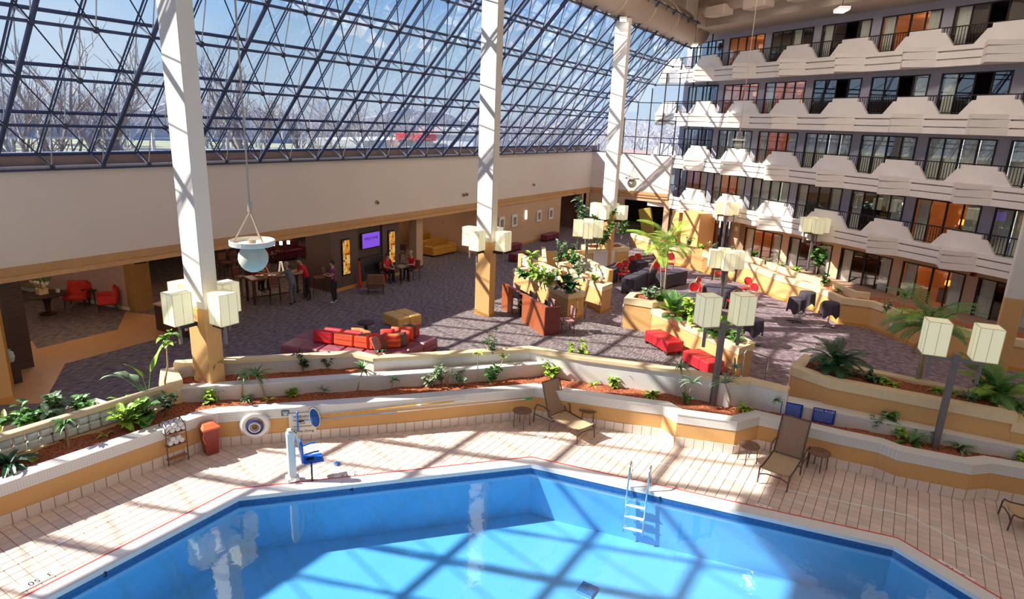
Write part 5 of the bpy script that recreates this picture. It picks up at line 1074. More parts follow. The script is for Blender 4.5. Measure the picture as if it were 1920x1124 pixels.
# pictures and the wall light on the tan lobby wall
pcs = [(941, 418, 'framed picture on the tan wall beside the middle column'), (965, 413, 'second framed picture right of the middle column'), (1011, 404, 'framed picture just right of the wall light'), (1033, 401, 'framed picture nearest the dark opening')]
for i, (x, y, lab) in enumerate(pcs):
    p = atY(x, y, YA); t = thing('framed_picture', lab, 'picture', (p.x, YA+.0, 1.62), 0, 'framed pictures on the tan lobby wall'); m = MB(); m.rbox((0, 0, 0), (.62, .04, .76), .01); m.build('frame', mat('silver_frame', (.75, .74, .72), .4), t); m = MB(); m.box((0, -.022, 0), (.52, .005, .66)); m.build('mount', whitepl, t); m = MB(); m.box((0, -.026, 0), (.34, .005, .44)); m.build('print', mat('abstract_print', (.30, .24, .20), .6, var=.7, scale=5), t)
p = atY(986, 407, YA); m = MB(); m.rbox((0, 0, 0), (.14, .08, .55), .02); tag(m.build('wall_sconce', mat('sconce_glow', (1, .9, .8), .5, emit=(1, .85, .7), es=3), None, loc=(p.x, YA-.02, 1.85)), 'glowing tall wall light between the framed pictures', 'wall light')
for (x, y) in ((706, 379), (1000, 346), (868, 365), (874, 364)):
    p = atY(x, y, YA); m = MB(); m.tube([(0, .02, 0), (0, -.10, -.03)], [.09, .07], 12); m.tube([(0, -.10, -.03), (0, -.11, -.03)], .05, 10, m=1); tag(m.build('wall_camera', [mat('fixture_tan', (.35, .27, .22), .5), black], None, loc=(p.x, YA, p.z)), 'small round fixture on the white wall, %s' % {706: 'above the fireplace', 1000: 'right of the middle column', 868: 'just left of the middle column, left one', 874: 'just left of the middle column, right one'}[x], 'fixture')
# armchairs
def armchair(lab, mt=redfab, grp='red armchairs by the pinkish wall'):
    t = thing('armchair', lab, 'armchair', (0, 0, 0), 0, grp); m = MB(); m.rbox((0, 0, .36), (.62, .62, .20), .05); m.build('seat', mt, t); m = MB(); m.rbox((0, .30, .66), (.74, .14, .52), .06); m.build('backrest', mt, t)
    for i in (-1, 1): m = MB(); m.rbox((i*.34, 0, .46), (.12, .62, .34), .05); m.build('armrest', mt, t)
    for i in (-1, 1):
        for j in (-1, 1): m = MB(); m.tube([(i*.30, j*.26, .28), (i*.32, j*.29, 0)], [.03, .02], 6); m.build('leg', darkwood, t)
    return t
c1 = armchair('red armchair facing the lobby against the pinkish wall'); p = at(146, 574, 0); c1.location = (p.x, p.y, 0); c1.rotation_euler = (0, 0, -.75)
p = at(203, 582, 0); c2 = dup(c1, (p.x, p.y, 0), 1.0+PI*0, 'red armchair turned sideways beside the small side table'); c2.rotation_euler = (0, 0, -2.0)
p = at(178, 572, 0); t = thing('side_table', 'small dark side table between the two red armchairs', 'side table', (p.x, p.y+.2, 0)); m = MB(); m.lathe([(0, .56), (.3, .56), (.3, .59), (0, .59)], n=20); m.build('table_top', darkwood, t)
for i in range(4): m = MB(); m.tube([(cos(i*PI/2)*.2, sin(i*PI/2)*.2, .56), (cos(i*PI/2)*.25, sin(i*PI/2)*.25, 0)], .018, 6); m.build('leg', darkwood, t)
m = MB(); m.rbox((0, 0, 0), (.18, .05, .26), .02); tag(m.build('leaflet_stand', redfab, None, loc=(p.x, p.y+.2, .72)), 'small red leaflet stand on the side table by the armchairs', 'stand')
p = at(727, 547, 0); c3 = armchair('brown tub armchair near the fireplace, its back to the pool', mat('brown_chair_fabric', (.20, .09, .055), .8), 'brown armchair by the fireplace'); p = at(708, 552, 0); c3.location = (p.x+.1, p.y+.2, 0); c3.rotation_euler = (0, 0, 2.35)
# left piers, round table with flowers
BX = [(3.2, 18.6), (6.05, 18.45), (6.05, 19.3), (3.2, 19.3)]
m = MB(); m.prism(BX, 0, 2.35); struct(m.build('wall_portal', ochre), 'ochre portal wall at the left edge', 'wall')
m = MB(); m.prism([(p[0]+.01*(1 if p[0] > 4 else 0), p[1]-.01) for p in BX], 0, .16); struct(m.build('baseboard_portal', ochredk), 'dark skirting of the ochre portal wall', 'baseboard')
for i, (x, y, w_, mt, lab) in enumerate(((5.95, 19.4, .14, walnut, 'dark edge strip of the ochre portal'), (6.25, 19.55, .34, mat('mustard_strip', (.45, .24, .05), .6), 'mustard strip pier next to the portal'), (6.55, 19.9, .10, walnut, 'dark wood edge of the mustard pier'), (7.1, 20.75, .55, walnut, 'dark walnut pier at the left of the lobby'))):
    m = MB(); m.box((x, y, 1.32), (w_, .34, 2.64)); struct(m.build('wall_strip', mt), lab, 'wall')
p = at(42, 700, .9); m = MB(); m.lathe([(0, 0), (.09, 0), (.12, .12), (.10, .26), (.04, .30), (.05, .36), (0, .36)], n=14); tag(m.build('glass_jar', mat('jar_glass', (.45, .60, .65), .1, spec=.9), None, loc=(6.55, 19.75, .62)), 'glass jar standing in the dark gap of the left piers', 'jar'); m = MB(); m.box((6.55, 19.75, .31), (.3, .3, .62)); tag(m.build('plinth', darkwood), 'dark plinth under the glass jar', 'plinth')
p = at(92, 590, 0); t = thing('round_hall_table', 'dark round pedestal table with flowers at the far left', 'table', (p.x, p.y, 0)); m = MB(); m.lathe([(0, .72), (.62, .72), (.65, .75), (.62, .78), (0, .78)], n=28); m.build('table_top', darkwood, t); m = MB(); m.lathe([(.26, 0), (.28, .06), (.08, .12), (.10, .45), (.2, .72)], n=16); m.build('pedestal', darkwood, t)
t = thing('flower_arrangement', 'yellow and pale flowers with green leaves on the round hall table', 'flowers', (p.x-.1, p.y, .78)); m = MB(); m.rbox((0, 0, .12), (.3, .3, .24), .02); m.build('planter_box', cream, t); m = MB(); r = random.Random(8)
for i in range(34): a = r.uniform(0, 6.28); q = r.uniform(0, .3); m.sphere((q*cos(a), q*sin(a), .28+r.uniform(0, .3)), r.uniform(.04, .08), 6, m=r.randrange(3))
m.build('blooms', [yellowlea, whitepl, LG], t)
m = MB(); m.box((0, 0, .06), (.1, .1, .12)); tag(m.build('tissue_box', whitepl, None, loc=(p.x+.35, p.y-.1, .78)), 'small white box on the round hall table', 'box')
# exit sign, directory
p = at(241, 502, 2.45); t = thing('exit_sign', 'lit orange EXIT sign hanging in the lobby', 'sign', (11.55, 22.4, 2.36), -.35); m = MB(); m.rbox((0, 0, 0), (.42, .06, .26), .01); m.build('sign_box', mat('exit_glow', (.8, .2, .02), .5, emit=(1, .25, .03), es=1.3), t); m = MB(); m.box((0, 0, .145), (.44, .08, .03)); m.box((.0, 0, -.14), (.44, .08, .02)); m.build('housing', whitepl, t); text('EXIT', .17, mat('exit_letter', (1, .8, .3), .5, emit=(1, .75, .2), es=2.5), t, (0, -.035, 0), RX)
q = Vector(mh[0])+Vector((.32, -.07)); t = thing('directory_sign', 'small black directory sign on the mustard pier', 'sign', (q.x, q.y-.03, 2.0), -.16); m = MB(); m.rbox((0, 0, 0), (.40, .03, .34), .005); m.build('panel', black, t); m = MB(); m.box((0, -.018, .06), (.26, .004, .02)); m.box((.02, -.018, -.05), (.16, .004, .02)); m.build('print_lines', mat('dim_print', (.3, .25, .2), .6), t)
# bar counter, high table, chairs and stools
cnt = xy([(288, 567), (345, 580)], 1.0); a = Vector(cnt[0]); b = Vector(cnt[1]); d_ = (b-a).normalized(); n_ = Vector((-d_.y, d_.x)); b = a+d_*2.2
t = thing('serving_counter', 'dark serving counter with a pale edged top behind the first column', 'counter'); m = MB(); m.prism([a, b, b+n_*.6, a+n_*.6], 0, .92); m.build('body', walnut, t); m = MB(); m.prism([a-n_*.05, b-n_*.05, b+n_*.65, a+n_*.65], .92, .97); m.build('counter_top', mat('counter_top_beige', (.5, .36, .28), .4), t)
q = a+d_*1.0+n_*.3; m = MB(); m.rbox((0, 0, .12), (.36, .26, .24), .01); m.box((0, 0, .25), (.38, .28, .02), m=1); tag(m.build('napkin_caddy', [mat('caddy_plum', (.20, .07, .12), .5), yellowlea], None, loc=(q.x, q.y, .98)), 'small boxy caddy with a yellow top on the serving counter', 'caddy')
t = thing('floor_lamp', 'glowing orange lamp shade behind the mustard pier', 'lamp', (at(284, 552, 0).x, at(284, 552, 0).y+.6, 0)); m = MB(); m.lathe([(.18, 0), (.18, .03), (.03, .05), (.03, .95), (0, .95)], n=12); m.build('base', darkwood, t); m = MB(); m.lathe([(.22, .95), (.15, 1.28)], n=16); m.build('shade', warmglow, t)
HT = at(532, 518, 1.02); hx, hy = 16.35, 21.35
t = thing('high_table', 'long dark high table with people around it', 'table', (hx, hy, 0), -.25); m = MB(); m.rbox((0, 0, 1.0), (2.3, .85, .06), .02); m.build('table_top', mat('table_brown', (.16, .075, .04), .4), t)
for i in (-1, 1):
    for j in (-1, 1): m = MB(); m.box((i*1.05, j*.34, .49), (.08, .08, .97)); m.build('leg', darkwood, t)
m = MB(); m.box((0, 0, .2), (2.1, .05, .05)); m.build('stretcher', darkwood, t)
Rt = Matrix.Rotation(-.25, 2)
def ont(x, y): q = Rt @ Vector((x, y)); return (hx+q.x, hy+q.y)
t = thing('candle_tree', 'little tiered stand of glass votives on the high table', 'votive stand', (*ont(.25, 0), 1.03)); m = MB(); m.lathe([(.08, 0), (.08, .02), (.012, .03), (.012, .5), (0, .5)], n=10); m.build('stem', black, t); m = MB()
for k in range(6):
    for s in (-1, 1): m.lathe([(0, 0), (.03, 0), (.035, .05), (0, .05)], c=(s*(.10-.013*k), 0, .08+.075*k), n=8)
m.build('votive_cup', mat('votive_glow', (1, .9, .8), .3, emit=(1, .8, .6), es=.7), t)
for i, (x, y) in enumerate(((-.6, .1), (.55, -.1), (-.2, -.15))):
    q = ont(x, y); m = MB(); m.lathe([(0, 0), (.14, .01), (.17, .03), (0, .02)], n=16); m.sphere((0, 0, .04), .07, 8, m=1, sc=(1, 1, .5)); tag(m.build('dinner_plate', [whitepl, yellowlea], None, loc=(q[0], q[1], 1.032)), 'plate of food on the high table, %s' % ['left end', 'right end', 'front middle'][i], 'plate')
t = thing('linear_pendant', 'bar pendant with three small glowing glass shades over the high table', 'pendant lamp', (16.9, 21.6, 2.2), -.25); m = MB(); m.box((0, 0, .12), (.95, .05, .04)); m.tube([(-.2, 0, .12), (-.2, 0, .46)], .01, 5); m.tube([(.2, 0, .12), (.2, 0, .46)], .01, 5); m.build('bar', bronze, t)
for i in (-1, 0, 1): m = MB(); m.lathe([(.06, 0), (.06, .14), (.02, .15)], c=(i*.32, 0, -.06), n=12); m.build('glass_shade', lampbulb, t)
plight((16.9, 21.5, 1.95), 22, (1, .72, .45))
bs = chair('bar_chair', 'dark wooden bar chair at the left end of the high table', .74, .42, .42, .42, mat('chair_brown_pad', (.20, .075, .05), .6), darkwood, 'dark bar chairs round the high table')
pos = [((453, 552), 0), ((478, 556), 0), ((517, 569), 0), ((600, 552), 0)]
lab4 = ['dark wooden bar chair at the left end of the high table', 'dark bar chair under the seated person in red at the left', 'dark bar chair pulled out at the front of the high table', 'dark bar chair at the right end of the high table']
for i, ((x, y), _) in enumerate(pos):
    p = at(x, y, 0)
    if i == 0: bs.location = p; bs.rotation_euler = (0, 0, faces(p, (hx, hy)))
    else: dup(bs, p, faces(p, (hx, hy)), lab4[i])
stl = [(425, 528), (448, 524), (437, 512), (460, 515), (510, 512), (525, 505)]
for i, (x, y) in enumerate(stl): p = at(x, y-6, 0); dup(bs, p, .4*i, 'dim dark bar chair in the lounge behind the hanging globe, %s' % ['nearest left', 'nearest right', 'second row left', 'second row right', 'by the three shades', 'farthest'][i])
p = at(427, 500, 0); t = thing('high_table', 'small dim high table in the lounge behind the first column', 'table', (p.x, p.y, 0)); m = MB(); m.rbox((0, 0, 1.02), (.8, .8, .05), .02); m.build('table_top', darkwood, t); m = MB(); m.lathe([(.25, 0), (.25, .03), (.04, .05), (.04, 1.0)], n=12); m.build('pedestal', darkwood, t)
sofa(21.5, 27.2, 0, 'dim red sofa at the back of the lounge', 2.2, purpleleather, .85)
p = at(737, 528, 0); t = thing('cafe_table', 'dark square cafe table between the two seated people in red', 'table', (p.x+.15, p.y-.35, 0)); m = MB(); m.rbox((0, 0, .73), (.65, .65, .04), .015); m.build('table_top', darkwood, t)
for i in (-1, 1):
    for j in (-1, 1): m = MB(); m.box((i*.27, j*.27, .36), (.05, .05, .72)); m.build('leg', darkwood, t)
cafe = (p.x+.15, p.y-.35)
t = thing('cafe_table', 'dark cafe table between the fireplace wall and the short post', 'table', (24.2, 22.6, 0)); m = MB(); m.rbox((0, 0, .73), (1.2, .7, .04), .015); m.build('table_top', darkwood, t); m = MB(); m.box((0, 0, .36), (.1, .5, .7)); m.build('pedestal', darkwood, t)
dc = chair('dining_chair', 'dark dining chair under the older seated person in red', .45, .44, .44, .48, mat('dim_seat', (.22, .10, .08), .7), darkwood, 'dark dining chairs by the fireplace')
PC = [(20.95, 18.55), (20.1, 19.25)]; dc.location = (cafe[0]+.80, cafe[1]-.05, 0); dc.rotation_euler = (0, 0, faces(dc.location, cafe)); dup(dc, (cafe[0]-.35, cafe[1]+.62, 0), faces((cafe[0]-.35, cafe[1]+.62), cafe), 'dark dining chair under the masked person in red'); dup(dc, (25.1, 22.5, 0), faces((25.1, 22.5), (24.2, 22.6)), 'dark dining chair beside the table left of the short post')
# added warm fill points under the lobby ceiling, without fixtures
for (x, y, e) in ((9, 22.5, 70), (13.5, 24, 32), (17, 24, 42), (20, 27, 30), (26.5, 23.5, 60), (31, 23.5, 60), (9, 27, 40), (24, 29, 28), (41, 23, 14), (46, 17, 16)): plight((x, y, 2.45), e, (1, .74, .52), .3)
# ------------------------------------------------------------------ people
def person(lab, loc, rz, pose, top, legs, shoes, hair, arms, sc=1., mask=False, scarf_=False, bare=True):
    t = thing('person', lab, 'person', loc, rz); t.scale = (sc,)*3
    J = {}; hz = {'stand': .94, 'lean': .92, 'high': .84, 'sit': .52}[pose]
    lean = {'stand': .03, 'lean': .24, 'high': .10, 'sit': .08}[pose]
    V = []; E = []; R = []; G_ = []
    def v(p, r, g): V.append(Vector(p)); R.append(r); G_.append(g); return len(V)-1
    pel = v((0, 0, hz), .125, 'L'); wai = v((lean*.3, 0, hz+.17), .115, 'T'); che = v((lean*.75, 0, hz+.36), .135, 'T'); nb = v((lean, 0, hz+.52), .065, 'T'); nk = v((lean+.02, 0, hz+.58), .052, 'S'); h1 = v((lean+.045, 0, hz+.65), .075, 'S'); h2 = v((lean+.05, 0, hz+.73), .088, 'S'); h3 = v((lean+.035, 0, hz+.79), .06, 'S')
    ns = v((lean+.145, 0, hz+.695), .018, 'S')
    E += [(pel, wai), (wai, che), (che, nb), (nb, nk), (nk, h1), (h1, h2), (h2, h3), (h2, ns)]
    for s in (-1, 1):
        sh = v((lean*.9, s*.18, hz+.47), .058, 'T'); E.append((che, sh)); a = arms[0 if s < 0 else 1]
        if a == 'down': el, wr_ = (lean*.9-.03, s*.23, hz+.20), (lean*.9+.05, s*.24, hz-.04)
        elif a == 'fwd': el, wr_ = (lean*.9+.03, s*.22, hz+.22), (lean*.9+.27, s*.14, hz+.24)
        elif a == 'table': el, wr_ = (lean*.9+.10, s*.24, hz+.24), (lean*.9+.34, s*.10, hz+.20)
        elif a == 'reach': el, wr_ = (lean*.9+.20, s*.22, hz+.30), (lean*.9+.44, s*.16, hz+.32)
        elif a == 'phone': el, wr_ = (lean*.9+.06, s*.34, hz+.36), (lean*.9+.08, s*.13, hz+.60)
        e1 = v(tuple((Vector((lean*.9, s*.18, hz+.47))*.45+Vector(el)*.55)), .048, 'T'); e2 = v(el, .040, 'S'); w_ = v(wr_, .028, 'S'); dr = (Vector(wr_)-Vector(el)).normalized(); pm_ = v(Vector(wr_)+dr*.06, .033, 'S')
        E += [(sh, e1), (e1, e2), (e2, w_), (w_, pm_)]; side = dr.cross(Vector((0, 0, 1))); side = side.normalized() if side.length > .1 else Vector((1, 0, 0))
        for k in range(4):
            f0 = Vector(wr_)+dr*.10+side*(.012*(k*2-3)); ln = (.030, .036, .034, .026)[k]; a1 = v(f0, .010, 'S'); a2 = v(f0+dr*ln+Vector((0, 0, -.012)), .008, 'S'); a3 = v(f0+dr*ln*1.6+Vector((0, 0, -.032)), .007, 'S'); E += [(pm_, a1), (a1, a2), (a2, a3)]
        th = v(Vector(wr_)+dr*.05-side*s*.04, .011, 'S'); th2 = v(Vector(wr_)+dr*.085-side*s*.052, .009, 'S'); E += [(w_, th), (th, th2)]
        hp = v((0, s*.09, hz-.05), .095, 'L')
        if pose in ('stand', 'lean'): st_ = s*.10 if pose == 'stand' else s*.16; kn = (.03+st_*.1, s*.11, hz*.53); an = (st_*-.2, s*.12, .09)
        elif pose == 'high': kn = (.36, s*.14, hz-.04); an = (.30, s*.13, .34)
        else: kn = (.40, s*.13, hz+.0); an = (.40, s*.13, .09)
        k1 = v(kn, .062, 'L'); k0 = v((Vector((0, s*.09, hz-.05))+Vector(kn))*.5, .078, 'L'); k2 = v(Vector(kn)*.5+Vector(an)*.5+Vector((-.015, 0, 0)), .055, 'L'); a_ = v(an, .038, 'L'); to = v(Vector(an)+Vector((.10, 0, -.045)), .036, 'F'); to2 = v(Vector(an)+Vector((.17, s*.01, -.055)), .026, 'F'); he = v(Vector(an)+Vector((-.035, 0, -.04)), .034, 'F')
        E += [(pel, hp), (hp, k0), (k0, k1), (k1, k2), (k2, a_), (a_, to), (to, to2), (a_, he)]
    me = bpy.data.meshes.new('body'); me.from_pydata([tuple(q) for q in V], E, []); o_ = bpy.data.objects.new('body', me); COL.objects.link(o_)
    md = o_.modifiers.new('s', 'SKIN'); md.use_smooth_shade = True; sb = o_.modifiers.new('u', 'SUBSURF'); sb.levels = 1; sb.render_levels = 1
    for i, sv in enumerate(me.skin_vertices[0].data): sv.radius = (R[i]*(.80 if G_[i] == 'T' and R[i] > .1 else 1), R[i]); sv.use_root = (i == 0)
    wide = [1, 2, 0]
    for i in wide: me.skin_vertices[0].data[i].radius = (R[i]*1.25, R[i]*.85)
    dg = bpy.context.evaluated_depsgraph_get(); dg.update(); nm = bpy.data.meshes.new_from_object(o_.evaluated_get(dg)); bpy.data.objects.remove(o_, do_unlink=True)
    nm.materials.clear(); mts = {'S': skin, 'T': top, 'L': legs, 'F': shoes}; ks = list(mts); [nm.materials.append(mts[k]) for k in ks]
    segs = [(V[a], V[b], G_[b] if G_[a] != G_[b] else G_[a]) for a, b in E]
    for f in nm.polygons:
        c = f.center; best = (9, 'T')
        for a, b, g in segs:
            ab = b-a; u = max(0, min(1, (c-a).dot(ab)/max(1e-9, ab.length_squared))); d2 = (c-(a+ab*u)).length
            if d2 < best[0]: best = (d2, g)
        f.material_index = ks.index(best[1]); f.use_smooth = True
    link('body', nm, t)
    m = MB(); hc = (lean+.03, 0, hz+.745); m.sphere(hc, .105, 12, sc=(1.0, .92, 1.0)); keep = [f for f in m.f if sum(m.v[i][2] for i in f)/4 > hc[2]-.0 or sum(m.v[i][0] for i in f)/4 < hc[0]-.035]; m.f = keep; m.m = [0]*len(keep); m.build('hair', hair, t, smooth=True)
    m = MB()
    for s in (-1, 1): m.sphere((lean+.135, s*.032, hz+.725), .010, 6)
    m.build('eyes', black, t); m = MB(); m.box((lean+.128, 0, hz+.655), (.012, .045, .010)); m.build('mouth', maroon, t)
    m = MB()
    for s in (-1, 1): m.sphere((lean+.045, s*.092, hz+.705), .024, 6, sc=(.7, .4, 1.2))
    m.build('ears', skin, t)
    if mask: m = MB(); m.sphere((lean+.085, 0, hz+.675), .062, 8, sc=(1, .95, .75)); m.build('face_mask', maskm, t, smooth=True)
    if scarf_: m = MB(); m.tube([(lean+.05, -.09, hz+.56), (lean+.12, -.07, hz+.40), (lean+.10, 0, hz+.28), (lean+.12, .07, hz+.40), (lean+.05, .09, hz+.56)], .03, 6); m.build('scarf', scarf, t, smooth=True)
    return t
def ang(p, q): return math.atan2(q[1]-p[1], q[0]-p[0])
p = at(482, 556, 0); person('person in a red shirt seated at the left end of the high table', (p.x, p.y+.1, 0), ang(p, (hx, hy)), 'high', redshirt, darkpants, shoe, greyhair, ('reach', 'down'))
q = ont(-.35, .75); person('person in a red shirt seated behind the high table, leaning on it', (q[0], q[1], 0), ang(q, (hx-.1, hy-1)), 'high', redshirt, darkpants, shoe, hairm, ('table', 'table'), 1.02)
p = at(551, 571, 0); person('person in grey blue overalls standing with their back to the pool', (p.x, p.y, 0), ang(p, (hx-.4, hy+.3)), 'lean', greyblue, greyblue, shoe, greyhair, ('reach', 'reach'), .98)
p = at(575, 563, 0); person('person in a red shirt and maroon scarf standing at the high table', (p.x+.1, p.y, 0), ang(p, (hx, hy-.8)), 'lean', redshirt, darkpants, shoe, hairm, ('table', 'table'), 1.03, mask=True, scarf_=True)
p = at(628, 569, 0); person('person in a dark purple shirt standing alone, hands held out', (p.x, p.y, 0), ang(p, (hx, hy+.4)), 'stand', purpleshirt, darkpants, shoewhite, hairm, ('fwd', 'fwd'), 1.0)
person('masked person in a red shirt seated by the fireplace', (cafe[0]-.35, cafe[1]+.58, 0), ang((cafe[0]-.35, cafe[1]+.58), (cafe[0]-.6, cafe[1]-1)), 'sit', redshirt, darkpants, shoe, hairm, ('table', 'table'), 1, mask=True)
person('older grey haired person in a red shirt seated on the right of the fireplace', (cafe[0]+.76, cafe[1]-.05, 0), ang((cafe[0]+.76, cafe[1]-.05), cafe), 'sit', redshirt, darkpants, shoe, greyhair, ('phone', 'fwd'), 1.04)
q = a+d_*.55+n_*1.0; person('person in a grey top behind the serving counter holding a phone to the ear', (q.x, q.y, 0), ang(q, (9, 14)), 'stand', greytop, darkpants, shoe, greyhair, ('fwd', 'phone'), 1.03)
# ------------------------------------------------------------------ plants
def leaf(mb, b, az, ln, w, up=.9, droop=1.2, n=4, m=0, tipw=.0, fold=.25):
    b = Vector(b); p = b.copy(); V = []; e_ = up; st = ln/n; pr = (0.35, .85, 1., .75, .4) if n > 4 else (.45, 1., .85, .5)
    for i in range(n+1):
        wi = w*(.3 if i == 0 else (tipw if i == n else pr[min(i, len(pr)-1)])); sd = Vector((-sin(az), cos(az), 0))*wi/2
        V += [p+sd+Vector((0, 0, wi*fold)), p.copy(), p-sd+Vector((0, 0, wi*fold))]
        p = p+Vector((cos(az)*cos(e_), sin(az)*cos(e_), sin(e_)))*st; e_ -= droop/n
    mb.add(V, [(3*i+j, 3*i+3+j, 3*i+4+j, 3*i+1+j) for i in range(n) for j in range(2)], m)
PR = {}
def rosette(mt, n=16, ln=.3, w=.05, stalk=0., seed=1, up=.9, droop=1.4, heads=1, bend=.0):
    key = (mt.name, n, ln, w, stalk, seed, heads)
    if key in PR: return PR[key]
    r = random.Random(seed); L_ = MB(); S_ = MB()
    for h in range(heads):
        a = h*2.4+seed; tx, ty = bend*cos(a), bend*sin(a); hh = stalk*(1-.22*h)
        if stalk > 0: S_.tube([(0, 0, 0), (tx*.35, ty*.35, hh*.5), (tx, ty, hh)], [.018, .014, .011], 5)
        for i in range(n): leaf(L_, (tx, ty, hh), r.uniform(0, 6.28), ln*r.uniform(.7, 1.1), w, up*r.uniform(.1, 1.35), droop*r.uniform(.7, 1.2))
    PR[key] = (L_.mesh('foliage', mt), S_.mesh('stem', stemm) if stalk else None); return PR[key]
def bush(mt, n=60, rad=.28, h=.45, lw=.09, ll=.14, seed=2):
    key = (mt.name, n, rad, h, lw, seed)
    if key in PR: return PR[key]
    r = random.Random(seed); L_ = MB(); S_ = MB()
    for k in range(7):
        a = r.uniform(0, 6.28); q = rad*r.uniform(.2, .8); hh = h*r.uniform(.6, 1); S_.tube([(0, 0, 0), (q*.4*cos(a), q*.4*sin(a), hh*.6), (q*cos(a), q*sin(a), hh)], .008, 4, cap=False)
        for i in range(n//7):
            u = r.uniform(.3, 1.05); leaf(L_, (q*cos(a)*u, q*sin(a)*u, hh*u), r.uniform(0, 6.28), ll*r.uniform(.7, 1.2), lw, r.uniform(-.2, 1.1), 1.0, n=3, fold=.15)
    PR[key] = (L_.mesh('foliage', mt), S_.mesh('stem', stemm)); return PR[key]
def plant(kind, x, y, z, lab, sc=1., nm='potted_plant', grp=None, rz=None, cat='plant', mt=None, **kw):
    f, s = kind; t = thing(nm, lab, cat, (x, y, z), rz if rz is not None else (x*7.3) % 6.28, grp); t.scale = (sc,)*3; tag(link('foliage', f, t), kind='stuff')
    if s: link('stem', s, t)
    return t
def pl(px_, py_, z, kind, lab, sc=1., nm='planter_shrub'): p = at(px_, py_, z); return plant(kind, p.x, p.y, z-.02, lab, sc*(1.25 if nm == 'planter_shrub' else 1.4 if nm == 'leafy_bush' else 1.1), nm)
dr_s = lambda s: rosette(LB, 14, .26, .045, 0, s); dr_m = lambda s: rosette(LG, 16, .30, .05, .42, s, bend=.12); dr_y = lambda s: rosette(LY, 12, .24, .055, 0, s, up=.7)
dr_l = lambda s: rosette(LS, 15, .26, .035, .55, s, bend=.2, heads=2); bs_s = lambda s: bush(LS, 70, .22, .36, .05, .09, s); bs_g = lambda s: bush(LG, 70, .24, .40, .08, .13, s); bs_d = lambda s: bush(LD, 60, .22, .42, .07, .10, s); br_ = lambda s: bush(LB, 50, .18, .24, .09, .12, s)
Z1, Z2 = .77, 1.08
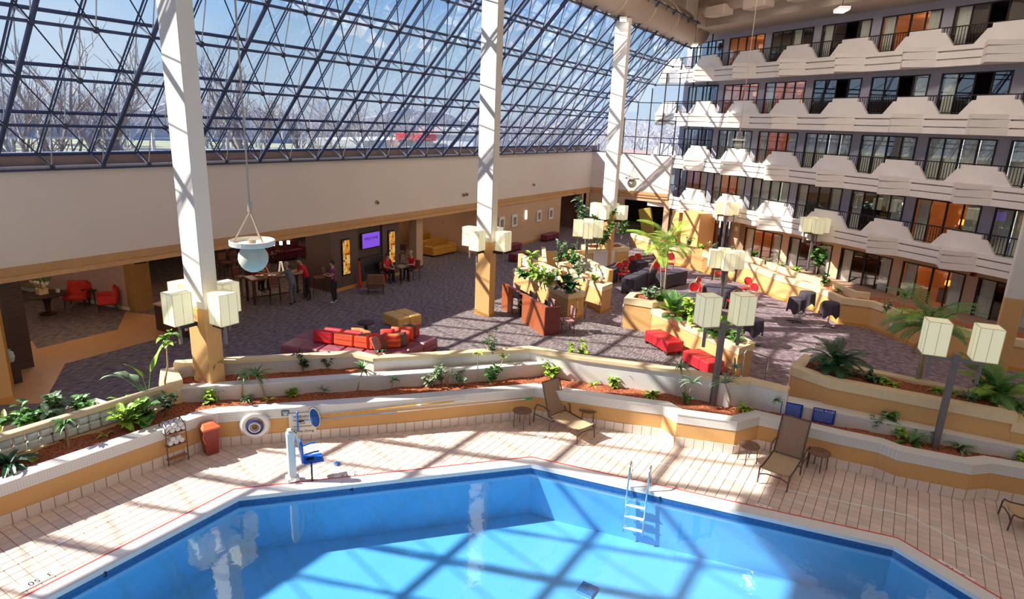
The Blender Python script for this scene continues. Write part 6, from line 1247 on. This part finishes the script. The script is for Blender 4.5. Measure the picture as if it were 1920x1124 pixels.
for i, (x, y, k, lab, sc) in enumerate([
    (392, 757, br_(3), 'small bright leafy plant at the left foot of the middle tier', 1.0), (410, 752, dr_m(4), 'tiny stalked sprout beside the small bright plant', .45), (454, 748, dr_l(5), 'tall twin stalked spiky plant left of the life ring', 1.05), (462, 751, rosette(LS, 22, .22, .03, 0, 6), 'pale spiky rosette at the foot of the twin stalked plant', 1.1), (498, 748, dr_m(7), 'stalked green rosette plant above the life ring', 1.15), (503, 751, dr_y(8), 'low green and yellow rosette beside the stalked plant', .9), (549, 744, br_(9), 'small low bright plant above the teal sign', .8), (608, 742, rosette(LS, 10, .22, .04, .12, 10), 'small pale rosette above the blue net', .9), (670, 733, dr_m(11), 'stalked palm like plant in the lower bed centre left', 1.0), (734, 731, dr_m(12), 'thin bare stemmed sprout right of the stalked palm like plant', .55),
    (806, 727, bs_s(13), 'grey green shrub in the lower bed, left of a pair', 1.05), (828, 722, bs_s(14), 'grey green shrub in the lower bed, taller of the pair', 1.25), (862, 724, bs_s(15), 'grey green shrub right of the pair, beside bare branches', 1.0), (895, 720, rosette(LY, 12, .25, .07, .85, 16, up=.5), 'tall thin stemmed plant with a yellow green crown', .8), (921, 718, bs_g(17), 'dark leaved upright plant with a crooked stem', 1.0), (925, 716, rosette(LB, 10, .18, .05, .5, 18, bend=.4), 'slanting pale stemmed plant with a leafy tip', .9), (1034, 712, br_(19), 'bright green leafy clump behind the lounger back', 1.3),
    (1082, 706, bush(LB, 90, .26, .75, .09, .13, 20), 'tall variegated shrub casting a shadow on the white wall', 1.05), (1112, 724, dr_s(21), 'pale spiky clump right of the variegated shrub', .9), (1150, 727, br_(22), 'low bright plant in the right lower bed', .9), (1172, 726, dr_m(23), 'short stalked plant right of the low bright plant', .7), (1222, 741, rosette(LB, 26, .25, .06, 0, 24), 'bushy green rosette in the right lower bed', 1.0), (1288, 756, dr_l(25), 'tall thin double stemmed plant left of the lamp post', 1.25), (1286, 757, bs_g(26), 'dark low tuft at the foot of the double stemmed plant', .6), (1370, 763, dr_l(27), 'tall spiky plant throwing a shadow, right of the lamp post', 1.3), (1394, 773, rosette(LB, 12, .26, .09, .1, 28), 'bright broad leaved plant right of the spiky one', .9), (1444, 773, dr_m(29), 'drooping leaved sprout left of the blue signs', .7),
    (1637, 808, bs_s(30), 'grey green shrub against the white ledge', 1.0), (1659, 808, bs_g(31), 'taller leafy shrub right of the blue signs', 1.1), (1684, 820, br_(32), 'low leaves between the shrubs and the hanging plant', 1.0), (1706, 832, rosette(LG, 24, .38, .06, 0, 33), 'arching plant spilling over the deck wall', 1.1), (1741, 828, rosette(LS, 16, .32, .045, .1, 34), 'spiky plant left of the right lamp post', 1.0), (1800, 842, rosette(LS, 30, .32, .05, 0, 35), 'silvery spreading clump right of the right lamp post', 1.15), (1858, 846, rosette(LS, 24, .3, .04, 0, 36), 'silvery spiky rosette near the right edge', .95), (1893, 857, rosette(LY, 10, .22, .06, 0, 37), 'small yellow green plant near the right edge', .8), (1913, 867, br_(38), 'low green plant at the right edge', .8),
    (20, 880, rosette(LD, 18, .5, .10, .1, 39), 'dark strappy plant in the left bed corner', 1.0), (62, 868, rosette(LY, 6, .4, .10, 0, 40), 'yellowing strap leaves in the left bed', .8), (129, 838, rosette(LG, 14, .26, .07, .42, 41), 'stalked plant in front of the glass blocks', 1.0), (198, 818, rosette(LY, 8, .22, .07, 0, 42), 'little yellow green plant before the glass blocks', .8), (244, 806, bush(LB, 70, .26, .45, .12, .20, 43), 'leafy light green plant before the glass blocks', 1.05), (272, 800, bush(LG, 40, .18, .45, .18, .26, 44), 'plant with one big dark leaf before the glass blocks', 1.0), (316, 776, bs_d(45), 'dark feathery plant at the end of the glass blocks', 1.1)]): pl(x, y, Z1, k, lab, sc)
for (x, y, k, lab, sc) in [(568, 697, bs_d(50), 'dark loose shrub in the upper tier, left one', 1.0), (615, 692, bs_d(51), 'thin dark shrub in the upper tier, second from the left', .8), (718, 692, bs_d(52), 'thin dark shrub in the upper tier beside the parapet jog', 1.0), (918, 682, bush(LD, 60, .2, .7, .07, .10, 53), 'taller dark shrub in the upper tier near its right end', 1.1), (945, 682, dr_s(54), 'small green tuft at the right of the upper tier', .7), (1030, 684, rosette(LD, 12, .26, .045, .05, 55), 'dark spiky plant where the tiers meet', .9), (405, 712, dr_m(56), 'leaning spiky plant beside the first column', .9)]: pl(x, y, Z2, k, lab, sc)
# box behind the glass blocks
for (x, y, k, lab, sc) in [(10, 800, rosette(LY, 16, .45, .09, .1, 60), 'yellow green strappy plant behind the glass blocks at far left', .9), (60, 800, bush(LG, 110, .4, .3, .10, .18, 61), 'trailing variegated plant behind the glass blocks, left', 1.1), (110, 785, bush(LS, 110, .4, .32, .10, .18, 62), 'pale trailing plant behind the glass blocks, middle', 1.1), (160, 775, bush(LG, 90, .35, .28, .09, .16, 63), 'green trailing plant behind the glass blocks, right', 1.0), (225, 755, rosette(LB, 14, .36, .08, 0, 64), 'bright strappy plant behind the glass blocks', .9)]: pl(x, y, 1.0, k, lab, sc)
# bare twisted branches
p = at(846, 722, Z1); m = MB(); m.tube([(-.15, 0, 0), (-.2, .05, .3), (-.05, .1, .42)], [.02, .015, .01], 5); m.tube([(.2, 0, .35), (.0, 0, .42), (-.15, 0, .2), (-.12, 0, 0)], [.008, .012, .016, .02], 5); m.tube([(-.12, 0, .2), (-.3, .02, .38)], .01, 5); tag(m.build('bare_branches', stemm, None, loc=(p.x, p.y, Z1)), 'bare twisted pale branches between the grey green shrubs', 'branches')
p = at(1084, 714, Z1); m = MB(); m.rbox((0, 0, 0), (.30, .12, .05), .015, .6); tag(m.build('stone', mat('pale_stone', (.62, .45, .30), .9), None, loc=(p.x, p.y, Z1+.02)), 'pale flat stone in the mulch right of the far lounger', 'stone')
p = at(990, 704, Z1); t = thing('log_edging', 'short log edging at the foot of the middle tier wall', 'edging', (p.x-.1, p.y+.12, Z1), -.78); 
m = MB(); m.tube([(-.65, 0, .14), (.65, 0, .14)], .03, 6); m.build('log', stemm, t)
for q in range(7): m = MB(); m.tube([(-.6+q*.2, -.02, 0), (-.58+q*.2, 0, .12)], .022, 5); m.build('stub', darkwood, t)
# big leaved plant (bird of paradise) and the thin fiddle leaf tree, at the left
def bigleaf(parent, b, az, stem_len, ln, w, up, droop, mt):
    b = Vector(b); tip = b+Vector((cos(az)*cos(up), sin(az)*cos(up), sin(up)))*stem_len; m = MB(); m.tube([b, b*.5+tip*.5+Vector((0, 0, .04)), tip], [.016, .012, .009], 5); s = m.build('leaf_stem', LG, parent)
    m = MB(); leaf(m, tip, az, ln, w, up*.8, droop, n=7, fold=.12); m.build('leaf_blade', mt, s)
p = at(283, 745, 1.0); t = thing('bird_of_paradise', 'big leaved banana like plant behind the glass block wall', 'plant', (p.x, p.y+.1, .95))
R2 = lambda a: a  # azimuths in world: camera looks along YAW
Lf = YAW+PI/2; Rt_ = YAW-PI/2
bigleaf(t, (0, 0, 0), YAW-.6, .62, .70, .22, 1.40, .2, LB); bigleaf(t, (0, 0, 0), YAW+PI-.5, .55, .60, .27, 1.42, .7, LB); bigleaf(t, (0, 0, 0), Lf+.1, .62, .48, .22, .95, 1.7, LS); bigleaf(t, (0, 0, 0), Lf-.3, .45, .42, .20, .95, 1.2, LS); bigleaf(t, (0, 0, 0), Lf+.5, .70, .50, .2, .9, 1.5, LS); bigleaf(t, (0, 0, 0), Rt_, .3, .3, .12, .8, 1.3, LG)
bigleaf(t, (0, 0, 0), Rt_+.9, .30, .26, .14, .3, 1.6, LY)
p = at(309, 728, 1.2); t = thing('fiddle_leaf_tree', 'thin crooked tree with a leafy top beside the first column', 'tree', (p.x, p.y, 1.2)); m = MB(); hx_, = (.0,); m.tube([(0, 0, -.4), (.02, 0, .15), (.10, -.05, .55), (.12, -.04, .95), (.20, -.1, 1.12)], [.024, .022, .018, .015, .012], 7); m.build('trunk', mat('tan_bark', (.55, .36, .18), .8), t, smooth=True); r = random.Random(4)
for q in range(16): m = MB(); leaf(m, (.18+r.uniform(-.16, .16), -.09+r.uniform(-.16, .16), 1.08+r.uniform(-.06, .20)), r.uniform(0, 6.28), .20, .13, r.uniform(-.3, .9), 1.1, n=4); m.build('leaf_blade', LB if q % 2 else LG, t)
# palms
def frond_mesh(mt, ln=1.4, up=1.0, droop=1.5, nl=22, ll=.42, w=.030, seed=0):
    key = ('fr', mt.name, ln, up, droop, nl, ll)
    if key in PR: return PR[key]
    m = MB(); p = Vector((0, 0, 0)); e_ = up; pts = [p.copy()]; n = 12
    for i in range(n): p = p+Vector((cos(e_), 0, sin(e_)))*ln/n; e_ -= droop/n; pts.append(p.copy())
    m.tube(pts, [.014*(1-i/n*.8) for i in range(n+1)], 4)
    for i in range(nl):
        u = .18+.82*i/(nl-1); q = u*n; j = min(n-1, int(q)); b = pts[j].lerp(pts[j+1], q-j); d = (pts[j+1]-pts[j]).normalized(); l2 = ll*(sin(PI*(.18+.75*u))**.7)
        for s in (-1, 1):
            tip = b+(Vector((0, s, 0))*.72+d*.62).normalized()*l2+Vector((0, 0, -.16*l2)); md = b.lerp(tip, .5)+Vector((0, 0, .03)); ww = d*w*.5
            m.add([b-ww*.6, b+ww*.6, md+ww, tip, md-ww], [(0, 1, 2, 4), (4, 2, 3)])
    PR[key] = m.mesh('frond', mt); return PR[key]
def palm(x, y, z, trunks, nf, ln, lab, mt=LG, sc=1., seed=1, dead=0, ll=.34, nm='areca_palm', up0=1.25, droop=1.5):
    t = thing(nm, lab, 'palm', (x, y, z)); r = random.Random(seed); t.scale = (sc,)*3; ms = [frond_mesh(mt, ln, up0, droop, ll=ll), frond_mesh(LB if mt is LG else mt, ln*.9, up0*.72, droop*1.1, ll=ll), frond_mesh(mt, ln*.75, up0*.35, droop*.95, ll=ll)]
    for k, (bx, by, h) in enumerate(trunks):
        if h > .1: m = MB(); m.tube([(bx*.3, by*.3, -.1), (bx*.6, by*.6, h*.5), (bx, by, h)], [.045, .036, .028], 8); m.build('trunk', trunkm, t, smooth=True)
        for i in range(nf): o_ = link('frond', ms[r.randrange(3)], t, (bx, by, h-.02)); o_.rotation_euler = (r.uniform(-.15, .15), 0, i*6.283/nf*1.0+k*.9+r.uniform(-.3, .3)); o_.scale = (r.uniform(.8, 1.1),)*3
        for i in range(dead): o_ = link('frond', frond_mesh(LBR, .7, -.6, 1.0, 10, .2), t, (bx, by, h-.15)); o_.rotation_euler = (0, 0, r.uniform(0, 6.28))
    return t
def palmpx(px_, py_, z, *a_, **k_): p = at(px_, py_, z); return palm(p.x, p.y, z-.05, *a_, **k_)
palmpx(1245, 566, 1.1, [(.1, .1, 2.25), (-.25, .25, 1.95)], 15, 1.5, 'tall feather palm in the ochre planter at the centre of the dining area', LB, .98, 3, dead=2)
palmpx(1266, 600, .85, [(0, 0, .15), (.15, .2, .2)], 16, .95, 'fine leaved bushy palm in front of the tall feather palm', LG, 1., 4, ll=.26, up0=1.45, droop=.9)
palmpx(1352, 632, .85, [(0, 0, .05), (.2, .1, .1)], 12, 1.0, 'fine leaved palm behind the double lamp', LG, 1., 5, ll=.24, up0=1.45, droop=.8)
palmpx(1722, 716, 1.65, [(.0, .1, 1.6), (.15, -.05, 1.4)], 15, 1.35, 'tall feather palm in the big ochre planter at the right', LG, .98, 6, dead=2)
palmpx(1568, 699, 1.65, [(0, 0, .25), (.1, .1, .3)], 18, .95, 'short bushy palm at the left end of the big ochre planter', LD, .95, 7, ll=.24, up0=1.3, droop=1.4)
palmpx(1870, 752, 1.65, [(0, 0, .1), (.1, .1, .25)], 18, 1.15, 'dense short palm at the right end of the big ochre planter', LG, .9, 8, ll=.28, up0=1.3, droop=1.2)
palmpx(996, 508, 1.05, [(0, 0, .75)], 12, .55, 'small palm topped dracaena behind the glass blocks by the desk', LB, .9, 9, ll=.16)
# fills in the ochre planters
for i, (x, y, z, k, lab, sc, nm) in enumerate([
    (1215, 560, 1.1, bush(LS, 160, .45, .35, .12, .14, 70), 'bluish green ground cover under the tall feather palm, left', 1.0, 'ground_cover'), (1240, 566, 1.1, bush(LG, 160, .45, .3, .10, .14, 71), 'green ground cover under the tall feather palm, right', 1.0, 'ground_cover'), (1310, 618, .85, bush(LB, 260, .55, .7, .12, .20, 72), 'bright leafy bush in front of the fine palm', 1.0, 'leafy_bush'), (1330, 628, .85, bush(LB, 200, .5, .6, .12, .20, 73), 'bright leafy bush behind the left lamp shade', .9, 'leafy_bush'), (1376, 646, .85, bs_g(74), 'brownish low plants at the end of the long planter', .9, 'planter_shrub'), (1285, 604, .85, bs_d(75), 'dark low plant at the foot of the fine palm', 1., 'planter_shrub'),
    (1062, 552, 1.0, bush(LD, 40, .35, .5, .22, .34, 76), 'big dark leaved plant spilling over the reception planter', 1.0, 'leafy_bush'), (1008, 530, 1.0, bush(LB, 120, .45, .5, .10, .22, 77), 'yellow green leafy plants behind the reception desk', 1.0, 'leafy_bush'), (1030, 536, 1.0, bush(LB, 120, .4, .45, .09, .20, 78), 'light green leafy plants behind the reception desk', 1.0, 'leafy_bush'), (985, 524, 1.0, bush(LG, 110, .4, .35, .09, .18, 79), 'green leafy plants at the left of the reception planter', 1.0, 'leafy_bush'), (1045, 500, .84, bush(LS, 170, .5, .9, .10, .16, 80), 'tall leafy shrub between the glass block screens', 1.0, 'leafy_bush'), (1070, 505, .84, bush(LG, 170, .5, .8, .10, .16, 81), 'green shrub beside the bronze lamp post', 1.0, 'leafy_bush'), (1085, 520, .84, bush(LS, 100, .35, .5, .08, .14, 82), 'silvery small leaved plants in the second planter', 1., 'planter_shrub'), (1115, 530, .84, bush(LB, 80, .3, .3, .08, .12, 83), 'low plants near the end of the second planter', 1., 'planter_shrub'),
    (1126, 470, 1.0, bush(LG, 220, .6, 1.3, .12, .16, 84), 'dense variegated bush on the big far planter', 1.15, 'leafy_bush'), (1108, 462, 1.0, bush(LS, 160, .5, 1.0, .12, .18, 85), 'greyish bush at the left of the big far planter', 1.1, 'leafy_bush'), (1165, 448, 1.0, bush(LG, 80, .3, .9, .12, .18, 86), 'small bush right of the farthest column', 1., 'leafy_bush'),
    (1598, 706, 1.65, rosette(LS, 26, .28, .07, 0, 90), 'silvery rosette in the big right planter', 1., 'planter_shrub'), (1545, 690, 1.65, bush(LD, 80, .3, .25, .07, .12, 91), 'dark low foliage at the left end of the big right planter', 1., 'ground_cover'), (1652, 716, 1.65, rosette(LB, 22, .30, .09, .0, 92), 'bright fern in the middle of the big right planter', 1., 'fern'), (1676, 724, 1.65, rosette(LB, 18, .26, .09, 0, 93), 'smaller bright fern in front of the palm', .8, 'fern'), (1758, 735, 1.65, rosette(LB, 20, .26, .09, 0, 94), 'bright fern right of the tall palm', .9, 'fern'), (1785, 738, 1.65, rosette(LY, 16, .24, .09, 0, 95), 'yellow green fern behind the right lamp post', .8, 'fern'), (1815, 748, 1.65, rosette(LS, 30, .34, .05, 0, 96), 'silver striped spiky plant right of the lamp post', .9, 'planter_shrub'), (1850, 752, 1.65, bush(LG, 160, .45, .35, .10, .16, 97), 'green undergrowth below the dense short palm', 1., 'ground_cover'), (1905, 772, 1.48, bush(LG, 90, .35, .25, .08, .13, 98), 'low green plants in the lower planter at the right edge', 1., 'ground_cover'), (1632, 714, 1.65, bush(LD, 60, .3, .15, .09, .14, 99), 'dark creeping leaves in the big right planter', 1., 'ground_cover')]): pl(x, y, z, k, lab, sc, nm)
# rubber plant
p = at(1098, 456, 1.0); t = thing('rubber_plant', 'large rubber plant in front of the farthest column', 'tree', (p.x, p.y, .95)); t.scale = (1.25, 1.25, 1.05); r = random.Random(12)
for k in range(7):
    a = r.uniform(0, 6.28); h = r.uniform(1.2, 2.5); q = r.uniform(.15, .75); tip = Vector((q*cos(a), q*sin(a), h)); m = MB(); m.tube([(0, 0, 0), (tip.x*.3, tip.y*.3, h*.5), tip], [.03, .02, .012], 6); m.build('branch', mat('grey_branch', (.30, .24, .17), .8), t); m = MB()
    for i in range(44): u = r.uniform(.2, 1.03); b = Vector((tip.x*.3, tip.y*.3, h*.5)).lerp(tip, max(0, (u-.5)*2)); leaf(m, b, r.uniform(0, 6.28), .40*r.uniform(.7, 1.1), .19, r.uniform(-.2, 1.0), .9, n=3, fold=.15, m=r.randrange(2))
    m.build('foliage', [LD, LS], t)
# perimeter planter plants
for i in range(15):
    u = [1262, 1290, 1315, 1335, 1368, 1388, 1412, 1436, 1462, 1490, 1530, 1545, 1575, 1660, 1690][i]; v_ = [455, 462, 468, 468, 476, 480, 486, 497, 503, 512, 510, 534, 545, 585, 588][i]
    k = [br_(110), bs_d(111), br_(112), bs_s(113), bs_s(114), br_(115), bs_g(116), bs_s(117), bs_s(118), br_(119), bush(LG, 60, .3, .9, .22, .26, 120), bs_g(121), rosette(LB, 14, .3, .08, 0, 122), bs_s(123), rosette(LG, 20, .35, .05, .5, 124)][i]
    pl(u, v_+3, .68, k, ['bright low plant', 'dark leafy plant', 'yellow green plant', 'grey green shrub', 'grey green trailing shrub', 'bright small plant', 'green shrub', 'silvery shrub', 'silvery low shrub', 'bright clump', 'tall big leaved plant', 'green shrub', 'bright rosette', 'grey green shrub', 'stalked spiky plant'][i]+' on the perimeter planter, %s from its far end' % ['first', 'second', 'third', 'fourth', 'fifth', 'sixth', 'seventh', 'eighth', 'ninth', 'tenth', 'eleventh', 'twelfth', 'thirteenth', 'fourteenth', 'fifteenth'][i], 1.25)
# ------------------------------------------------------------------ outdoors
m = MB(); m.box((15.7, 28, 5.05), (57.4, 14.5, .2)); struct(m.build('roof_outside', mat('flat_roof_grey', (.42, .45, .52), .9)), 'flat roof of the lobby seen outside the glass', 'roof')
m = MB(); m.prism([(-160, 35), (260, 35), (260, 330), (-160, 330)], -.3, 0); m.prism([(47.5, -60), (260, -60), (260, 35), (47.5, 35)], -.3, 0); struct(m.build('ground_outside', lawn), 'pale winter lawn outside the glass', 'ground')
m = MB(); m.prism([(-160, 46), (260, 46), (260, 56), (-160, 56)], 0, .03); m.prism([(54, -60), (66, -60), (66, 46), (54, 46)], 0, .03); struct(m.build('road_outside', asphalt), 'grey road across the lawn outside', 'road')
def baretree(seed, h=9.0, name='bare_tree'):
    r = random.Random(seed); m = MB()
    def br(p, d, ln, rad, lv):
        q = p+d*ln*.5+Vector((r.uniform(-.1, .1), r.uniform(-.1, .1), 0))*ln*.4; e2 = p+d*ln; m.tube([p, q, e2], [rad, rad*.85, rad*.62], 5 if lv < 2 else 3, cap=False)
        if lv >= 5: return
        for k in range(3 if lv < 4 else 2):
            nd = (d+Vector((r.uniform(-1, 1), r.uniform(-1, 1), r.uniform(-.25, .7)))*.75).normalized(); br(e2 if k else q, nd, ln*r.uniform(.62, .82), rad*.58, lv+1)
    br(Vector((0, 0, 0)), Vector((0, 0, 1)), h*.30, h*.022, 0); return m.mesh('tree_mesh', barkm)
tms = [baretree(s) for s in (1, 2, 3, 4)]
pn = ['first', 'second', 'third', 'fourth', 'fifth', 'sixth', 'seventh', 'eighth', 'ninth', 'tenth', 'eleventh', 'twelfth']
for i, (px_, dist_, s) in enumerate(((40, 42, 1.25), (95, 46, 1.35), (180, 43, 1.5), (250, 52, 1.1), (450, 54, 1.6), (500, 62, 1.3), (560, 62, 1.1), (620, 66, 1.0), (400, 60, 1.1), (15, 60, 1.2), (690, 80, 1.0), (740, 85, 1.0))):
    d = ray(px_, 235); d.z = 0; d.normalize(); q = d*dist_; o_ = link('bare_tree', tms[i % 4], None, (q.x, q.y, 0), i*1.3); o_.scale = (s,)*3; tag(o_, 'large bare winter tree outside the glass, %s' % ['far left edge', 'left of the first column, slim', 'left of the first column, widest', 'just left of the first column', 'right of the first column behind the cable', 'right of the cable', 'between the columns, left', 'between the columns, middle', 'close right of the first column', 'at the left corner', 'beyond the red roofed building, left', 'beyond the red roofed building, right'][i], 'tree')
hz_ = mat('far_tree_haze_bark', (.56, .52, .56), .95, var=.15); tl = []  # distance haze put into the pale bark colour
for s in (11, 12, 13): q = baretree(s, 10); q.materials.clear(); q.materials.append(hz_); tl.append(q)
r = random.Random(21)
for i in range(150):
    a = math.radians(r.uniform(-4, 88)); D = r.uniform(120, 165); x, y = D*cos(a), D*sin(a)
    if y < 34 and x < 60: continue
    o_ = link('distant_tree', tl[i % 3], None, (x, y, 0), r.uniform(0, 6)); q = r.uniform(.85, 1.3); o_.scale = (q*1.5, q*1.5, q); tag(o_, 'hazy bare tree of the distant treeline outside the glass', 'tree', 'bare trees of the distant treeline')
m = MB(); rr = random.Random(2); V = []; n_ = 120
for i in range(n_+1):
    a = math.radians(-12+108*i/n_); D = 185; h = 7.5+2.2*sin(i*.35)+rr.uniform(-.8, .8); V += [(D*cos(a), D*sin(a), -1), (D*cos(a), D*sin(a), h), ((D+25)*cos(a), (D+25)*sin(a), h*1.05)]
m.add(V, [(3*i, 3*i+3, 3*i+4, 3*i+1) for i in range(n_)]+[(3*i+1, 3*i+4, 3*i+5, 3*i+2) for i in range(n_)]); struct(m.build('wooded_ridge', mat('wooded_ridge_haze', (.60, .58, .64), .95, var=.2, scale=.8, detail=8)), 'hazy wooded ridge on the horizon', 'hills')  # ridge colour paled to carry the haze
def house(px_, D, w, d, h, wall_m, roof_m, lab, rz=.3, flat=True):
    q = ray(px_, 235); q.z = 0; q.normalize(); q *= D; t = thing('far_building', lab, 'building', (q.x, q.y, 0), rz); m = MB(); m.box((0, 0, h/2), (w, d, h)); m.build('wall', wall_m, t)
    m = MB()
    if flat: m.box((0, 0, h+.35), (w+.6, d+.6, .9))
    else: m.add([(-w/2-.5, -d/2-.5, h), (w/2+.5, -d/2-.5, h), (w/2+.5, d/2+.5, h), (-w/2-.5, d/2+.5, h), (-w/2, 0, h+2.4), (w/2, 0, h+2.4)], [(0, 1, 5, 4), (2, 3, 4, 5), (0, 4, 3), (1, 2, 5)])
    m.build('roof', roof_m, t)
    for i in range(4): m = MB(); m.box((-w/2+w*(i+.5)/4, -d/2-.03, h*.5), (w*.12, .08, h*.32)); m.build('window', winframe, t)
house(780, 95, 3.2, 4, 4.6, mat('bldg_cream', (.70, .68, .58), .9), mat('red_sign_roof', (.85, .06, .06), .6), 'far cream building with a red roof band seen through the glass')
house(700, 100, 22, 8, 3.6, mat('bldg_tan', (.66, .62, .48), .9), mat('roof_pale', (.62, .62, .60), .9), 'long low tan building left of the red roofed one'); house(858, 100, 9, 8, 5.5, whitepl, mat('roof_pale', (.62, .62, .60), .9), 'tall white building right of the red roofed one')
q_ = ray(1200, 270)
house(1212, 75, 7, 6, 2.6, whitepl, mat('roof_brown', (.30, .22, .2), .9), 'white house with a pitched roof outside the end window grid', 1.2, False)
for i, (px_, D) in enumerate(((310, 56), (283, 55), (560, 64), (700, 76))):
    q = ray(px_, 260); q.z = 0; q.normalize(); q *= D; t = thing('parked_car', 'small %s car on the road outside, %s' % (['white', 'silver', 'pale blue', 'white'][i], ['just left of the first column', 'farther left of the first column', 'between the columns', 'near the tan building'][i]), 'car', (q.x, q.y, .03), .0)
    cm_ = mat('car_paint_%d' % i, ((.85, .85, .87), (.6, .62, .65), (.45, .55, .7), (.85, .85, .87))[i], .3)
    m = MB(); m.rbox((0, 0, .55), (4.3, 1.7, .6), .15); m.build('car_body', cm_, t); m = MB(); m.rbox((-.1, 0, 1.05), (2.3, 1.5, .5), .2); m.build('cabin', winframe, t)
    for a in (-1.35, 1.35):
        for b in (-.8, .8): m = MB(); m.tube([(a, b-.1, .32), (a, b+.1, .32)], .32, 12); m.build('wheel', black, t)
